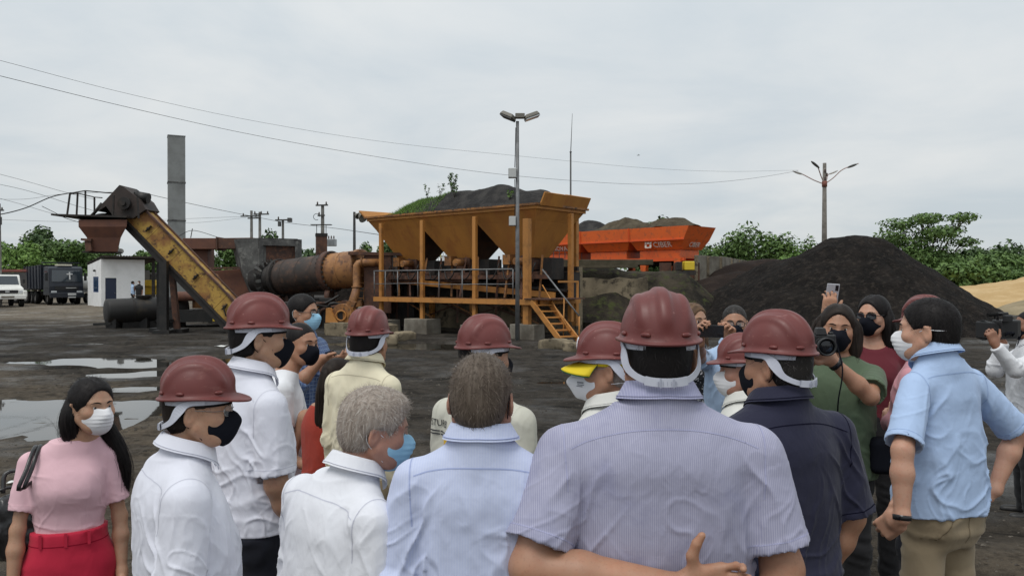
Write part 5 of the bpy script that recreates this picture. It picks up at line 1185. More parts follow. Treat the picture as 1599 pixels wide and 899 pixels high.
def house():
    M_WH = mat('limewash_wall', (.80, .80, .80), .9, (.70, .70, .69), 1.2, bump=.15, bscale=14, bdist=.01); M_BLUE = mat('blue_paint', (.03, .06, .16), .6); M_ROOF = mat('dark_roof_sheet', (.035, .030, .027), .85, (.06, .05, .042), 2); M_GL = mat('window_dark', (.02, .05, .10), .15)
    C = Vector((gx(158, 58), 58, 0)); Lp = Vector((gx(137, 61.5), 61.5, 0)); Rp = Vector((gx(226, 60), 60, 0)); Bk = Lp + Rp - C
    root = empty('gatehouse', C); tag(root, 'small whitewashed hut with blue door and dark sloping roof', 'hut')
    def loc(p, z): return Vector(p) - C + Vector((0, 0, z))
    hC, hL = gz(404.5, 58), gz(414, 61.5)
    def wallq(a, b, za, zb, holes, name):
        d = (b - a); Ln = d.length; d = d.normalized(); nrm = Vector((d.y, -d.x, 0)); mb = MB(); th = .16
        xs = sorted({0, Ln} | {h[0] for h in holes} | {h[1] for h in holes})
        def top(x): return za + (zb - za) * x / Ln
        def blk(x0, x1, z0, z1, t0=False):
            p = [(x0, z0), (x1, z0), (x1, top(x1) if z1 is None else z1), (x0, top(x0) if z1 is None else z1)]
            V = [loc(a + d * x, z) for x, z in p] + [loc(a + d * x - nrm * th, z) for x, z in p]
            mb.add(V, [(0, 1, 2, 3), (7, 6, 5, 4), (0, 4, 5, 1), (1, 5, 6, 2), (2, 6, 7, 3), (3, 7, 4, 0)], False)
        for x0, x1 in zip(xs[:-1], xs[1:]):
            h = [h for h in holes if h[0] <= x0 and h[1] >= x1]
            if not h: blk(x0, x1, -.1, None)
            else:
                if h[0][2] > 0: blk(x0, x1, -.1, h[0][2])
                blk(x0, x1, h[0][3], None)
        return mb.build(name, M_WH, root), d, nrm
    w1, d1, n1 = wallq(Lp, C, hL, hC, [(1.9, 3.7, 1.05, 2.25)], 'wall')
    w2, d2, n2 = wallq(C, Rp, hC, hC, [(.28, 1.05, 0, 2.15)], 'wall')
    wallq(Rp, Bk, hC, hL, [], 'wall')
    q = MB(); o_ = Lp + d1 * 2.8; p = loc(o_ - n1 * .06, 1.65); q.box(p, (1.80, .08, 1.2), rot=atan2(d1.y, d1.x)); wn = q.build('window', M_BLUE, root); q = MB(); q.box(loc(o_ - n1 * .012, 1.65), (1.2, .03, 1.0), rot=atan2(d1.y, d1.x)); q.build('pane', M_GL, wn)
    q = MB(); o_ = C + d2 * .665; q.box(loc(o_ - n2 * .05, 1.07), (.77, .07, 2.13), rot=atan2(d2.y, d2.x)); dr = q.build('door', mat('door_navy', (.012, .02, .05), .5), root); q = MB(); q.ball(loc(o_ + d2 * .28 + n2 * .03, 1.0), .035, 8, 6); q.build('handle', M_GALV, dr)
    q = MB(); q.ball(loc(Lp + d1 * 2.8 + n1 * .1, 2.72), .10, 8, 6); q.build('wall_lamp', M_STEELD, root)
    # roof: slopes down to the left; carried on past the hut as an open shed
    ex = d2 * 4.2; a0 = C + n2 * .5 + d1 * .35; aL = Lp + n2 * .5 - d1 * .75; slope = (hC - hL) / (C - Lp).length
    za = hC + .10 + slope * .35; zl = hL + .10 - slope * .75; mb = MB(); th = .10
    pts = [(aL, zl), (a0, za), (a0 + ex - n2 * .3, za - .02), (a0 + ex - n2 * 2.6, za + .05), (aL - n2 * 3.8, zl)]
    pts = [(aL, zl), (a0, za), (a0 + ex, za), (aL + ex, zl)]
    mb.add([loc(p, z) for p, z in pts] + [loc(p, z + th) for p, z in pts], [(3, 2, 1, 0), (4, 5, 6, 7), (0, 1, 5, 4), (1, 2, 6, 5), (2, 3, 7, 6), (3, 0, 4, 7)], False); mb.build('roof', M_ROOF, root)
    rib = MB()
    for k in range(22):
        t = k / 21; p0 = aL + ex * t; p1 = a0 + ex * t; rib.bar(loc(p0, zl + th + .02), loc(p1, za + th + .02), .09, .05)
    rb = rib.build('roof_ribs', M_ROOF, root); rb['kind'] = 'stuff'
    for t in (1.0, .9):
        p = C + ex * t * .98; q = MB(); q.bar(loc(p, 0), loc(p, hC + .1), .18); q.build('shed_post', M_SOOT, root)
    q = MB(); p = Rp + (Lp - C) * .8 + d2 * .02; q.bar(loc(p, 1.4), loc(p + d2 * 1.3, 1.4), .12, 2.8); q.build('shed_back_wall', mat('grey_block_wall', (.16, .155, .15), .9), root)
    dsh = MB(); dsh.lathe([(.02, -.02), (.15, .02), (.26, .10), (.25, .11), (.14, .04), (.02, .0)], 14, Vector((0, 0, 0)), Vector((.3, -.8, .5))); dd = empty('dish_antenna', loc(Lp + d1 * 4.3 + d2 * 1.4, za + .45) + C); tag(dd, 'small grey dish antenna on the hut roof', 'dish'); dsh.build('reflector', M_GREYST, dd); q = MB(); q.tube([(0, .02, 0), (0, .1, -.42)], .03, 6); q.build('mount', M_STEELD, dd)
    mm = empty('yellow_loader', (gx(243, 64), 64, 0)); tag(mm, 'yellow machine parked in the shed beside the hut', 'machine'); yl = mat('loader_yellow', (.62, .40, .03), .55)
    q = MB(); q.box((0, 0, 1.15), (1.9, 2.6, .7)); q.build('body', yl, mm, .06); q = MB(); q.box((.2, .3, 2.05), (1.3, 1.2, 1.1)); q.build('cab', M_GREYST, mm, .05); q = MB(); q.box((0, -1.5, 1.75), (1.6, .5, .5)); q.build('hood', yl, mm, .05)
    for sx in (-.85, .85):
        for sy in (-.9, .9): q = MB(); q.cyl((sx - .16, sy, .55), (sx + .16, sy, .55), .55, n=18); q.build('wheel', M_DARK, mm)
house()

M_TYRE = mat('tyre_rubber', (.012, .012, .012), .85); M_HUB = mat('dusty_hub', (.10, .095, .09), .7)
def wheel(parent, c, r, w, ax=(1, 0, 0), name='wheel'):
    q = MB(); q.lathe([(r * .55, -w / 2), (r * .92, -w / 2), (r, -w * .38), (r, w * .38), (r * .92, w / 2), (r * .55, w / 2)], 22, c, ax); wo = q.build(name, M_TYRE, parent)
    q = MB(); q.lathe([(.02, -w * .36), (r * .25, -w * .40), (r * .5, -w * .30), (r * .56, -w * .46), (r * .56, w * .46), (r * .5, w * .3), (r * .25, w * .4), (.02, w * .36)], 18, c, ax); q.build('rim', M_HUB, wo)
def trucks():
    NV = mat('navy_truck_paint', (.010, .014, .024), .5, (.022, .026, .034), 1.6, .45, .7); GL = mat('truck_glass', (.03, .04, .05), .08, spec=.8); WHP = mat('white_truck_paint', (.74, .74, .70), .4, (.60, .60, .56), 2.0, .5, .75); LAMP = mat('headlight_glass', (.55, .57, .58), .12); PLT = mat('plate_white', (.55, .56, .56), .5); BKP = mat('grille_black', (.012, .012, .013), .6)
    D = 62; t = empty('dump_truck', (gx(104, D), D, 0), radians(44)); tag(t, 'dark navy cab-over dump truck with a white cross on its windscreen', 'truck')
    q = MB(); w = 2.45
    prof = [(0, .75), (-.05, 1.5), (.0, 1.75), (.22, 2.95), (.55, 3.1), (1.9, 3.1), (1.9, .75)]
    q.prism([(y, z) for y, z in prof], -w / 2, w / 2, 'yz'); q.build('cab', NV, t, .06)
    q = MB(); q.add([(-1.08, -.015, 1.86), (1.08, -.015, 1.86), (1.02, .155, 2.80), (-1.02, .155, 2.80)], [(0, 1, 2, 3)]); ws = q.build('windscreen', GL, t, solid=.02)
    q = MB(); q.box((.22, .045, 2.34), (.09, .03, .62), R=Matrix.Rotation(-.18, 3, 'X')); q.box((.22, .07, 2.47), (.44, .03, .08), R=Matrix.Rotation(-.18, 3, 'X')); q.v = [(x, y - .05, z) for x, y, z in q.v]; q.build('cross_decal', PLT, ws)
    for s in (-1, 1):
        q = MB(); q.box((s * (w / 2 + .004), 1.05, 2.35), (.012, .95, .75)); q.build('side_window', GL, t)
        q = MB(); q.box((s * 1.40, .12, 2.25), (.20, .12, .62)); q.bar((s * 1.2, .2, 2.6), (s * 1.42, .14, 2.58), .04); q.build('mirror', BKP, t, .02)
        q = MB(); q.box((s * .92, -.075, 1.02), (.40, .06, .22)); q.build('headlight', LAMP, t, .02)
        q = MB(); q.box((s * 1.21, .95, 1.35), (.06, .9, .06)); q.build('step', BKP, t)
    q = MB(); q.box((0, -.06, 1.36), (1.7, .05, .30)); q.build('grille', BKP, t); q = MB(); q.box((.3, -.10, 1.36), (.75, .03, .05)); q.build('badge_bar', PLT, t)
    q = MB(); q.box((0, -.12, .78), (2.45, .28, .42)); q.build('bumper', NV, t, .05); q = MB(); q.box((.32, -.275, .86), (.60, .02, .18)); q.box((.32, -.275, .62), (.55, .02, .10)); q.build('number_plate', PLT, t)
    q = MB(); q.box((0, .9, 3.2), (1.05, .9, .14)); q.build('roof_hatch', mat('hatch_cream', (.55, .52, .42), .6), t, .03)
    q = MB(); q.box((0, 4.6, .85), (.9, 6.6, .3)); q.build('chassis', M_DARK, t)
    q = MB(); q.add([(-1.3, 2.2, 1.3), (1.3, 2.2, 1.3), (1.3, 7.6, 1.3), (-1.3, 7.6, 1.3), (-1.35, 2.1, 3.25), (1.35, 2.1, 3.25), (1.35, 7.9, 3.1), (-1.35, 7.9, 3.1)], [(0, 3, 2, 1), (0, 1, 5, 4), (1, 2, 6, 5), (2, 3, 7, 6), (3, 0, 4, 7)]); q.build('tipper_body', NV, t, solid=.06)
    q = MB(); q.box((0, 1.75, 3.42), (2.6, .9, .08)); q.build('tipper_canopy', NV, t)
    for k in range(6):
        for s in (-1, 1): q = MB(); q.bar((s * 1.36, 2.5 + k, 1.3), (s * 1.40, 2.5 + k, 3.2), .09); q.build('body_rib', NV, t)
    for y in (1.0, 4.9, 6.2):
        for s in (-1, 1): wheel(t, (s * 1.0, y, .52), .52, .34)
    for s in (-1, 1): q = MB(); q.tube([(s * 1.05, 1.0 + .68 * cos(a), .52 + .62 * sin(a)) for a in np.linspace(.0, pi, 12)], .08, 6); q.build('mudguard', M_GREYST, t)
    # white bonneted truck
    D = 56; t = empty('bonnet_truck', (gx(14, D), D - .2, 0), radians(42)); tag(t, 'white bonneted truck with black grille at the left edge', 'truck')
    q = MB(); q.prism([(0, .75), (-.02, 1.25), (.10, 1.42), (1.15, 1.60), (1.62, 2.32), (1.75, 2.38), (3.0, 2.38), (3.0, .75)], -1.05, 1.05, 'yz'); q.build('cab', WHP, t, .07)
    q = MB(); q.add([(-.92, 1.165, 1.66), (.92, 1.165, 1.66), (.86, 1.565, 2.28), (-.86, 1.565, 2.28)], [(0, 1, 2, 3)]); q.build('windscreen', GL, t, solid=.02)
    for s in (-1, 1):
        q = MB(); q.box((s * 1.055, 2.2, 1.98), (.012, .9, .5)); q.build('side_window', GL, t)
        q = MB(); q.box((s * 1.10, .45, .98), (.28, 1.2, .5)); q.build('wing', WHP, t, .08)
        q = MB(); q.box((s * .90, -.03, 1.12), (.30, .06, .20)); q.build('headlight', LAMP, t, .03)
        q = MB(); q.box((s * 1.25, 1.25, 1.9), (.16, .08, .3)); q.build('mirror', BKP, t, .02)
    q = MB(); q.box((0, -.035, 1.13), (1.35, .05, .24)); q.build('grille', BKP, t, .03); q = MB(); q.box((0, -.065, 1.14), (.26, .03, .09)); q.build('badge', PLT, t)
    q = MB(); q.box((0, -.14, .74), (2.3, .22, .30)); q.build('bumper', WHP, t, .05); q = MB(); q.box((0, -.26, .76), (.8, .02, .14)); q.build('number_plate', M_CONC2, t)
    q = MB(); q.box((0, 4.0, .7), (.8, 5.5, .25)); q.build('chassis', M_DARK, t)
    q = MB(); q.box((0, 5.0, 1.6), (2.3, 3.8, 1.5)); q.build('cargo_body', M_RUST, t, .03)
    for y in (.5, 4.6):
        for s in (-1, 1): wheel(t, (s * .95, y, .42), .42, .28)
    # dusty red tipper behind
    D = 68; t = empty('tipper_trailer', (gx(20, D), D, 0), radians(70)); tag(t, 'dusty tipper trailer with red top boards behind the white truck', 'trailer')
    RD = mat('faded_red_board', (.20, .05, .04), .7, (.14, .05, .04), 2); DK = mat('dusty_dark_panel', (.035, .035, .038), .7, (.06, .055, .05), 1.5)
    q = MB(); q.box((0, 0, 1.9), (2.4, 9.5, 1.5)); q.build('body', DK, t, .03)
    q = MB(); q.box((-.0, .0, 2.82), (2.45, 9.6, .22)); q.build('top_board', RD, t)
    for k in range(10): q = MB(); q.box((1.24, -4.4 + k, 1.9), (.09, .12, 1.5)); q.build('body_rib', DK, t)
    for y in (-3, -1.8, 3.2):
        for s in (-1, 1): wheel(t, (s * 1.0, y, .5), .5, .32)
    q = MB(); q.box((0, 0, .9), (.8, 9, .3)); q.build('chassis', M_DARK, t)
    # pale water cart between truck and hut
    D = 66; t = empty('water_cart', (gx(131, D), D, 0)); tag(t, 'pale water cart half hidden between the dump truck and the hut', 'cart')
    q = MB(); q.cyl((-.5, -.8, 1.75), (-.5, 1.8, 1.75), .6, n=20); q.build('tank', mat('cart_white', (.5, .5, .48), .5), t); q = MB(); q.box((-.5, .4, 1.05), (1.3, 2.8, .2)); q.build('frame', M_GREYST, t); q = MB(); q.box((.05, -.8, 2.6), (.2, .2, .9)); q.build('filler_pipe', MATS['cart_white'], t)
    for s in (-1, 1): wheel(t, (-.5 + s * .6, .3, .45), .45, .25)
    # yellow-white palisade seen through the hoppers, and a pale car
    f = empty('palisade', (gx(698, 62), 62, 1.6)); tag(f, 'yellow and white palisade fence seen between the hoppers', 'fence'); YY = mat('pale_yellow_paint', (.50, .40, .10), .6)
    for k in range(18): q = MB(); q.box((-1.7 + k * .2, 0, 1.5), (.08, .04, 2.2)); q.build('pale', YY if k % 3 == 0 else PLT, f)
    for z in (.6, 2.3): q = MB(); q.box((0, .06, z), (3.6, .05, .1)); q.build('rail', BKP, f)
    q = MB(); q.box((0, .1, .2), (4.0, .3, .9)); q.build('plinth', M_CONC2, f)
    q = MB(); q.box((0, 0, -.9), (4.4, .5, 1.4)); q.build('base_wall', M_CONC2, f)
    c = empty('pale_car', (gx(893, 50), 48, 2.45), .2); tag(c, 'pale parked car glimpsed between the hopper and the orange bins', 'car')
    q = MB(); q.prism([(-2, .35), (-2, .85), (-1.2, .98), (-.6, 1.42), (.8, 1.45), (1.5, 1.0), (2.05, .92), (2.05, .35)], -.82, .82, 'xz'); q.build('body', WHP, c, .06)
    q = MB(); q.prism([(-1.05, 1.0), (-.58, 1.36), (.75, 1.38), (1.3, 1.02)], -.835, .835, 'xz'); q.build('windows', GL, c)
    for x in (-1.25, 1.3):
        for s in (-1, 1): wheel(c, (x, s * .74, .32), .32, .2, (0, 1, 0))
    g = empty('guard_rail', (gx(888, 41), 41, 2.45)); tag(g, 'dark guard rail on the bank behind the hopper', 'railing')
    for k in range(8): q = MB(); q.bar((-1.4 + k * .3, 0, 0), (-1.4 + k * .3, 0, 1.05), .035); q.build('post', M_STEELD, g)
    for z in (.55, 1.05): q = MB(); q.bar((-1.5, 0, z), (.8, 0, z), .035); q.build('rail', M_STEELD, g)
trucks()

def debris():
    q = MB(); r = random.Random(4)
    for k, (px, py, s, lab, m) in enumerate(((20, 755, .10, 'crumpled white paper scrap on the mud at far left', mat("paper_white", (.72,.72,.70), .8)), (345, 540, .34, 'white plastic scrap lying left of the bearded man', mat("paper_white", (.72,.72,.70), .8)), (368, 540, .20, 'smaller white scrap beside the white plastic', mat("paper_white", (.72,.72,.70), .8)), (165, 535, .15, 'small upright white peg in the wet tracks', mat("paper_white", (.72,.72,.70), .8)))):
        D = gd(py); mb = MB(); rows = [[(s * (i / 4 - .5) + r.uniform(-.02, .02) * s * 4, s * .5 * (j / 3 - .5), .015 + r.uniform(0, .10) * s * 1.5) for j in range(4)] for i in range(5)]
        mb.grid(rows); o = mb.build('litter', m, None, 0, (gx(px, D), D, float(ground_z(np.array([gx(px, D)]), np.array([D]))[0])), solid=.004); tag(o, lab, 'litter')
    for k, (px, py, w, lab) in enumerate(((590, 535, 1.2, 'broken concrete slab by the water under the hoppers'), (868, 543, .9, 'rubble stone at the foot of the stairs'), (900, 548, .7, 'small rubble stone right of the stairs'), (630, 530, .8, 'rough boulder between the footings'))):
        D = gd(py); B = Body(); B.box((0, 0, .12), (w / 2, w * .3, .16), rotm('Z', 20 * k), rnd=.08); v, f, _ = B.mesh(.05, 1); v = v + .06 * np.stack([fbm(v * 3, 3, k), fbm(v * 3, 3, k + 5), fbm(v * 3, 3, k + 9)], 1) * .6; o = link_mesh('rubble', v + np.array([gx(px, D), D, -.03]), [f], M_CONC); tag(o, lab, 'rubble', 'rubble by the footings')
debris()
# ------------------------------------------------------------------ people
def skin_mat(name, col):
    t = NT(name); c = t.co()
    k = t.mix(t.ramp(t.noise(9, 4, c), [(.35, 0.0), (.7, 1.0)]), tuple(x * .9 for x in col), tuple(min(1, q) for q in (col[0] * 1.08, col[1] * 1.02, col[2] * .98)))
    k = t.mix(t.ramp(t.noise(45, 3, c), [(.45, 0.0), (.75, .4)]), k, (col[0] * .93, col[1] * .68, col[2] * .62)); k = t.mix(t.ramp(t.noise(130, 3, c), [(.56, 0.0), (.72, .35)]), k, (col[0] * .62, col[1] * .55, col[2] * .5))
    t.put('Base Color', k); t.put('Roughness', .52); t.put('Subsurface Weight', .12); t.put('Subsurface Radius', (.02, .008, .004)[0:3])
    t.p.inputs['Subsurface Scale'].default_value = .4
    t.bump(t.noise(260, 2, c), .12, .002); MATS[name] = t.m; return t.m
def cloth_mat(name, col, col2=None, stripe=None, plaid=None, rough=.85, sheen=.1, speck=None, wet=None, crease=.45):
    """woven cloth: fine thread relief, mild crumple; optional stripes, checks, print"""
    t = NT(name); c = t.co()
    k = t.mix(t.noise(14, 5, c), tuple(x * .94 for x in col), tuple(min(1, x * 1.05) for x in col))
    sx = t.N.new('ShaderNodeSeparateXYZ'); t.L.new(t.co(), sx.inputs[0])
    if stripe:
        pitch, c2, amt = stripe
        w = t.math('SINE', t.math('MULTIPLY', sx.outputs[0], 2 * pi / pitch))
        f = t.ramp(w, [(.35, 0.0), (.75, amt)]); k = t.mix(f, k, c2)
    if wet is not None:
        f = t.ramp(t.noise(6, 6, c, .65), [(.5, 0.0), (.62, .4)]); k = t.mix(f, k, wet)
    if plaid:
        pitch, c2, c3 = plaid
        for ax, cc in ((0, c2), (2, c2), (0, c3), (2, c3)):
            w = t.math('SINE', t.math('MULTIPLY', sx.outputs[ax], 2 * pi / pitch * (1 if cc is c2 else 2)))
            k = t.mix(t.ramp(w, [(.78, 0.0), (.9, .5)]), k, cc)
    if speck:
        for sc, cc, lo in speck:
            k = t.mix(t.ramp(t.noise(sc, 2, c), [(lo, 0.0), (lo + .03, 1.0)]), k, cc)
    t.put('Base Color', k); t.put('Roughness', rough); t.put('Sheen Weight', sheen)
    n1 = t.noise(9, 3, t.co((1, 1, .55)), .5, .6); n2 = t.noise(23, 3, t.co((1, 1, .7), rot=(0, .6, 0)), .5, .5)
    c1 = t.math('POWER', t.math('SUBTRACT', 1, t.math('ABSOLUTE', t.math('MULTIPLY', t.math('SUBTRACT', n1, .5), 7.0)), ), 1)
    c1 = t.math('MAXIMUM', c1, 0); c2_ = t.math('MAXIMUM', t.math('SUBTRACT', 1, t.math('ABSOLUTE', t.math('MULTIPLY', t.math('SUBTRACT', n2, .5), 6.0))), 0)
    h = t.math('ADD', t.math('MULTIPLY', t.noise(420, 2, c), .06), t.math('ADD', c1, t.math('MULTIPLY', c2_, .4)))
    t.bump(h, crease * .38, .006); MATS[name] = t.m; return t.m
def hair_mat(name, cols):
    t = NT(name)
    at_ = t.N.new('ShaderNodeAttribute'); at_.attribute_name = 'shade'
    n = len(cols); k = t.ramp(at_.outputs['Fac'], [(i / max(1, n - 1), c) for i, c in enumerate(cols)])
    t.put('Base Color', k); t.put('Roughness', .55); t.put('Specular IOR Level', .18); MATS[name] = t.m; return t.m

SKIN = {'tan': skin_mat('skin_tan', (.40, .215, .135)), 'fair': skin_mat('skin_fair', (.52, .30, .21)), 'brown': skin_mat('skin_brown', (.27, .135, .085)), 'ruddy': skin_mat('skin_ruddy', (.41, .215, .155)), 'olive': skin_mat('skin_olive', (.44, .26, .17))}
HAIR = {'black': hair_mat('hair_black', [(.004, .0035, .004), (.012, .010, .010), (.022, .018, .018)]),
        'darkbrown': hair_mat('hair_dark_brown', [(.008, .005, .004), (.02, .014, .011), (.035, .024, .018)]),
        'greybrown': hair_mat('hair_grey_brown', [(.05, .036, .027), (.11, .085, .066), (.20, .165, .135)]),
        'grey': hair_mat('hair_grey', [(.17, .13, .105), (.34, .29, .25), (.56, .52, .48)]),
        'salt': hair_mat('hair_salt', [(.01, .009, .009), (.03, .027, .025), (.14, .13, .125)]),
        'lightbrown': hair_mat('hair_light_brown', [(.05, .028, .015), (.12, .07, .04), (.2, .13, .075)])}
def helmet_mat():
    t = NT('helmet_plastic'); c = t.co()
    k = t.mix(t.ramp(t.noise(5, 5, c), [(.4, 0.0), (.7, 1.0)]), (.125, .024, .021), (.165, .036, .031))
    k = t.mix(t.ramp(t.noise(16, 6, t.co((1, 1, 2.5)), .7), [(.58, 0.0), (.74, .45)]), k, (.27, .115, .095))
    sc = t.noise(55, 3, t.co((.12, 1, 1), rot=(.3, .5, .8)), .6); k = t.mix(t.ramp(sc, [(.66, 0.0), (.72, .5)]), k, (.33, .15, .13))
    t.put('Base Color', k); t.put('Roughness', t.ramp(t.noise(11, 5, c, .65), [(.35, .36), (.7, .58)])); t.bump(t.noise(70, 3, c), .05, .002); MATS['helmet_plastic'] = t.m; return t.m
M_HELM = helmet_mat()
M_STRAP = mat('strap_plastic', (.56, .58, .66), .45)
M_STRAPD = mat('strap_edge', (.40, .42, .50), .5)
M_SWEAT = mat('sweatband', (.01, .01, .012), .9)
M_BLK = mat('black_cloth_mask', (.008, .009, .014), .88, bump=.25, bscale=300, bdist=.002)
M_WHM = mat('white_mask_cloth', (.74, .74, .76), .85, bump=.2, bscale=200, bdist=.002)
M_BLM = mat('blue_surgical_cloth', (.30, .54, .72), .85, bump=.2, bscale=200, bdist=.002)
M_EYE = mat('eye_white', (.62, .60, .57), .25); M_IRIS = mat('eye_iris', (.012, .007, .005), .15)
M_WIRE = mat('spectacle_metal', (.30, .29, .28), .3, metal=.9); M_FRAMEB = mat('spectacle_black', (.01, .01, .012), .3)
M_SUNG = mat('sunglass_lens', (.012, .014, .022), .06, spec=.8)
def lens_mat():
    t = NT('clear_lens'); t.put('Base Color', (.9, .93, .95)); t.put('Roughness', .02); t.put('Alpha', .16); t.put('Specular IOR Level', .8); return t.m
M_LENS = lens_mat()
M_STICK = mat('sticker_paper', (.72, .72, .74), .5); M_INK = mat('sticker_ink', (.30, .06, .04), .6); M_INKD = mat('dark_ink', (.03, .03, .04), .7)

def head_body(fem=False, fat=0.0):
    B = Body(); w = 1 + fat
    B.cap((0, -.028, -.05), (0, -.045, -.19), .054 * (.86 if fem else .98) * w, .060 * (.84 if fem else 1.0) * w, k=.02)
    B.ell((0, -.012, .028), (.077, .098, .087), k=.03)
    B.ell((0, .022, -.018), (.066 * w, .068, .088), k=.03)
    B.ell((0, .03, -.068), (.055 * w, .055, .045), k=.03)
    B.cap((-.03 * w, .045, -.09), (.03 * w, .045, -.09), .024, k=.025)
    B.ell((0, .074, -.098), (.020, .018, .018), k=.02)
    for s in (-1, 1):
        B.cap((s * .058 * w, .0, -.055), (s * .03, .055, -.095), .02, .018, k=.03)
        B.ell((s * .045, .055, -.03), (.024, .024, .02), k=.03)
        B.cap((s * .012, .087, .016), (s * .045, .072, .018), .009, .008, k=.015)
        B.ell((s * .033, .102, -.004), (.017, .026, .012), k=.012, op='sub')
        B.cap((s * .020, .083, .004), (s * .045, .075, .002), .006, .005, k=.008)
        B.cap((s * .020, .082, -.012), (s * .045, .073, -.010), .005, .005, k=.008)
        B.ell((s * .013, .098, -.040), (.010, .011, .008), k=.008)
        # ears
        R = rotm('Z', s * 26) @ rotm('X', -10)
        B.ell((s * .082, -.014, -.014), (.0080, .020, .034), R, k=.005)
        B.ell((s * .0905, -.010, -.010), (.0065, .011, .019), R, k=.004, op='sub')
        B.cap((s * .082, -.004, .014), (s * .083, -.026, .010), .0055, .0055, k=.005)
    B.cap((0, .088, -.004), (0, .106, -.036), .0085, .0125, k=.014)
    B.cap((-.020, .086, -.066), (.020, .086, -.066), .0075, k=.008); B.cap((-.017, .085, -.077), (.017, .085, -.077), .008, k=.008)
    return B

def mask_mesh(fem=False, kind='cloth', fat=0., vox=.0038):
    """a face mask: tented over the nose, tucked under the chin, cut to its outline"""
    w = 1 + fat; B = Body()
    B.ell((0, .030, -.062), (.066 * w, .066, .062), k=.03); B.ell((0, .022, -.018), (.068 * w, .071, .088), k=.03)
    B.ell((0, .058, -.098), (.036, .036, .03), k=.03)
    if kind == 'n95':
        B.cap((0, .098, -.016), (0, .138, -.056), .011, .010, k=.02); B.cap((0, .138, -.056), (0, .105, -.104), .010, .014, k=.02)
        B.ell((0, .075, -.06), (.050, .052, .05), k=.03)
    else:
        B.cap((0, .092, -.010), (0, .112, -.040), .015, .019, k=.03); B.ell((0, .07, -.065), (.044, .048, .045), k=.03)
    top = -.012
    B.half((0, .11, top), (0, .25, 1), k=.004)
    B.half((0, .10, -.128), (0, .5, -1), k=.004)
    yy = .030 if kind == 'surgical' else .036
    for s in (-1, 1):
        B.half((s * .07, yy, -.04), (s * .10, -1, .0), k=.004)
        if kind != 'surgical': B.half((s * .055, .05, -.022), (s * .25, -.28, .92), k=.004)
        if kind != 'surgical': B.half((s * .055, .045, -.100), (s * .25, -.45, -.85), k=.004)
    V, F, fd = B.mesh(vox, 2)
    if kind == 'surgical':
        N = normals(V, F); m = np.exp(-((V[:, 0]) / .055) ** 4) * np.exp(-((V[:, 2] + .062) / .03) ** 4)
        V = V + N * (np.sin((V[:, 2] + .02) * 2 * pi / .017) * .0014 * m)[:, None]
    elif kind == 'cloth':
        N = normals(V, F); V = V + N * (fbm(V * 38, 2, 3) * .0010)[:, None]
    return V, F

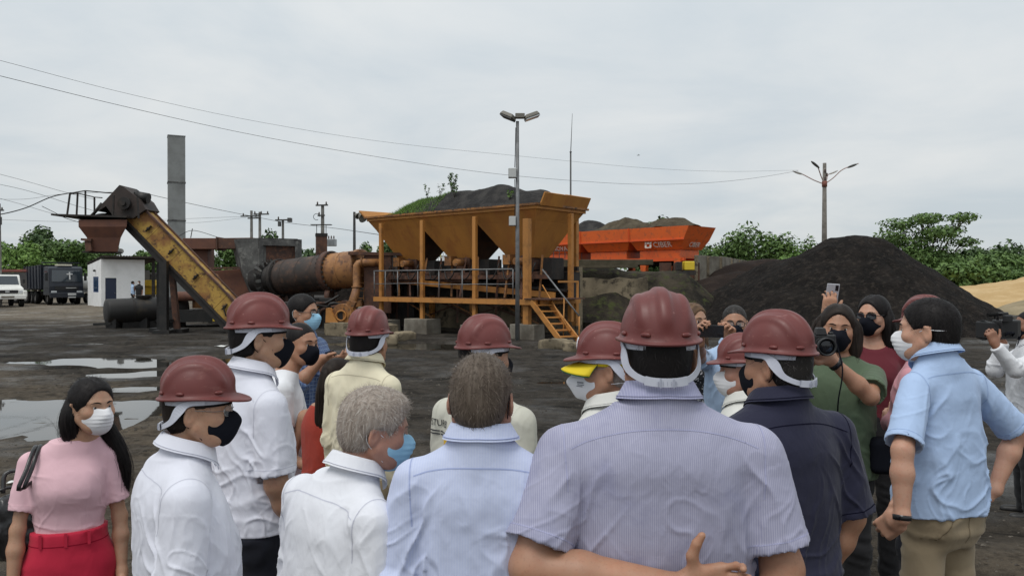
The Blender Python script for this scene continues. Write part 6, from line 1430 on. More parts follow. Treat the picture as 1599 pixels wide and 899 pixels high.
def helmet_parts(parent, M, sticker=False, ratchet=True, front=True):
    """hard hat: dome with three raised ridges, rolled rim, peak and slot lugs; inner band and nape strap below it"""
    zr, a, b, H = .040, .0985, .1195, .130; yc = -.006
    nth = 88; rows = []
    def ext(th):                     # th measured from the front
        f = max(0, cos(th)); return .010 + .040 * f ** 2.2
    def shell(t, th, off=0.0):
        u = t * pi / 2; rho = cos(u) ** .80; zz = H * sin(u) ** .97
        x = a * rho * sin(th); y = b * rho * cos(th)
        q = Vector((x / a ** 2, y / b ** 2, zz / H ** 2 + .001)).normalized()
        fade = min(1, max(0, (t - .10) / .22)); fade = fade * fade * (3 - 2 * fade)
        r = .0085 * math.exp(-(x / .017) ** 4) + .0062 * math.exp(-((abs(x) - .058) / .011) ** 4)
        if t > .93: r = r * (1 - (t - .93) / .07) + .0085 * (t - .93) / .07
        p = Vector((x, y + yc, zr + zz)) + q * (r * fade + off); return p
    ths = [2 * pi * j / nth for j in range(nth)]
    def rim(th, e, dz):
        x = (a + e * .95) * sin(th); y = (b + e) * cos(th) + yc; pk = max(0, cos(th)) ** 2
        return Vector((x, y, zr + dz - .012 * pk * e / .05 + .006 * abs(sin(th)) ** 3))
    rows.append([shell(.02, t, -.004) + Vector((0, 0, -.004)) for t in ths])
    rows.append([rim(t, ext(t) * .55, -.004) for t in ths])
    rows.append([rim(t, ext(t), -.005) for t in ths])
    rows.append([rim(t, ext(t) + .0015, -.001) for t in ths])
    rows.append([rim(t, ext(t) * .96, .0022) for t in ths])
    rows.append([rim(t, ext(t) * .5, .0035) for t in ths])
    rows.append([rim(t, .003, .006) for t in ths])
    for i in range(2, 25): rows.append([shell(i / 25, t) for t in ths])
    top = shell(1, 0)
    mb = MB(); mb.grid(rows, True, True)
    n0 = len(mb.v) - nth; mb.v.append(tuple(top)); ti = len(mb.v) - 1
    for j in range(nth): mb.f.append([n0 + j, n0 + (j + 1) % nth, ti]); mb.m.append(0); mb.sm.append(True)
    # inner shell
    inn = [[shell(max(.02, i / 8), t, -.004) for t in ths[::4]] for i in range(0, 8)]
    mb.grid(inn, True, True)
    for deg in (-150, -108, -48, 48, 108, 150):
        th = radians(deg); p = shell(.10, th, .0005); q = shell(.10, th + .12); t = (q - p).normalized()
        up = (shell(.2, th) - p).normalized(); nrm = t.cross(up).normalized()
        R = Matrix((t, up, nrm)).transposed()
        o = len(mb.v); mb.ball((0, 0, 0), (.017, .0065, .0052), 12, 6)
        for i in range(o, len(mb.v)):
            v = Vector(mb.v[i]); v.x = max(-.013, min(.013, v.x)); mb.v[i] = tuple(p + R @ v)
    mb.v = [tuple(M @ Vector(v)) for v in mb.v]
    hel = mb.build('helmet', M_HELM, parent)
    # suspension band under the rim
    def strip(path, w, th, name, m, ups=None):
        g = []; n = len(path)
        for i in range(n):
            p = Vector(path[i]); t = Vector(path[min(n - 1, i + 1)]) - Vector(path[max(0, i - 1)]); t.normalize()
            out = Vector((p.x, p.y + .01, 0)).normalized(); up = t.cross(out)
            if up.z < 0: up = -up
            ww = w[i] if hasattr(w, '__len__') else w
            out = (out - t * out.dot(t)).normalized()
            g.append([p - up * ww / 2, p + up * ww / 2, p + up * ww / 2 + out * th, p - up * ww / 2 + out * th, p - up * ww / 2])
        q = MB(); q.grid(g, False); q.v = [tuple(M @ Vector(v)) for v in q.v]
        return q.build(name, m, hel)
    band = [(.0895 * sin(t), .1075 * cos(t) - .008, .036) for t in np.linspace(-pi, pi, 49)]
    strip(band, .026, .002, 'headband', M_STRAP)
    sweat = [(.0875 * sin(t), .1055 * cos(t) - .006, .030) for t in np.linspace(-1.15, 1.15, 19)]
    strip(sweat, .030, .002, 'sweatband', M_SWEAT)
    if ratchet:
        path = smooth_path([(-.090, .034, .034), (-.0935, -.016, .030), (-.0935, -.044, .010), (-.085, -.070, -.026), (-.053, -.104, -.047), (0, -.120, -.052), (.053, -.104, -.047), (.085, -.070, -.026), (.0935, -.044, .010), (.0935, -.016, .030), (.090, .034, .034)], 45)
        ww = [.016 + .016 * math.exp(-((abs(i - 22) - 13) / 3.5) ** 2) for i in range(45)]
        strip(path, ww, .0028, 'nape_strap', M_STRAP)
        mid = path[18:27] * np.array([1.03, 1.03, 1]); strip(mid, .021, .0045, 'ratchet_box', M_STRAP)
        q = MB()
        for sx in (-.016, .016): q.box((sx, -.1275, -.053), (.003, .004, .022))
        for sx in (-.022, -.010, 0, .010, .022): q.box((sx, -.1272, -.053), (.0012, .0035, .010))
        q.v = [tuple(M @ Vector(v)) for v in q.v]; q.build('adjuster', M_STRAPD, hel)
    if sticker:
        th = 0.0; g = []
        for i in range(5):
            g.append([shell(.14 + .055 * i, t, .0012) for t in np.linspace(-.17, .17, 7)])
        q = MB(); q.grid(g); q.v = [tuple(M @ Vector(v)) for v in q.v]; st = q.build('sticker', M_STICK, hel, solid=.0008)
        q = MB()
        for (t0, t1, x0, x1) in ((.17, .19, -.12, .12), (.21, .23, -.1, .1), (.26, .33, -.09, .09)):
            q.grid([[shell(t, x, .0022) for x in np.linspace(x0, x1, 5)] for t in (t0, t1)])
        q.v = [tuple(M @ Vector(v)) for v in q.v]; q.build('print', M_INK, st, solid=.0006)
    return hel

def hand_prims(B, w, d, n, side, curl=(20, 30, 25), spread=6, thumb=25, sc=1.0, pinch=0):
    """palm, four jointed fingers of unequal length and a thumb from the side of the palm"""
    d = unit(d); n = unit(np.asarray(n) - d * np.dot(n, d)); t = np.cross(d, n) * side
    w = np.asarray(w, float); R = np.stack([t, d, n], 1)
    B.box(w + d * .048 * sc, np.array([.040, .050, .0145]) * sc, R, k=.014, rnd=.013 * sc)
    B.ell(w + d * .035 * sc + t * .024 * sc + n * .008 * sc, np.array([.019, .032, .015]) * sc, R, k=.012)
    B.cap(w - d * .02 * sc, w + d * .02 * sc, .025 * sc, .026 * sc, k=.02)
    L = (.072, .082, .076, .060); off = (.030, .0105, -.0095, -.0285); base = (.090, .095, .091, .083)
    for i in range(4):
        c = [radians(x + (i * 3 if x else 0)) for x in curl]
        sp = radians((1.5 - i) * spread); dd = d * cos(sp) + t * sin(sp)
        p = w + (d * base[i] + t * off[i]) * sc; a = 0; r = .0092 - .0006 * (i == 3)
        B.cap(p - d * .03 * sc, p, .010 * sc, .0102 * sc, k=.008); B.ell(p - n * .005 * sc, (.0095 * sc,) * 3, k=.006)
        for j, fr in enumerate((.45, .31, .24)):
            a += c[j]; q = p + (dd * cos(a) + n * sin(a)) * L[i] * fr * sc
            B.cap(p, q, (r - j * .0009) * sc, (r - (j + 1) * .0009) * sc, k=.0035); B.ell(q - n * .001, ((r - j * .0008) * 1.04 * sc,) * 3, k=.003); p = q
    th = radians(thumb)
    p = w + (d * .028 + t * .030 + n * .006) * sc
    q = p + (d * cos(th + .5) + t * sin(th + .5) + n * .25) * .036 * sc; B.cap(p, q, .0155 * sc, .0132 * sc, k=.012)
    r_ = q + unit(d * cos(th) + t * sin(th) + n * (.2 + pinch)) * .030 * sc; B.cap(q, r_, .0128 * sc, .0112 * sc, k=.005)
    e = r_ + unit(d * cos(th * .8) + t * sin(th * .8) + n * (.15 + pinch)) * .022 * sc; B.cap(r_, e, .0112 * sc, .0088 * sc, k=.004)

def strands(Vh, Fh, count, flow, length, width=.0016, lift=.12, seed=0, keep=None):
    """short tapered hair ribbons lying along a flow field over a base mesh"""
    r = np.random.default_rng(seed)
    N = normals(Vh, Fh); ok = np.arange(len(Vh)) if keep is None else np.where(keep)[0]
    if len(ok) == 0: return np.zeros((0, 3)), np.zeros((0, 4), int), np.zeros(0)
    idx = r.choice(ok, count); P = Vh[idx] + r.normal(0, .0015, (count, 3)); n = N[idx]
    t = flow(P, n); t = t - n * (t * n).sum(1)[:, None]; t += r.normal(0, .13, t.shape); t /= np.linalg.norm(t, axis=1)[:, None] + 1e-9
    s = np.cross(t, n); L = length * r.uniform(.6, 1.25, count)[:, None]; w = width * r.uniform(.6, 1.3, count)[:, None]
    lf = lift * r.uniform(.2, 1.5, count)[:, None]
    A = P - n * .001; Bm = P + t * L * .5 + n * (L * lf * .55); Bm = Bm - n * (L ** 2 * 1.1); C = P + t * L + n * (L * lf * .45) - n * (L ** 2 * 4.2)
    V = np.concatenate([A - s * w / 2, A + s * w / 2, Bm - s * w * .45, Bm + s * w * .45, C - s * w * .12, C + s * w * .12])
    i = np.arange(count); k = count
    F = np.concatenate([np.stack([i, i + k, i + 3 * k, i + 2 * k], 1), np.stack([i + 2 * k, i + 3 * k, i + 5 * k, i + 4 * k], 1)])
    sh = np.clip(r.normal(.5, .27, count), 0, 1); return V, F, np.tile(sh, 6)

def hair_object(parts, material, parent):
    V = []; F = []; S = []; o = 0
    for v, f, s in parts:
        V.append(v); F.append(f + o); S.append(s); o += len(v)
    ob = link_mesh('hair', np.concatenate(V), F, material, parent)
    a = ob.data.attributes.new('shade', 'FLOAT', 'POINT'); a.data.foreach_set('value', np.concatenate(S).astype(np.float32)); return ob

class Person: pass
def person(label, px, py, D, psi, yaw, skin='tan', W=1.0, belly=0.0, fem=False, fat=0.0, pitch=0, roll=0, hfwd=0.0, bend=0.0, shz=0.0, legs=True,
           arms=None, top=None, bottom=None, hair='short', haircol='black', helmet=False, sticker=False, mask=None, glasses=None, res=.006, group='people touring the asphalt yard',
           beard=False, shoes=(.012, .011, .011), detail=True, collar_mat=None, stance=.1, zfix=None, seed=0, dx=0.0, nape=0.0, nk=0.0):
    """py is the photo row of the eyes. Everything is modelled for a 1.75 m body in the person's own frame (x right, y forward) and scaled."""
    p = Person(); z_eye = CAM_H - (py - YH) / FPX * D
    S = z_eye / (1.637 - nk - bend * .35) if zfix is None else zfix
    fwd_head = hfwd + bend * .55
    X = (px - 799.5) / FPX * D
    # the head sits off the feet when the body leans: keep the head where the photo has it
    hx, hy = sin(radians(psi)) * fwd_head * S, cos(radians(psi)) * fwd_head * S
    p.root = root = empty('person', (X - hx + dx, D - hy, 0), -radians(psi)); tag(root, label, 'person', group)
    p.S = S; W0 = W
    HC = np.array([-dx * cos(radians(psi)) / S, fwd_head - dx * sin(radians(psi)) / S, 1.637 - nk - bend * .35])
    rel = yaw - psi
    R = rotm('Z', -rel) @ rotm('X', pitch) @ rotm('Y', roll)
    p.R, p.HC = R, HC
    M4 = Matrix.Scale(S, 4) @ Matrix.Translation(Vector(HC)) @ Matrix(R.tolist()).to_4x4(); p.M4 = M4
    def lean(z):            # forward shift of the spine
        t = np.clip((np.asarray(z, float) - .95) / .55, 0, 1.2); return (fwd_head * .75) * t ** 1.5
    sw = (.158 if fem else .182) * W
    zs = 1.384 - bend * .25 + shz
    kz = (1.50 - bend * .27) / 1.50
    def sec(z, rx, rf, rb): 
        zz = 1.0 + (z - 1.0) * (1 - bend * .5) if z > 1 else z
        return (zz, 0, float(lean(z)), rx * W, rf, rb)
    if fem: T = [(.84, .172, .10, .125), (.93, .170, .105, .12), (1.06, .132, .10, .09), (1.16, .138, .105, .09), (1.27, .148, .135, .09), (1.34, .140, .110, .092), (1.41, .100, .070, .080), (1.47, .058, .05, .055)]
    else: T = [(.84, .168, .11, .115), (.93, .168, .115, .112), (1.06, .160, .118, .10), (1.17, .165, .122, .105), (1.28, .172, .128, .115), (1.35, .160, .112, .115), (1.42, .118, .080, .098), (1.48, .066, .05, .066)]
    T = [(z, rx, rf + belly * math.exp(-((z - 1.08) / .16) ** 2), rb * W ** .6) for z, rx, rf, rb in T]
    torso = [sec(*t) for t in T]
    # arms
    arms = arms or {}
    L1, L2 = .285, .25
    A = {}
    for s, nm in ((1, 'R'), (-1, 'L')):
        a = dict(U=(s * .075, -.02, -1), F=(s * .04, .22, -1), H=None, N=None, curl=(18, 25, 20), spread=5, thumb=25, pinch=0, show=True)
        a.update(arms.get(nm, {}))
        sh = np.array([s * sw, float(lean(1.42)) - .018, zs - .004])
        if 'E' in a and a['E'] is not None: el = np.asarray(a['E'], float); el = sh + unit(el - sh) * L1
        else: el = sh + unit(a['U']) * L1
        l2 = a.get('L2', L2)
        if a.get('T') is not None:
            tl = np.array(Matrix.Rotation(radians(psi), 3, 'Z') @ (Vector(a['T']) - root.location)) / S
            dv = tl - sh; dist = min(np.linalg.norm(dv), (L1 + l2) * .985); dv = unit(dv); wr = sh + dv * dist
            ca = (L1 ** 2 + dist ** 2 - l2 ** 2) / (2 * L1 * dist); ca = max(-1, min(1, ca))
            hn = np.asarray(a.get('hint', (s * .6, -.3, -1)), float); hn = unit(hn - dv * (hn @ dv)); el = sh + dv * (L1 * ca) + hn * (L1 * sqrt(1 - ca * ca))
            a['F'] = wr - el
        else: wr = el + unit(a['F']) * l2
        hd = unit(a['H']) if a['H'] is not None else unit(a['F'])
        n = a['N'] if a['N'] is not None else (-s, 0, 0)
        A[s] = dict(a=a, sh=sh, el=el, wr=wr, hd=hd, n=np.asarray(n, float))
    p.A = A
    p.world = lambda q: Vector(root.location) + Matrix.Rotation(-radians(psi), 3, 'Z') @ (Vector(q) * S)
    p.psi = psi
    # ---------------- the body
    B = Body()
    B.tube([(z, x, y, rx * .95, f * .95, b * .95) for z, x, y, rx, f, b in torso], k=.03, n=2.2)
    hb = head_body(fem, fat).moved(R, HC)
    nb = np.array([HC[0] * .55, float(lean(1.46)) - .02 + (HC[1] - fwd_head) * .55, 1.500 - bend * .26]); nt = HC + R @ np.array([0, -.03, -.085])
    fr = .84 if fem else .98
    B.cap(nb, nt, .066 * fr * (1 + fat), .056 * fr * (1 + fat), k=.03)
    for s in (1, -1):
        q = A[s]; am = (.78 if fem else 1.0) * (1 + (W - 1) * .7)
        B.cap(nb + vec(s * .03, -.005, -.045), q['sh'] + vec(-s * .02, 0, .010), .040, .042 * am, k=.05)
        B.cap(q['sh'], q['el'], .048 * am, .040 * am, k=.04)
        B.cap(q['el'], q['el'] + (q['wr'] - q['el']) * .35, .041 * am, .043 * am, k=.02)
        B.cap(q['el'] + (q['wr'] - q['el']) * .35, q['wr'], .043 * am, .0275 * am, k=.02)
        hand_prims(B, q['wr'] + q['hd'] * .018, q['hd'], q['n'], s, q['a']['curl'], q['a']['spread'], q['a']['thumb'], (.92 if fem else 1.05), q['a']['pinch'])
    nl = len(B.p)
    hipz = .90
    LG = {}
    for s in (1, -1):
        wm = min(1, W); hp = vec(s * .088 * wm, 0, hipz); kn = vec(s * (.088 + stance) / 2 + s * .0, .015, .49); an = vec(s * stance, -.01, .09); LG[s] = (hp, kn, an)
        B.cap(hp, kn, .078 * wm, .052, k=.03); B.cap(kn, an, .054, .036, k=.02); B.cap(an + vec(0, .0, -.03), an + vec(s * .02, .13, -.055), .034, .026, k=.02)
    for q in hb.p[1:]: B.p.append(q)
    # ---------------- top garment
    top = dict(top or {}); tm = top.get('mat'); sl = top.get('sleeve', 'long'); hem = top.get('hem', .82); lo_ = top.get('loose', .014)
    shirt_fd = None
    if tm is not None:
        G = Body()
        drape = []
        for (z, x, y, rx, f, b), (z0, *_r) in zip(torso, T):
            ex = lo_ + (.012 if z0 < 1.2 else 0.0) * (0 if fem else 1)
            drape.append([z, x, y, rx + ex, f + ex, b + ex])
        if not fem:
            cm = max(d[5] for d in drape[4:6])
            for d, (z0, *_r) in zip(drape, T):
                if z0 < 1.27: d[5] = max(d[5], .118 + lo_); d[3] = max(d[3], .172 * W + lo_)
        fl = top.get('flare', .0)
        for d, (z0, *_r) in zip(drape, T):
            q_ = fl * min(1, max(0, (1.22 - z0) / .25)); d[3] += q_; d[4] += q_; d[5] += q_
        if hem < drape[0][0]: drape.insert(0, [hem, 0, 0, drape[0][3] + .004, drape[0][4] + .004, drape[0][5] + .004])
        ntop = 6 if top.get('neck') == 'scoop' else len(drape)
        G.tube(drape, k=.03, n=2.25)
        for s in (1, -1):
            q = A[s]; am = (.80 if fem else 1.0) * (1 + (W - 1) * .75)
            if sl != 'none':
                G.cap(nb + vec(s * .030, -.005, -.046), q['sh'] + vec(-s * .015, 0, .008), (.044 + lo_ * .6), .044 * am + lo_ * .7, k=.05)
            if sl == 'short':
                e = q['sh'] + (q['el'] - q['sh']) * top.get('slen', .80)
                G.cap(q['sh'], e, .049 * am + lo_, (.051 * am + lo_ * 1.3), k=.022, flat=True)
                G.cap(e - unit(q['el'] - q['sh']) * .022, e, .0515 * am + lo_ * 1.4, .052 * am + lo_ * 1.4, k=.004, flat=True, flat0=True)
                G.cap(e - unit(q['el'] - q['sh']) * .018, e + unit(q['el'] - q['sh']) * .03,   .052 * am + lo_ * 1.4 - .008, None, k=.003, op='sub', flat=True, flat0=True)
            elif sl == 'long':
                G.cap(q['sh'], q['el'], .049 * am + lo_, .047 * am + lo_, k=.022)
                G.cap(q['el'], q['wr'], .047 * am + lo_, .034 * am + lo_ * .7, k=.02, flat=True)
                d = unit(q['wr'] - q['el']); G.cap(q['wr'] - d * .055, q['wr'], .0355 * am + lo_ * .8, None, k=.004, flat=True, flat0=True)
            elif sl == 'roll':
                e = q['el'] + (q['wr'] - q['el']) * .25; d = unit(q['wr'] - q['el'])
                G.cap(q['sh'], q['el'], .056 * am + lo_, .052 * am + lo_, k=.035); G.cap(q['el'], e, .052 * am + lo_, .05 * am + lo_, k=.02, flat=True)
        if top.get('neck', 'collar') == 'collar': G.cap(nb + vec(0, -.010, -.05), nb + unit(nt - nb) * .030, .079 * fr * (1 + fat), .070 * fr * (1 + fat), k=.028, flat=True)
        cz = nb[2] + .045
        if top.get('neck') == 'crew': G.half((0, nb[1] + .01, cz - .012), (0, .45, 1), k=.004, lo=(-.085, -.5, 1.2), hi=(.085, .5, 2))
        if top.get('neck') == 'scoop': G.half((0, nb[1], cz - .055), (0, .75, 1), k=.004, lo=(-.11, -.5, 1.2), hi=(.11, .5, 2))
        G.half((0, 0, hem), (0, top.get('hemtilt', 0.), -1), k=.002)
        if top.get('tuck'): pass
        Vs, Fs, shirt_fd = G.mesh(res * (1.06 if D < 3.2 else 1.35), 2)
        Ns = normals(Vs, Fs)
        # folds: soft vertical drape, drag lines from the armpits, rings at the bends of the sleeves
        amt = top.get('wrinkle', 1.0); sd = seed * 11 + 5
        dsp = np.zeros(len(Vs))
        lowz = np.clip((1.36 - Vs[:, 2]) / .30, 0, 1)
        pn = Vs * np.array([17, 17, 4.2]); pn[:, 0] += .35 * np.sin(Vs[:, 2] * 9 + sd)
        wp = .8 * np.stack([noise3(Vs * 9, sd + 20), noise3(Vs * 9, sd + 21), noise3(Vs * 9, sd + 22)], 1)
        dsp += amt * lowz * (.0080 * crest(pn * np.array([.62, .62, .35]) + wp * .7, sd, 3.6) + .003 * crest(pn * np.array([1.3, 1.3, .5]) + wp, sd + 12, 3.6)) - .003 * lowz * amt
        pd = Vs @ rotm('Y', 36).T * np.array([17, 12, 2.6]) + wp * .6; pd2 = Vs @ rotm('Y', -36).T * np.array([17, 12, 2.6]) + wp * .6
        dg = np.where(Vs[:, 0] > 0, crest(pd, sd + 1), crest(pd2, sd + 2))
        arm_near = np.exp(-((np.abs(Vs[:, 0]) - sw * .90) / .085) ** 2) * np.clip((1.43 - Vs[:, 2]) / .1, 0, 1) * np.clip((Vs[:, 2] - 1.0) / .15, 0, 1)
        dsp += .0085 * amt * arm_near * dg
        up = np.clip((1.46 - Vs[:, 2]) / .05, 0, 1) * np.clip((Vs[:, 2] - 1.2) / .1, 0, 1)
        dsp += .0012 * amt * up * crest(Vs @ rotm('Y', 70).T * np.array([10, 10, 22]) + wp, sd + 3)
        waist = np.exp(-((Vs[:, 2] - (hem + .14)) / .13) ** 2)
        dsp += .009 * amt * waist * crest(Vs @ rotm('Y', 18).T * np.array([5, 5, 19]) + wp, sd + 4) * np.clip((1.25 - Vs[:, 2]) / .1, 0, 1)
        for s in (1, -1):
            q = A[s]
            for (a, b, e0, cnt) in ((q['sh'], q['el'], 1.0, 26), (q['el'], q['wr'], 0.0, 26)):
                ba = b - a; t = ((Vs - a) @ ba) / (ba @ ba); dist = np.linalg.norm(Vs - a - np.clip(t, 0, 1)[:, None] * ba, axis=1)
                m = (dist < .10) & (t > .10) & (t < 1.12)
                if sl == 'none' or not m.any(): continue
                d = unit(ba); u = unit(np.cross(d, (0.3, 1, .2))); w_ = np.cross(d, u)
                along = t * np.linalg.norm(ba); qq = np.stack([(Vs - a) @ u * 7, (Vs - a) @ w_ * 7, along * 17 + ((Vs - a) @ u) * 17], 1)[m] + wp[m]
                fall = np.exp(-((t[m] - e0) / .42) ** 2) * .95 + .08 if sl != 'short' else .15 + .5 * np.clip(t[m] - .2, 0, 1)
                dsp[m] += .0085 * amt * fall * crest(qq, sd + 6 + s)
        dsp += .0012 * amt * fbm(Vs * 18, 2, sd + 9)
        neckm = np.clip((np.linalg.norm(Vs - nb, axis=1) - .06) / .08, 0, 1)
        edge = np.clip((Vs[:, 2] - hem) / .02, .15, 1)
        Vs = Vs + Ns * (dsp * neckm * edge)[:, None]
        # the far side and what hangs below the frame carry a coarser mesh
        cd = np.array(Matrix.Rotation(radians(psi), 3, 'Z') @ Vector((-X, -D, 0)).normalized()); zlow = (CAM_H - .40 * D) / S - .06
        Vt_, Qt_, Tt_ = cluster(Vs, Fs, ((normals(Vs, Fs) @ cd) < -.35) | (Vs[:, 2] < zlow), max(.015, res * 2.2))
        p.shirt = link_mesh(top.get('name', 'shirt'), Vt_ * S, [Qt_, Tt_], tm, root)
        p.shirt_V, p.shirt_F = Vs, Fs
        # stitched seams
        if detail and top.get('seams', True):
            sm = top.get('seam_mat', tm); ws = []; fs = []; o = 0
            back = normals(Vs, Fs)[:, 1] < -.15
            yz = nb[2] - .058
            g1 = Vs[:, 2] - (yz - .25 * Vs[:, 0] ** 2 * 4)
            jobs = []
            if top.get('yoke', True): jobs.append((g1, back & (np.abs(Vs[:, 0]) < sw * .97)))
            for s in (1, -1):
                q = A[s]; dn = unit(vec(s * 1, 0, -.06))
                if sl != 'none': jobs.append(((Vs - (q['sh'] + vec(s * .004, 0, 0))) @ dn, (np.linalg.norm(Vs - q['sh'], axis=1) < .125)))
                if sl == 'short':
                    d = unit(q['el'] - q['sh']); e = q['sh'] + (q['el'] - q['sh']) * top.get('slen', .8)
                    jobs.append(((Vs - (e - d * .024)) @ d, (np.linalg.norm(Vs - e, axis=1) < .11)))
            for g, kp in jobs:
                w_, f_ = contour(Vs, Fs, g, .0036, .0008, kp)
                if len(w_): ws.append(w_); fs.append(f_ + o); o += len(w_)
            if ws: link_mesh('seam', np.concatenate(ws) * S, [np.concatenate(fs)], top.get('seam_mat', tm), p.shirt)['kind'] = 'stuff'
        if top.get('neck', 'collar') == 'collar':
            # fold-over collar: inner stand, fold line, outer leaf longer at the front points
            ax = unit(vec(0, .16, 1) + .30 * unit(nt - nb)); c0 = nb + vec(0, .004, .010); xx = vec(1, 0, 0); yy = np.cross(ax, xx)
            rowsC = []; npt = 49
            for k in range(npt):
                th = radians(-168 + 336 * k / (npt - 1)); fr_ = abs(th) / radians(168)         # 0 at the nape
                dirv = xx * sin(th) - yy * cos(th)
                r0 = .0765 * fr * (1 + fat) * (1.0 + .04 * fr_); fh = .046 - .020 * fr_ ** 2
                dro = .043 + .034 * max(0, (fr_ - .55) / .45) ** 1.6
                base = c0 + vec(0, 0.0, -.010 * fr_)
                t0 = base + dirv * (r0 - .002) - ax * .012; t1 = base + dirv * (r0 - .003) + ax * fh; t2 = base + dirv * (r0 + .0005) + ax * (fh + .0012)
                t3 = base + dirv * (r0 + .005) + ax * (fh - .006); t4 = base + dirv * (r0 + .022 + .008 * fr_) + ax * (fh - dro)
                t5 = base + dirv * (r0 + .019 + .008 * fr_) + ax * (fh - dro + .0005)
                t6 = base + dirv * (r0 + .003) + ax * (fh - .006)
                rowsC.append([t0, t1, t2, t3, t4, t5, t6])
            q = MB()
            for sl_ in ((0, 1), (1, 2, 3), (3, 4), (4, 5), (5, 6)): q.grid([[tuple(r[i] * S) for i in sl_] for r in rowsC], True)
            for r in (rowsC[0], rowsC[-1]): q.add([tuple(r[i] * S) for i in (2, 3, 4, 5, 6)], [(0, 1, 2, 3, 4)], False)
            p.collar = q.build('collar', collar_mat or tm, p.shirt)
            if detail:
                q = MB(); q.tube([tuple((r[4] + (r[3] - r[4]) * .18 + (r[4] - c0) * .012) * S) for r in rowsC], .0012 * S, 5, caps=False); q.build('seam', top.get('seam_mat', tm), p.collar)
    # ---------------- trousers and shoes
    bottom = dict(bottom or {}); bm = bottom.get('mat')
    tr_fd = None
    if bm is not None:
        G = Body(); wz = bottom.get('waist', .98); gr = bottom.get('grow', .008)
        tt = [(z, x, y, rx + gr, f + gr, b + gr) for z, x, y, rx, f, b in torso if z < wz - .02]
        tl = [t for t in torso if t[0] >= wz - .02][0]
        tt.append((wz, 0, 0, tl[3] + gr, tl[4] + gr, tl[5] + gr))
        tt.insert(0, (.76, 0, 0, .12 * W, .085, .09))
        tt = [(z, x, 0, rx, f, b + (.012 if z < .95 else 0)) for z, x, y, rx, f, b in tt]
        G.tube(tt, k=.03, n=2.3)
        lw = bottom.get('leg', 1.0)
        for s in (1, -1):
            hp, kn, an = LG[s]
            G.ell(hp + vec(s * .0, -.05, .0), (.085 * W, .075, .10), k=.04)
            G.cap(hp, kn, .096 * W, .070 * lw, k=.04); G.cap(kn, vec(an[0], an[1], .035), .070 * lw, .062 * lw, k=.02, flat=True)
        h2 = max(.0138, res * 1.7) if D > 4 or bottom.get('seen') else .02
        Vt, Ft, tr_fd = G.mesh(h2, 2); Nt = normals(Vt, Ft)
        fo = np.maximum(ridge(Vt @ rotm('Y', 15).T * np.array([8, 8, 22]), seed + 3), -.3) * (.004 + .006 * np.exp(-((Vt[:, 2] - .5) / .12) ** 2) + .007 * np.exp(-((Vt[:, 2] - .12) / .1) ** 2) + .005 * np.exp(-((Vt[:, 2] - .83) / .07) ** 2))
        Vt = Vt + Nt * (fo * np.clip((wz - Vt[:, 2]) / .04, 0, 1))[:, None]
        p.trousers = link_mesh(bottom.get('name', 'trousers'), Vt * S, [Ft], bm, root)
        if bottom.get('band'):
            w1, f1 = contour(Vt, Ft, Vt[:, 2] - (wz - .055), .004, .001); link_mesh('seam', w1 * S, [f1], bottom.get('seam_mat', bm), p.trousers)['kind'] = 'stuff'
            for x_ in (-.09, .0, .10):
                yb = Vt[(np.abs(Vt[:, 0] - x_) < .02) & (np.abs(Vt[:, 2] - wz + .03) < .02)][:, 1].max(); q = MB(); q.box((x_ * S, (yb + .003) * S, (wz - .028) * S), (.012 * S, .006 * S, .062 * S)); q.build('belt_loop', bm, p.trousers)
        if bottom.get('seen'):
            w1, f1 = contour(Vt, Ft, Vt[:, 2] - (wz - .042), .004, .001)
            w2, f2 = contour(Vt, Ft, Vt[:, 0], .004, .001, (Vt[:, 2] < wz - .04) & (Vt[:, 2] > .78))
            jobs = [(w1, f1), (w2, f2)]
            for s in (1, -1): jobs.append(contour(Vt, Ft, (Vt[:, 0] * s - (.150 * W - (Vt[:, 2] - .80) * .42)), .004, .001, (Vt[:, 2] > .80) & (Vt[:, 2] < wz - .03) & (Vt[:, 0] * s > 0)))
            ww = []; ff = []; o = 0
            for a_, b_ in jobs: ww.append(a_); ff.append(b_ + o); o += len(a_)
            link_mesh('seam', np.concatenate(ww) * S, [np.concatenate(ff)], bottom.get('seam_mat', bm), p.trousers)['kind'] = 'stuff'
    shm = mat('shoe_%d_%d_%d' % tuple(int(c * 200) for c in shoes), shoes, .5)
    solem = mat('shoe_sole', (.30, .29, .27), .8)
    for s in (1, -1):
        an = LG[s][2]; G = Body(); d = unit(vec(s * .18, 1, 0))
        o0 = vec(an[0], an[1], 0)
        G.cap(o0 + vec(0, -.035, .045), o0 + d * .15 + vec(0, 0, .036), .042, .036, k=.02); G.cap(o0 + vec(0, 0, .05), o0 + vec(0, 0, .11), .044, .045, k=.02); G.half((0, 0, .016), (0, 0, -1))
        v, f, _ = G.mesh(.02 if D < 4 else .014, 1); sh = link_mesh('shoe', v * S, [f], shm, root)
        q = MB(); pl = [(o0 + d * (a * .118 + .052) + np.cross(d, vec(0, 0, 1)) * b * (.043 if a < .3 else .046)) for a, b in [(cos(2 * pi * k / 20), sin(2 * pi * k / 20)) for k in range(20)]]
        q.prism([(float(a[0]) * S, float(a[1]) * S) for a in pl], .0, .020 * S, 'xy'); q.build('sole', solem, sh)
    # ---------------- skin the body, thin out what the clothes hide
    Vb, Fb, fd = B.mesh(res * (1.08 if D < 3.2 else 1.2 if D < 4.6 else 1.3), 2)
    hid = np.zeros(len(Vb), bool)
    if shirt_fd is not None: hid |= sample(shirt_fd, Vb) < -.010
    if tr_fd is not None: hid |= sample(tr_fd, Vb) < -.006
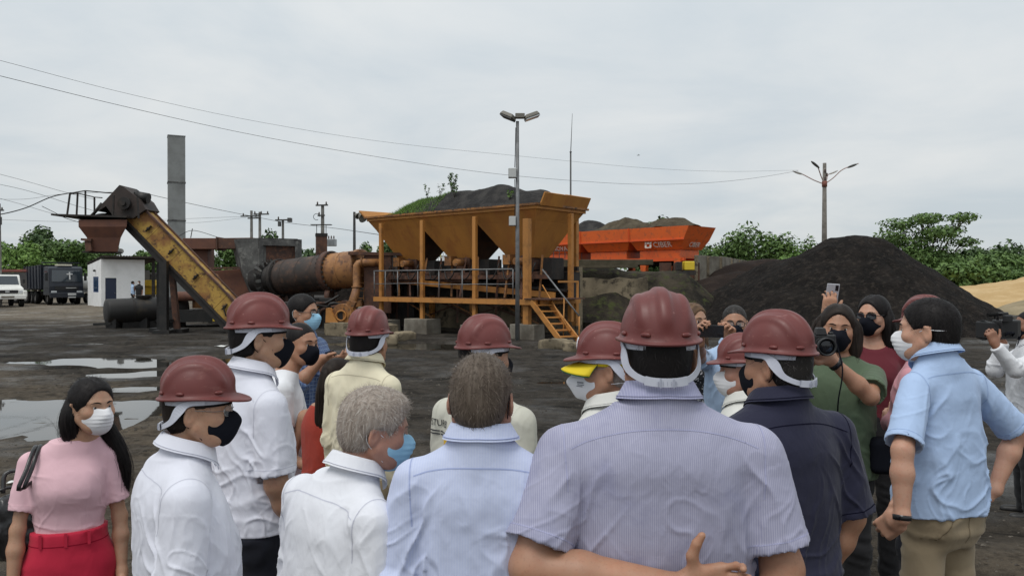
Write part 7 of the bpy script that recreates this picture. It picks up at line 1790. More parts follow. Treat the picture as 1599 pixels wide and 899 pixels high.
    hid |= (Vb[:, 2] < .75) & (np.abs(Vb[:, 0]) < .3) & (bm is not None) & ~(np.linalg.norm(Vb - A[1]['wr'], axis=1) < .25) & ~(np.linalg.norm(Vb - A[-1]['wr'], axis=1) < .25)
    if helmet: hid |= ((Vb - HC) @ R)[:, 2] > .06
    hid |= (Vb[:, 2] < (CAM_H - .40 * D) / S - .10) & (D < 4) & (Vb[:, 2] < 1.1)
    W2, q2, t2 = cluster(Vb, Fb, hid, .035)
    # pull what the cloth covers a touch inward so nothing shows through
    p.body = link_mesh('body', W2 * S, [q2, t2], SKIN[skin], root)
    # ---------------- head details
    def toM(v): return (np.asarray(v) @ R.T + HC) * S
    for s in (-1, 1):
        mb = MB(); mb.ball((0, 0, 0), .0122, 12, 8)
        mb.v = [tuple(toM(np.array(v) + np.array((s * .0325, .0735, -.004)))) for v in mb.v]; ey = mb.build('eye', M_EYE, root)
        mb = MB(); mb.lathe([(.0, .0128), (.003, .0126), (.0058, .0113), (.0060, .0105)], 14, axis=(0, 1, 0))
        mb.v = [tuple(toM(np.array(v) + np.array((s * .0325, .0735, -.004)))) for v in mb.v]; mb.build('iris', M_IRIS, ey)
        if not helmet or fem:
            mb = MB(); pts = smooth_path([(s * .013, .0985, .015), (s * .030, .093, .0205), (s * .050, .079, .0165)], 9)
            mb.tube([tuple(toM(q)) for q in pts], [.0022 * S, .0035 * S, .0040 * S, .0040 * S, .0038 * S, .0034 * S, .003 * S, .002 * S, .001 * S], 6, flat=.5)
            eb = mb.build('eyebrow', HAIR[haircol], root)
    kk = 'surgical' if mask in ('white', 'blue') else ('n95' if mask == 'n95' else 'cloth')
    if mask:
        Vm, Fm = mask_mesh(fem, kk, fat,   .0044 if D < 3.2 else .0060); mm = {'white': M_WHM, 'blue': M_BLM, 'black': M_BLK, 'n95': M_WHM}[mask]
        mk = link_mesh('face_mask', toM(Vm), [Fm], mm, root); p.mask = mk; p.toM = toM
        lm = M_BLK if mask == 'black' else M_WHM
        for s in (-1, 1):
            yl = .030 if kk == 'surgical' else .024
            if mask == 'n95' or top.get('headloop'):
                for pts in ([(s * .052, .055, -.035), (s * .078, .0, .0), (s * .0795, -.05, .0), (s * .05, -.098, .0), (0, -.113, .0)], [(s * .052, .05, -.10), (s * .068, .0, -.06), (s * .070, -.045, -.05), (s * .045, -.085, -.05), (0, -.095, -.05)]):
                    mb = MB(); mb.tube([tuple(toM(q)) for q in smooth_path(pts, 20)], .0017 * S, 6, flat=1); mb.build('strap', lm, mk)
            else:
                pts = [(s * .066 * (1 + fat), yl, -.024), (s * .077, .004, -.006), (s * .082, -.014, .016), (s * .083, -.036, .004), (s * .080, -.036, -.026), (s * .077, -.022, -.048), (s * .070 * (1 + fat), .0, -.066), (s * .064 * (1 + fat), yl - .004, -.092)]
                mb = MB(); mb.tube([tuple(toM(q)) for q in smooth_path(pts, 30)], .0015 * S, 6); mb.build('ear_loop', lm, mk)
    if glasses:
        mb = MB(); dark = glasses == 'sun'; fm = M_WIRE if glasses == 'wire' else M_FRAMEB
        r = (.026, .017) if glasses != 'sun' else (.027, .0165)
        sq = lambda v: math.copysign(abs(v) ** .55, v)
        for s in (-1, 1):
            ring = [(s * (.034 + r[0] * sq(cos(t))), .104 - .010 * abs(.034 + r[0] * cos(t)) / .034 * .9, -.004 + r[1] * sq(sin(t))) for t in np.linspace(0, 2 * pi, 21)[:-1]]
            mb.tube([tuple(toM(q)) for q in ring], (.0012 if glasses == 'wire' else .0024) * S, 6, closed=True)
            mb.tube([tuple(toM(q)) for q in ((s * .060, .086, .0), (s * .074, .06, .0), (s * .0805, .0, .006), (s * .083, -.02, .004))], (.0011 if glasses == 'wire' else .0021) * S, 6)
        mb.tube([tuple(toM(q)) for q in ((-.010, .101, -.001), (0, .106, .003), (.010, .101, -.001))], .0014 * S, 6)
        gl = mb.build('sunglasses' if dark else 'glasses', fm, root)
        for s in (-1, 1):
            mb = MB(); ring = [(s * (.034 + r[0] * .97 * sq(cos(t))), .1035 - .010 * abs(.034 + r[0] * cos(t)) / .034 * .9, -.004 + r[1] * .97 * sq(sin(t))) for t in np.linspace(0, 2 * pi, 21)[:-1]]
            mb.add([tuple(toM(q)) for q in ring], [list(range(20))]); mb.build('lens', M_SUNG if dark else M_LENS, gl)
    # ---------------- hair
    if hair:
        hp = []
        t = {'short': .009, 'crop': .0035, 'thick': .015, 'long': .011}[hair if hair in ('short', 'crop', 'thick') else 'long']
        if helmet: t = min(t, .008)
        HB = Body()
        HB.ell((0, -.014, .030), (.077 + t, .098 + t, .087 + t * 1.1), k=.02)
        HB.ell((0, -.045, -.02), (.066 + t * .8, .062 + t, .075), k=.02)
        if hair == 'thick': HB.ell((0, .040, .082), (.055, .048, .035), k=.03)
        long_ = isinstance(hair, (list, tuple)); zl = (-.078 if not fem else -.10) - nape
        if long_:
            HB.ell((0, .104, -.040), (.074, .080, .118), k=.014, op='sub')
            HB.cap((0, .05, .118), (0, -.05, .135), .010, .006, k=.012, op='sub')
        else:
            HB.ell((0, .100, -.050), (.098, .094, .115), k=.012, op='sub')
            for s in (-1, 1): HB.cap((s * .09, .014, -.008), (s * .09, -.016, -.022), .020, .026, k=.008, op='sub'); HB.ell((s * .085, .012, -.060), (.030, .036, .034), k=.01, op='sub')
        if not long_: HB.half((0, -.06, zl), (0, .35, -1), k=.012)
        Vh, Fh, _ = HB.mesh(.007 if D > 3.3 else .0052, 2); Nh = normals(Vh, Fh)
        az = np.arctan2(Vh[:, 0], -Vh[:, 1] + .02)
        st = noise3(np.stack([az * 34, Vh[:, 2] * 16, Vh[:, 1] * 16], 1), seed) * .6 + noise3(np.stack([az * 80, Vh[:, 2] * 12, Vh[:, 1] * 12], 1), seed + 1) * .4
        if long_:
            st = noise3(np.stack([Vh[:, 1] * 75, Vh[:, 2] * 9, Vh[:, 0] * 9], 1), seed) * .6 + noise3(np.stack([Vh[:, 1] * 150, Vh[:, 2] * 14, Vh[:, 0] * 14], 1), seed + 1) * .4
        Vh = Vh + Nh * (st * (.0007 if hair != 'thick' else .0016))[:, None]
        shade = np.clip(.45 + st * .45, 0, 1)
        if helmet:
            hv, hq, ht = cluster(Vh, Fh, Vh[:, 2] > .05, .02); hp.append((toM(hv), np.concatenate([np.concatenate([hq[:, [0, 1, 2]], hq[:, [0, 2, 3]]]), ht]), np.full(len(hv), .4)))
        else: hp.append((toM(Vh), Fh, shade))
        def flow(P, n):
            whorl = np.array([.0, -.07, .11]); f = P - whorl; f[:, 2] -= .05 + .1 * np.clip(-P[:, 2] + .08, 0, .1) * 10
            f[:, 1] += np.where((P[:, 2] > .06) & (P[:, 1] > -.04), .10, -.01)
            if long_: f = np.stack([np.sign(P[:, 0]) * np.clip(P[:, 2], .0, .1) * 1.2, 0 * P[:, 0] - .015, 0 * P[:, 0] - .06], 1)
            return f
        if D < 6 and detail:
            cnt = {'short': 6500, 'crop': 2500, 'thick': 7500, 'long': 3000}[hair if hair in ('short', 'crop', 'thick') else 'long'] if not helmet else 2200
            if D > 3.5: cnt = cnt // 3
            v, f, s_ = strands(Vh, Fh, cnt, flow, {'short': .017, 'crop': .008, 'thick': .019}.get(hair if isinstance(hair, str) else '', .03), .0011, .05 if hair != 'thick' else .08, seed)
            hp.append((toM(v), f, s_))
        if isinstance(hair, (list, tuple)):          # long hair: locks through given paths, head frame
            r = np.random.default_rng(seed + 3)
            for pts, rad, cnt in hair:
                path = smooth_path(pts, 18); LB = Body()
                rr = np.interp(np.linspace(0, 1, 18), [0, .25, .7, 1], [rad * .75, rad, rad * .9, rad * .35])
                for i in range(17): LB.cap(path[i], path[i + 1], rr[i], rr[i + 1], k=.012)
                v, f, _ = LB.mesh(.0075 if D < 3.3 else .010, 1); nn = normals(v, f)
                # streaks that run along the lock
                k_ = np.argmin(((v[:, None, :] - path[None]) ** 2).sum(2), 1); dv = v - path[k_]; an_ = np.arctan2(dv[:, 0], dv[:, 1])
                stt = noise3(np.stack([np.cos(an_) * 5, np.sin(an_) * 5, k_ * .12], 1), seed + 5); v = v + nn * (stt * rad * .14)[:, None]
                hp.append((toM(v), f, np.clip(.4 + .4 * stt, 0, 1)))
                T_ = np.gradient(path, axis=0)
                P = []; Q = []; SH = []
                for i in range(cnt if D < 3.3 else cnt // 3):
                    a_ = r.uniform(0, 2 * pi); rq = r.uniform(.85, 1.12); i0 = r.integers(0, 8); ii = np.arange(i0, 18); wv = r.normal(0, .006, 3)
                    c_ = np.stack([np.cos(a_ + ii * .03), np.sin(a_ + ii * .03), 0 * ii], 1) * (rr[ii] * rq)[:, None]
                    l = path[ii] + c_ + wv * np.linspace(0, 1, len(ii))[:, None] * (1 + 1.5 * (rq > 1.05))
                    wd = .0016 * np.linspace(1, .3, len(ii))[:, None]; sd_ = np.array([np.sin(a_), -np.cos(a_), 0]) * wd
                    o = sum(len(x) for x in P); P.append(np.concatenate([l - sd_, l + sd_])); m = len(ii)
                    j = np.arange(m - 1); Q.append(np.stack([j, j + 1, j + 1 + m, j + m], 1) + o); SH.append(np.full(2 * m, r.uniform(0, 1)))
                hp.append((toM(np.concatenate(P)), np.concatenate(Q), np.concatenate(SH)))
        if beard:
            BB = Body(); BB.ell((0, .022, -.018), (.068, .070, .09), k=.02); BB.ell((0, .032, -.070), (.061, .061, .052), k=.03); BB.half((0, .0, -.035), (0, .0, 1), k=.01); BB.half((0, -.012, 0), (0, -1, .15), k=.01)
            v, f, _ = BB.mesh(.0045, 1); hp.append((toM(v), f, np.full(len(v), .3)))
            N_ = normals(v, f); vv, ff, ss = strands(v, f, 700, lambda P, n: np.tile([0, .25, -1.], (len(P), 1)), .014, .0014, .3, seed + 8); hp.append((toM(vv), ff, ss))
        p.hair = hair_object(hp, HAIR[haircol], root)
    if helmet: p.helmet = helmet_parts(root, M4, sticker)
    return p
# ------------------------------------------------------------------ the visitors
C_WHITE = cloth_mat('white_cotton', (.70, .71, .79)); C_WHITE2 = cloth_mat('white_poplin', (.74, .75, .80)); C_TEE = cloth_mat('white_jersey', (.74, .75, .78))
C_BLUE = cloth_mat('pale_blue_cotton', (.52, .575, .77), stripe=(.007, (.62, .66, .80), .35)); C_STRIPE = cloth_mat('fine_striped_cotton', (.32, .32, .45), stripe=(.0052, (.48, .48, .57), .75), wet=(.22, .225, .36))
C_STRP = cloth_mat('plain_stripe_trim', (.33, .335, .50), stripe=(.0058, (.46, .47, .60), .6))
C_NAVY = cloth_mat('navy_cotton', (.011, .012, .036)); C_CREAM = cloth_mat('cream_cotton', (.74, .68, .50)); C_UNI = cloth_mat('bone_uniform_cloth', (.56, .55, .47))
C_SKY = cloth_mat('sky_blue_linen', (.40, .53, .76)); C_PINKT = cloth_mat('pink_jersey', (.72, .46, .51), crease=.3); C_CRIM = cloth_mat('crimson_crepe', (.50, .010, .042), crease=.35)
C_RED = cloth_mat('red_orange_jersey', (.34, .035, .018)); C_PLAID = cloth_mat('blue_check_cotton', (.07, .12, .26), plaid=(.05, (.025, .04, .11), (.28, .36, .50)))
C_PRINT = cloth_mat('black_white_print', (.02, .02, .024), speck=((55, (.6, .58, .58), .56),)); C_JEAN = cloth_mat('blue_denim', (.045, .085, .19), crease=.4); C_GREEN = cloth_mat('moss_green_jersey', (.080, .118, .068))
C_BURG = cloth_mat('burgundy_jersey', (.115, .008, .018), crease=.3); C_BLACKT = cloth_mat('black_trouser_cloth', (.009, .009, .011)); C_DNAVY = cloth_mat('dark_navy_trouser', (.010, .012, .022))
C_KHAKI = cloth_mat('khaki_twill', (.300, .235, .150)); C_ROSE = cloth_mat('rose_cotton', (.58, .27, .31)); C_PALE = cloth_mat('pale_shirt_cloth', (.66, .66, .62)); C_LBLUE = cloth_mat('light_blue_cotton', (.36, .48, .66))
S_WHITE = mat('seam_white', (.57, .58, .66), .9); S_BLUE = mat('seam_blue', (.37, .43, .66), .9); S_STR = mat('seam_striped', (.22, .22, .34), .9); S_NAVY = mat('seam_navy', (.006, .006, .018), .9); S_SKY = mat('seam_sky', (.32, .43, .65), .9); S_KHA = mat('seam_khaki', (.18, .14, .09), .9); S_CREAM = mat('seam_cream', (.5, .45, .33), .9); S_CRIM = mat('seam_crimson', (.28, .006, .025), .9)

P = {}
# --- row nearest the camera
P['stripe'] = person('large man in red helmet and fine striped shirt, left hand held behind his back', 1028, 556, 2.03, 0, 1, 'tan', W=1.32, nk=.03, shz=-.022, belly=.04, fat=.10, helmet=True, haircol='black', res=.0042, seed=1, nape=.016,
    top=dict(mat=C_STRIPE, sleeve='short', hem=.80, seam_mat=C_STRP, slen=.80, wrinkle=.9), bottom=dict(mat=C_DNAVY), collar_mat=C_STRP, mask=None, stance=.13,
    arms=dict(L=dict(E=(-.325, -.115, 1.125), F=(1, -.22, -.06), L2=.345, H=(.97, -.06, .16), N=(.1, -1, .15), curl=(28, 38, 30), spread=4, thumb=62), R=dict(U=(.22, -.14, -1), F=(-.25, -.35, -1))))
P['blue'] = person('bareheaded man in pale blue long sleeved shirt with short greying brown hair, from behind', 752, 622, 2.04, 3, 8, 'ruddy', nk=.028, W=1.0, belly=.03, fat=.06, hair='short', haircol='greybrown', mask='black', pitch=-6, res=.0044, seed=2,
    top=dict(seam_mat=S_BLUE, mat=C_BLUE, wrinkle=1.5, hem=.80), bottom=dict(mat=C_DNAVY), arms=dict(L=dict(U=(-.17, -.08, -1), F=(.10, .35, -1)), R=dict(U=(.17, -.08, -1), F=(-.1, .35, -1))))
P['grey'] = person('elderly grey-haired man in white shirt and blue surgical mask turning right', 588, 668, 2.18, 46, 74, 'ruddy', dx=-.09, W=1.14, belly=.03, fat=.05, hair='thick', haircol='grey', mask='blue', pitch=-9, bend=.07, res=.0044, seed=3,
    top=dict(seam_mat=S_WHITE, mat=C_WHITE2, wrinkle=1.35, hem=.80), bottom=dict(mat=C_DNAVY), arms=dict(R=dict(U=(.10, -.04, -1), F=(-.05, .35, -1))))
P['left'] = person('man in red helmet, spectacles and black mask, white long sleeved shirt, seen in profile', 312, 638, 2.30, 58, 80, 'olive', dx=-.06, W=1.24, belly=.05, fat=.08, helmet=True, haircol='darkbrown', mask='black', glasses='wire', res=.0044, seed=4,
    top=dict(seam_mat=S_WHITE, mat=C_WHITE, wrinkle=1.35, hem=.80), bottom=dict(mat=C_DNAVY), arms=dict(R=dict(U=(.14, -.10, -1), F=(-.02, .30, -1))))
P['woman'] = person('woman with long black hair, pink T-shirt, crimson trousers and white mask', 143, 632, 2.95, 156, 122, 'olive', W=.98, dx=-.09, fem=True, hair=[([(-.045, -.05, .05), (-.075, -.05, -.03), (-.085, -.05, -.10), (-.115, -.01, -.20), (-.135, .02, -.31), (-.135, .02, -.42)], .036, 800), ([(.05, -.05, .03), (.074, -.045, -.05), (.068, -.06, -.12), (.05, -.08, -.17)], .040, 500), ([(.0, -.095, .03), (.01, -.10, -.06), (.02, -.105, -.15), (.02, -.105, -.24)], .05, 400)], haircol='black', mask='white', res=.0048, seed=5,
    top=dict(mat=C_PINKT, sleeve='short', hem=1.03, neck='crew', seams=True, yoke=False, slen=.72, loose=.010, wrinkle=.6, name='t_shirt', seam_mat=C_PINKT), bottom=dict(mat=C_CRIM, waist=1.085, grow=.026, leg=1.15, band=True, seam_mat=S_CRIM), arms=dict(R=dict(U=(.15, .20, -1), F=(.05, .20, -1)), L=dict(U=(-.18, .0, -1), F=(-.05, .3, -1))))
# --- second row
P['beard'] = person('bearded man in red helmet and short sleeved white shirt looking right', 406, 526, 3.03, 44, 66, 'olive', dx=-.04, W=1.05, helmet=True, haircol='black', mask='black', beard=True, res=.0048, seed=6, hair='short',
    top=dict(seam_mat=S_WHITE, mat=C_WHITE, sleeve='short', hem=.90, flare=.012, slen=.86), bottom=dict(mat=C_DNAVY, seen=True), arms=dict(R=dict(U=(.12, .02, -1), F=(-.10, .50, -1), N=(-1, 0, 0))))
P['navy'] = person('man in navy shirt and red helmet with a short grey beard, turned left', 1212, 568, 2.45, -20, -42, 'tan', nk=.02, W=1.20, belly=.05, fat=.08, helmet=True, haircol='salt', mask='black', beard=True, res=.0048, seed=7,
    top=dict(seam_mat=S_NAVY, mat=C_NAVY, sleeve='short', hem=.80, slen=.95), bottom=dict(mat=C_DNAVY), arms=dict(R=dict(U=(.20, -.06, -1), F=(-.30, .30, -1))))
P['sky'] = person('man in sky blue short sleeved shirt and khaki trousers with hand on hip', 1448, 514, 3.15, -22, -52, 'fair', nk=.035, dx=.055, W=.85, nape=-.018, hair='short', haircol='black', mask='white', res=.0048, seed=8, 
    top=dict(seam_mat=S_SKY, mat=C_SKY, sleeve='short', hem=.872, hemtilt=-.16, slen=.90, flare=.016, headloop=True), bottom=dict(mat=C_KHAKI, seen=True, seam_mat=S_KHA),
    arms=dict(L=dict(T=at(1410, 808, 2.875), hint=(-.8, -.35, .0), L2=.238, H=(.05, .75, -.62), N=(1, .15, .1), curl=(25, 40, 30), thumb=120, pinch=.9, spread=4), R=dict(T=at(1554, 765, 3.2), hint=(1, -.25, 0), H=(-.6, .6, -.4), N=(-1, 0, 0), curl=(20, 30, 20))))
P['cream'] = person('man in cream shirt and red helmet seen from behind with a dark beard edge', 576, 533, 3.72, 30, 16, 'tan', nk=.04, dx=-.02, W=.90, helmet=True, haircol='black', beard=True, res=.0062, seed=9,
    top=dict(seam_mat=S_CREAM, mat=C_CREAM, hem=.82), bottom=dict(mat=C_KHAKI))
P['uniform'] = person('man in bone coloured uniform shirt with printed back and red helmet, turned right', 758, 556, 3.05, 38, 58, 'tan', W=1.08, helmet=True, sticker=True, haircol='black', mask='black', beard=True, res=.006, seed=10,
    top=dict(mat=C_UNI, hem=.82, yoke=False), bottom=dict(mat=C_DNAVY))
P['cap'] = person('man with yellow cap brim under his red helmet and a pointed white mask', 947, 574, 2.75, -48, -80, 'tan', W=1.05, fat=.05, helmet=True, sticker=True, haircol='grey', hair='crop', mask='n95', glasses='wire', res=.006, seed=11,
    top=dict(mat=C_PALE, hem=.82), bottom=dict(mat=C_DNAVY))
P['hidden_white'] = person('man in red helmet and white mask half hidden behind the navy shirted man', 1158, 577, 3.3, -60, -82, 'ruddy', W=1.02, fat=.05, helmet=True, haircol='grey', hair='crop', mask='white', res=.0065, seed=12,
    top=dict(mat=C_PALE, hem=.82), bottom=dict(mat=C_DNAVY))
P['tee'] = person('bareheaded man in white T-shirt and black mask looking at the camera side', 470, 536, 4.15, 62, 118, 'tan', dx=-.115, W=.90, hair='crop', haircol='black', mask='black', res=.0062, seed=13,
    top=dict(mat=C_TEE, sleeve='short', hem=.86, flare=.01, neck='crew', yoke=False, seams=False, name='t_shirt', slen=.7), bottom=dict(mat=C_DNAVY), arms=dict(R=dict(U=(.10, -.03, -1), F=(-.05, .22, -1))))
P['plaid'] = person('man in blue checked shirt, glasses and blue mask checking a phone', 474, 487, 5.3, 112, 104, 'tan', W=1.0, hair='short', haircol='black', mask='blue', glasses='black', res=.0068, seed=14,
    top=dict(mat=C_PLAID, sleeve='roll', hem=.86), bottom=dict(mat=C_DNAVY, seen=True), arms=dict(R=dict(T=at(503, 560, 5.0), hint=(.4, -.3, -1), H=(-.15, 1, .05), N=(-.2, 0, 1), curl=(20, 30, 25), thumb=15), L=dict(T=at(514, 562, 5.05), hint=(-.3, -.2, -1), H=(.3, 1, .0), N=(.2, .1, 1), curl=(20, 35, 25))))
P['red'] = person('woman in red strap top with long hair behind the cream shirted man', 530, 590, 3.95, 40, 40, 'olive', dx=-.095, W=.98, fem=True, hair=[([(.0, -.095, .03), (.0, -.105, -.10), (-.01, -.11, -.24), (-.01, -.11, -.33)], .055, 500), ([(-.06, -.05, .03), (-.08, -.05, -.08), (-.07, -.07, -.22)], .04, 300), ([(.06, -.05, .03), (.08, -.05, -.08), (.07, -.07, -.22)], .04, 300)], haircol='darkbrown', res=.0065, seed=15,
    top=dict(mat=C_RED, sleeve='none', hem=.90, neck='scoop', seams=False, loose=.008, name='strap_top', wrinkle=.5), bottom=dict(mat=C_JEAN, waist=.96), arms=dict(L=dict(U=(-.28, -.15, -1), F=(.75, .35, -.25), N=(0, 0, -1)), R=dict(U=(.1, .1, -1), F=(-.4, .8, .1))))
# --- press and onlookers further out
P['photog'] = person('photographer with long dark hair in a green T-shirt aiming a camera', 1308, 511, 4.0, -158, -160, 'tan', W=.96, hair=[([(.05, -.03, .05), (.083, -.02, -.02), (.090, -.015, -.10), (.095, .0, -.19)], .042, 500), ([(-.05, -.03, .05), (-.083, -.02, -.02), (-.088, -.015, -.10), (-.09, .0, -.17)], .040, 500), ([(.0, -.09, .04), (.0, -.10, -.08), (.0, -.10, -.17)], .05, 300)], haircol='darkbrown', mask='black', res=.0062, seed=16, roll=-4,
    top=dict(mat=C_GREEN, sleeve='short', hem=.86, flare=.01, neck='crew', yoke=False, seams=False, name='t_shirt', slen=.75), bottom=dict(mat=C_BLACKT, seen=True),
    arms=dict(L=dict(T=at(1303, 566, 3.70), hint=(-.8, .1, -1), H=(.6, .3, .6), N=(.3, .7, .6), curl=(30, 45, 35), thumb=25), R=dict(T=at(1268, 560, 3.72), hint=(.8, .1, -1), H=(-.1, .4, .8), N=(-1, .2, 0), curl=(40, 50, 40))))
P['burgundy'] = person('woman in burgundy top and sunglasses standing beside the photographer', 1364, 492, 4.75, -158, -128, 'fair', W=1.0, fem=True, hair=[([(.055, -.03, .04), (.080, -.03, -.06), (.078, -.04, -.16), (.07, -.05, -.28)], .042, 500), ([(-.055, -.03, .04), (-.080, -.03, -.06), (-.078, -.04, -.16), (-.07, -.05, -.26)], .040, 500), ([(.0, -.09, .04), (.0, -.10, -.10), (.0, -.105, -.28)], .055, 300)], haircol='black', mask='black', glasses='sun', res=.0065, seed=17,
    top=dict(mat=C_BURG, sleeve='short', hem=1.0, neck='scoop', seams=False, yoke=False, loose=.008, slen=.5, name='top', wrinkle=.4), bottom=dict(mat=C_BLACKT, waist=1.05, seen=True), arms=dict(L=dict(U=(-.22, -.05, -1), F=(-.02, .35, -1)), R=dict(U=(.1, 0, -1), F=(0, .5, -1))))
P['raised'] = person('person mostly hidden behind the photographer raising a phone overhead', 1238, 522, 4.55, 178, 178, 'tan', W=.95, hair='short', haircol='black', mask='black', res=.0068, seed=18,
    top=dict(mat=C_BLACKT, sleeve='short', hem=.86, neck='crew', yoke=False, seams=False, slen=.6), bottom=dict(mat=C_JEAN), arms=dict(L=dict(T=at(1292, 496, 4.40), hint=(.5, .1, -.9), H=(-.15, .0, 1), N=(0, -1, 0), curl=(18, 30, 25), thumb=28, spread=3)))
P['phone'] = person('man in light blue shirt photographing with a phone held sideways', 1147, 504, 5.0, -172, -166, 'tan', W=1.05, hair='crop', haircol='salt', mask='black', glasses='black', res=.0066, seed=19,
    top=dict(mat=C_LBLUE, sleeve='short', hem=.84), bottom=dict(mat=C_DNAVY, seen=True), arms=dict(R=dict(T=at(1092, 534, 4.55), hint=(.7, -.1, -1), H=(.05, .3, 1), N=(-.8, .6, 0), curl=(40, 55, 40), thumb=20), L=dict(T=at(1136, 536, 4.6), hint=(-.6, -.1, -1), H=(.0, .3, 1), N=(.8, .6, 0), curl=(40, 55, 40), thumb=20)))
P['print'] = person('woman in black and white print blouse and jeans, partly hidden by the striped shirt', 1083, 500, 5.35, 160, 150, 'olive', W=1.0, fem=True, hair=[([(.055, -.03, .04), (.085, -.02, -.06), (.088, .0, -.18), (.08, .02, -.30)], .042, 400), ([(-.055, -.03, .04), (-.085, -.02, -.06), (-.088, .0, -.18), (-.08, .02, -.30)], .042, 400)], haircol='lightbrown', mask='black', res=.0068, seed=20,
    top=dict(mat=C_PRINT, sleeve='short', hem=.98, neck='crew', yoke=False, seams=False, name='blouse'), bottom=dict(mat=C_JEAN, waist=1.02, seen=True))
P['rose'] = person('man in rose pink shirt and red helmet hidden behind the man with hand on hip', 1443, 512, 4.0, -40, -30, 'fair', W=1.0, helmet=True, haircol='black', res=.0065, seed=21,
    top=dict(mat=C_ROSE, hem=.82), bottom=dict(mat=C_DNAVY), arms=dict(L=dict(U=(-.42, -.05, -.9), F=(.75, .6, .05))))
P['camera'] = person('cameraman in white shirt at the right edge with a video camera on his shoulder', 1606, 507, 6.0, -72, -80, 'brown', W=1.08, hair='crop', haircol='black', mask='black', res=.0068, seed=22,
    top=dict(mat=C_TEE, hem=.84), bottom=dict(mat=C_BLACKT, seen=True), arms=dict(L=dict(T=at(1556, 541, 5.72), hint=(-.4, .2, -1), H=(.0, .35, 1), N=(.8, .3, .2), curl=(45, 55, 40), thumb=30), R=dict(T=at(1567, 535, 6.1), hint=(.3, .1, -1), H=(0, .6, .8), N=(-.6, .5, 0), curl=(40, 50, 40))))
# --- two people far off by the hut
P['far1'] = person('distant person in pale blue shirt standing by the white hut wall', 207.5, 441.5, 56, 60, 40, 'brown', hair='crop', haircol='black', res=.016, detail=False, seed=23, group='two people by the hut', top=dict(mat=C_LBLUE, hem=.84), bottom=dict(mat=C_BLACKT))
P['far2'] = person('distant person in dark shirt raising a hand to the mask by the hut', 217, 441, 56, 175, 190, 'brown', hair='crop', haircol='black', mask='white', res=.016, detail=False, seed=24, group='two people by the hut', top=dict(mat=C_BLACKT, sleeve='short', hem=.84), bottom=dict(mat=C_BLACKT), arms=dict(R=dict(U=(.3, .3, -1), F=(-.2, .5, .8))))

# ------------------------------------------------------------------ what they carry and wear on them
def project_on(p, pts, lift=.003):
    """lay local (x, z) points on the back of the shirt"""
    V = p.shirt_V; N = normals(V, p.shirt_F); bk = V[N[:, 1] < -.2]; out = []
    for x, z in pts:
        d = (bk[:, 0] - x) ** 2 + (bk[:, 2] - z) ** 2; i = np.argsort(d)[:4]; w = 1 / (d[i] + 1e-6); y = (bk[i, 1] * w).sum() / w.sum()
        out.append((x * p.S, (y - lift) * p.S, z * p.S))
    return out
def back_print():
    p = P['uniform']; M = Matrix.Identity(4)
    o = text_mesh('STURB', .040, 'lettering', M_INKD, p.shirt, M, .0006); me = o.data
    pts = [(v.co.x - .172, v.co.y + 1.352) for v in me.vertices]; P3 = project_on(p, pts, .004)
    for v, q in zip(me.vertices, P3): v.co = q
    q = MB()
    for k in range(2):
        for a, b in ((-.232, -.175), (-.170, -.135), (-.130, -.100)):
            n = 6; z = 1.318 - k * .013; tp = project_on(p, [(a + (b - a) * i / n, z + .0028) for i in range(n + 1)], .004); bt = project_on(p, [(a + (b - a) * i / n, z - .0028) for i in range(n + 1)], .004); q.grid([bt, tp])
    q.build('printed_lines', M_INKD, p.shirt)
    for z0, h, m, nm in ((1.262, .011, mat('print_yellow', (.72, .45, .03), .8), 'printed_swoosh'), (1.247, .006, mat('print_red', (.5, .05, .03), .8), 'printed_swoosh')):
        n = 14; xs = [-.135 + .15 * i / n for i in range(n + 1)]; q = MB(); q.grid([project_on(p, [(x, z0 + .02 - .35 * (x + .135) + .012 * sin((x + .135) * 30) + s * h) for x in xs], .004) for s in (-1, 1)]); q.build(nm, m, p.shirt)
back_print()
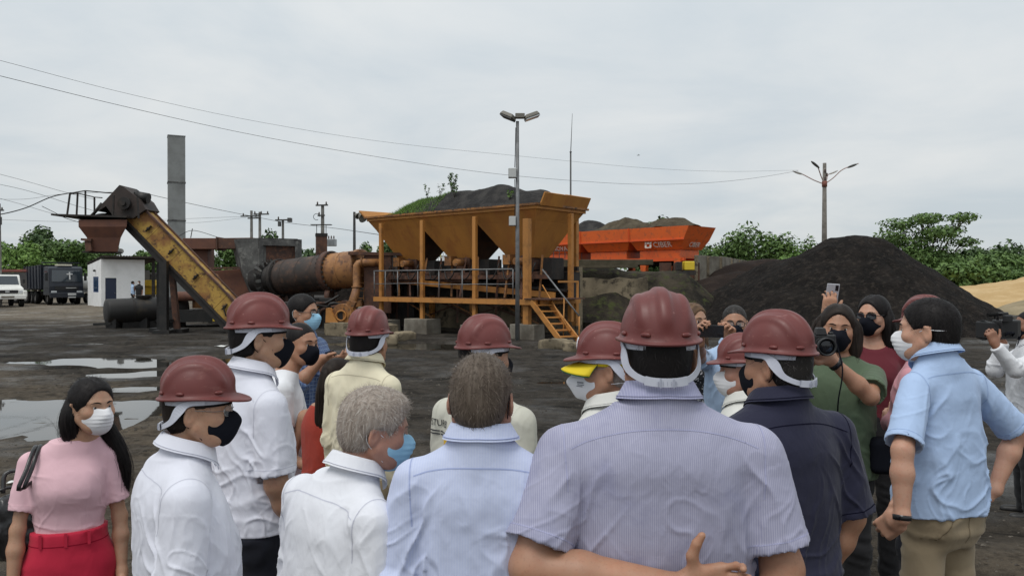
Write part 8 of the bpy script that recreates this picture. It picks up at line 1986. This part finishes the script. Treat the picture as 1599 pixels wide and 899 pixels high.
def cap_brim():
    p = P['cap']; yl = mat('cap_yellow', (.74, .56, .015), .75); gr = mat('cap_green', (.02, .14, .05), .8); rows = []
    for j in range(9):
        t = j / 8; row = []
        for i in range(17):
            a = radians(-72 + 144 * i / 16); r0 = vec(.086 * sin(a), .098 * cos(a) - .004, .021); e = .078 * cos(a * .95) ** .6 if abs(a) < 1.55 else 0
            row.append(tuple(p.toM(r0 + vec(sin(a) * e * t * .55, cos(a * .6) * e * t, -.012 * t - .018 * t * (sin(a)) ** 2 - .016 * t * t))))
        rows.append(row)
    q = MB(); q.grid(rows); o = q.build('cap_brim', yl, p.root, solid=.003); q = MB(); q.grid([[Vector(v) - Vector((0, 0, .0035)) for v in r] for r in rows]); q.build('brim_lining', gr, o, solid=.002)
    q = MB(); q.grid([[tuple(p.toM(vec((.0845 + .001) * sin(a), .1015 * cos(a) - .006, z))) for a in np.linspace(-2.2, 2.2, 33)] for z in (.012, .03, .05)]); q.build('cap_band', yl, o, solid=.002)
    mk = P['cap'].mask; q = MB(); V = np.array([v.co for v in mk.data.vertices]); L = ((V / p.S - p.HC) @ p.R)
    def onmask(y, z):
        c = L[L[:, 0] < -.005]; d = (c[:, 1] - y) ** 2 + (c[:, 2] - z) ** 2; i = np.argsort(d)[:4]; w = 1 / (d[i] + 1e-7); return tuple(p.toM(vec((c[i, 0] * w).sum() / w.sum() - .0015, y, z)))
    for k, (z, a, b, h) in enumerate(((-.052, .082, .108, .003), (-.060, .080, .106, .0018), (-.066, .086, .110, .0018))): q.grid([[onmask(a + (b - a) * i / 5, z + s * h) for i in range(6)] for s in (-1, 1)])
    q.build('mask_print', mat('mask_ink', (.22, .23, .25), .8), mk)
    q = MB(); q.tube([onmask(y, -.030 - .12 * (y - .06)) for y in np.linspace(.055, .128, 10)], .0009, 5); q.build('mask_seam', mat('mask_fold', (.5, .5, .52), .8), mk)
cap_brim()

def handbag():
    p = P['woman']; LB = mat('black_leather', (.010, .010, .011), .32, (.018, .018, .019), 9, bump=.5, bscale=22, bdist=.006, spec=.6); GD = mat('brass_ring', (.45, .30, .12), .3, metal=.9)
    c = p.world((.185, -.03, 1.12)); root = empty('handbag', c, -radians(p.psi) + .25); tag(root, 'black leather shoulder bag hanging at the side of the woman in pink', 'bag')
    B = Body(); B.box((0, 0, 0), (.098, .05, .105), k=.03, rnd=.05); B.ell((-.03, -.01, -.06), (.095, .068, .075), k=.04); B.ell((.04, -.01, -.05), (.080, .064, .085), k=.04); B.ell((-.09, .0, .05), (.04, .05, .06), k=.04)
    v, f, _ = B.mesh(.006, 2); n = normals(v, f); v = v + n * (.007 * crest(v * np.array([22, 22, 9]), 4) + .004 * fbm(v * 24, 2, 3))[:, None]; link_mesh('bag_body', v, [f], LB, root)
    q = MB(); q.tube([(-.105, -.02, .112), (-.05, -.04, .126), (.05, -.04, .126), (.105, -.02, .112)], .006, 8); q.build('zip_edge', LB, root)
    w, f_ = contour(v, f, v[:, 0] - .03, .004, .001); link_mesh('seam', w, [f_], LB, root)
    inv = Matrix.Rotation(radians(p.psi) - .25, 3, 'Z')
    for dx, dy in ((-.008, -.03), (.010, .03)):
        W_ = [inv @ (p.world(q) - c) for q in ((.165 + dx, .125 + dy * .3, 1.30), (.140 + dx, .095 + dy * .3, 1.38), (.128 + dx, .050 + dy * .2, 1.432), (.120 + dx, -.015 + dy * .1, 1.458), (.120 + dx, -.075, 1.42), (.135 + dx, -.10, 1.34))]
        pts = smooth_path([(-.04, dy, .11), (-.05, dy + .02, .17)] + [tuple(w) for w in W_] + [(.045, -.06, .18), (.06, -.03, .11)], 40)
        q = MB(); q.tube([tuple(x) for x in pts], .0075, 8, flat=.6); q.build('strap', LB, root)
    for zc in (.135, .175):
        q = MB(); q.tube([(-.05 + .013 * cos(t), .045, zc + .013 * sin(t)) for t in np.linspace(0, 2 * pi, 15)[:-1]], .0028, 6, closed=True); q.build('ring', GD, root)
    q = MB(); q.box((-.05, .047, .155), (.02, .008, .03)); q.build('buckle', GD, root, .002)
handbag()

PHB = mat('phone_black', (.010, .010, .012), .22); PHG = mat('phone_glass', (.008, .009, .012), .06); PHS = mat('phone_silver', (.50, .50, .54), .3, metal=.2)
def phone(loc, R, m, label, back=True):
    root = empty('phone', loc); root.rotation_euler = R.to_euler(); tag(root, label, 'phone', 'phones held by visitors')
    q = MB(); q.box((0, 0, 0), (.072, .0085, .150)); q.build('case', m, root, .003)
    q = MB(); q.box((0, .0048, 0), (.066, .001, .142)); q.build('screen', PHG, root)
    if back:
        q = MB(); q.box((.020, -.0052, .052), (.018, .002, .032)); l = q.build('camera_bump', PHB, root, .001); q = MB()
        for z in (.060, .045): q.cyl((.020, -.0062, z), (.020, -.0075, z), .0055, n=12)
        q.build('lens', PHG, l); q = MB(); q.cyl((-.004, -.0046, .030), (-.004, -.0050, .030), .006, n=14); q.build('sensor', PHB, root)
    return root
phone(at(1299, 463, 4.428), Matrix.Rotation(radians(4), 3, 'Y') @ Matrix.Rotation(radians(10), 3, 'X'), PHS, 'silver phone held up above the photographer with its camera side showing')
phone(at(1111, 517, 4.52), Matrix.Rotation(radians(92), 3, 'Y') @ Matrix.Rotation(radians(-4), 3, 'X'), PHB, 'black phone held sideways by the man in light blue')
phone(at(516, 556, 5.0), Matrix.Rotation(radians(70), 3, 'Y') @ Matrix.Rotation(radians(55), 3, 'X'), PHB, 'dark phone in the hand of the man in blue checks', False)
def bracelet(p, s, t, m, name, r, w):
    q = p.A[s]; c = q['el'] + (q['wr'] - q['el']) * t; d = unit(q['wr'] - q['el']); mb = MB(); mb.lathe([(r, -w), (r + .004, -w * .8), (r + .004, w * .8), (r, w)], 22, tuple(c * p.S), tuple(d)); mb.build(name, m, p.root)
bracelet(P['sky'], -1, 1.0, PHB, 'wristband', .0295, .011); bracelet(P['photog'], -1, .96, PHB, 'wristwatch', .031, .012)
def still_camera():
    c = at(1283, 537, 3.60); root = empty('photo_camera', c, radians(-8)); tag(root, 'black photo camera held up by the photographer in green', 'camera'); m = mat('camera_body', (.012, .012, .013), .5, bump=.2, bscale=90, bdist=.002)
    q = MB(); q.box((0, .03, 0), (.135, .06, .09)); q.build('body', m, root, .010); q = MB(); q.box((0, .025, .058), (.055, .055, .035), taper=(.7, .8)); q.build('viewfinder_hump', m, root, .005)
    q = MB(); q.lathe([(.036, 0), (.038, -.03), (.040, -.055), (.042, -.085), (.042, -.105), (.036, -.106), (.033, -.095)], 26, (0, 0, -.005), (0, 1, 0)); q.build('lens_barrel', m, root)
    q = MB(); q.lathe([(.0415, -.06), (.044, -.062), (.044, -.080), (.0415, -.082)], 26, (0, 0, -.005), (0, 1, 0)); q.build('zoom_ring', M_TYRE, root)
    q = MB(); q.ball((0, -.092, -.005), (.033, .008, .033), 20, 8); q.build('front_glass', PHG, root)
    q = MB(); q.cyl((.048, .03, .045), (.048, .03, .055), .012, n=14); q.cyl((-.045, .03, .045), (-.045, .03, .053), .015, n=14); q.build('dial', m, root)
    s = MB(); s.tube([tuple(x) for x in smooth_path([(.07, .03, .02), (.10, .02, -.12), (.085, .03, -.26), (.10, .10, -.34)], 16)], .006, 6, flat=.4); s.build('strap', M_BLK, root)
still_camera()
def video_camera():
    c = at(1563, 514, 5.85); root = empty('video_camera', c, radians(8)); root.scale = (.56, .95, 1.12); tag(root, 'black shoulder video camera pointing left at the right edge', 'video camera'); m = mat('camera_body', (.012, .012, .013), .5)
    q = MB(); q.box((.06, 0, .0), (.26, .11, .13)); q.build('body', m, root, .015)
    q = MB(); q.lathe([(.045, 0), (.05, .03), (.052, .09), (.058, .095), (.058, .14), (.066, .15), (.070, .20), (.062, .20), (.05, .17)], 22, (-.07, 0, -.005), (-1, 0, 0)); q.build('lens_barrel', m, root)
    q = MB(); q.box((-.235, 0, -.005), (.09, .15, .115), taper=(1, 1)); q.build('lens_hood', m, root, .01)
    q = MB(); q.tube([(-.05, 0, .065), (-.045, 0, .105), (.10, 0, .105), (.115, 0, .065)], .012, 10); q.build('top_handle', m, root)
    q = MB(); q.cyl((-.20, 0, .098), (.0, 0, .104), .012, n=12); q.cyl((-.09, 0, .09), (-.09, 0, .07), .008, n=8); q.build('microphone', M_TYRE, root)
    q = MB(); q.box((-.02, -.085, .075), (.10, .045, .05)); q.build('side_viewfinder', m, root, .01); q = MB(); q.box((.21, 0, .01), (.07, .09, .11)); q.build('battery', M_STEELD, root, .01)
    q = MB(); q.tube([(-.02, -.06, -.04), (-.02, -.085, -.02), (.08, -.085, -.02), (.08, -.06, -.04)], .010, 6, flat=.5); q.build('hand_strap', M_BLK, root)
video_camera()
def waist_bag():
    p = P['photog']; c = Vector(p.root.location) + Vector((.20, -.14, .98)); root = empty('waist_bag', c); tag(root, 'black camera bag on the hip of the photographer in green', 'bag'); B = Body(); B.box((0, 0, 0), (.10, .06, .09), rnd=.035); v, f, _ = B.mesh(.008, 1); link_mesh('pouch', v, [f], M_BLK, root)
    q = MB(); q.tube([(-.09, 0, .05), (-.12, .05, .12), (-.16, .10, .15)], .010, 6, flat=.5); q.build('strap', M_BLK, root)
waist_bag()
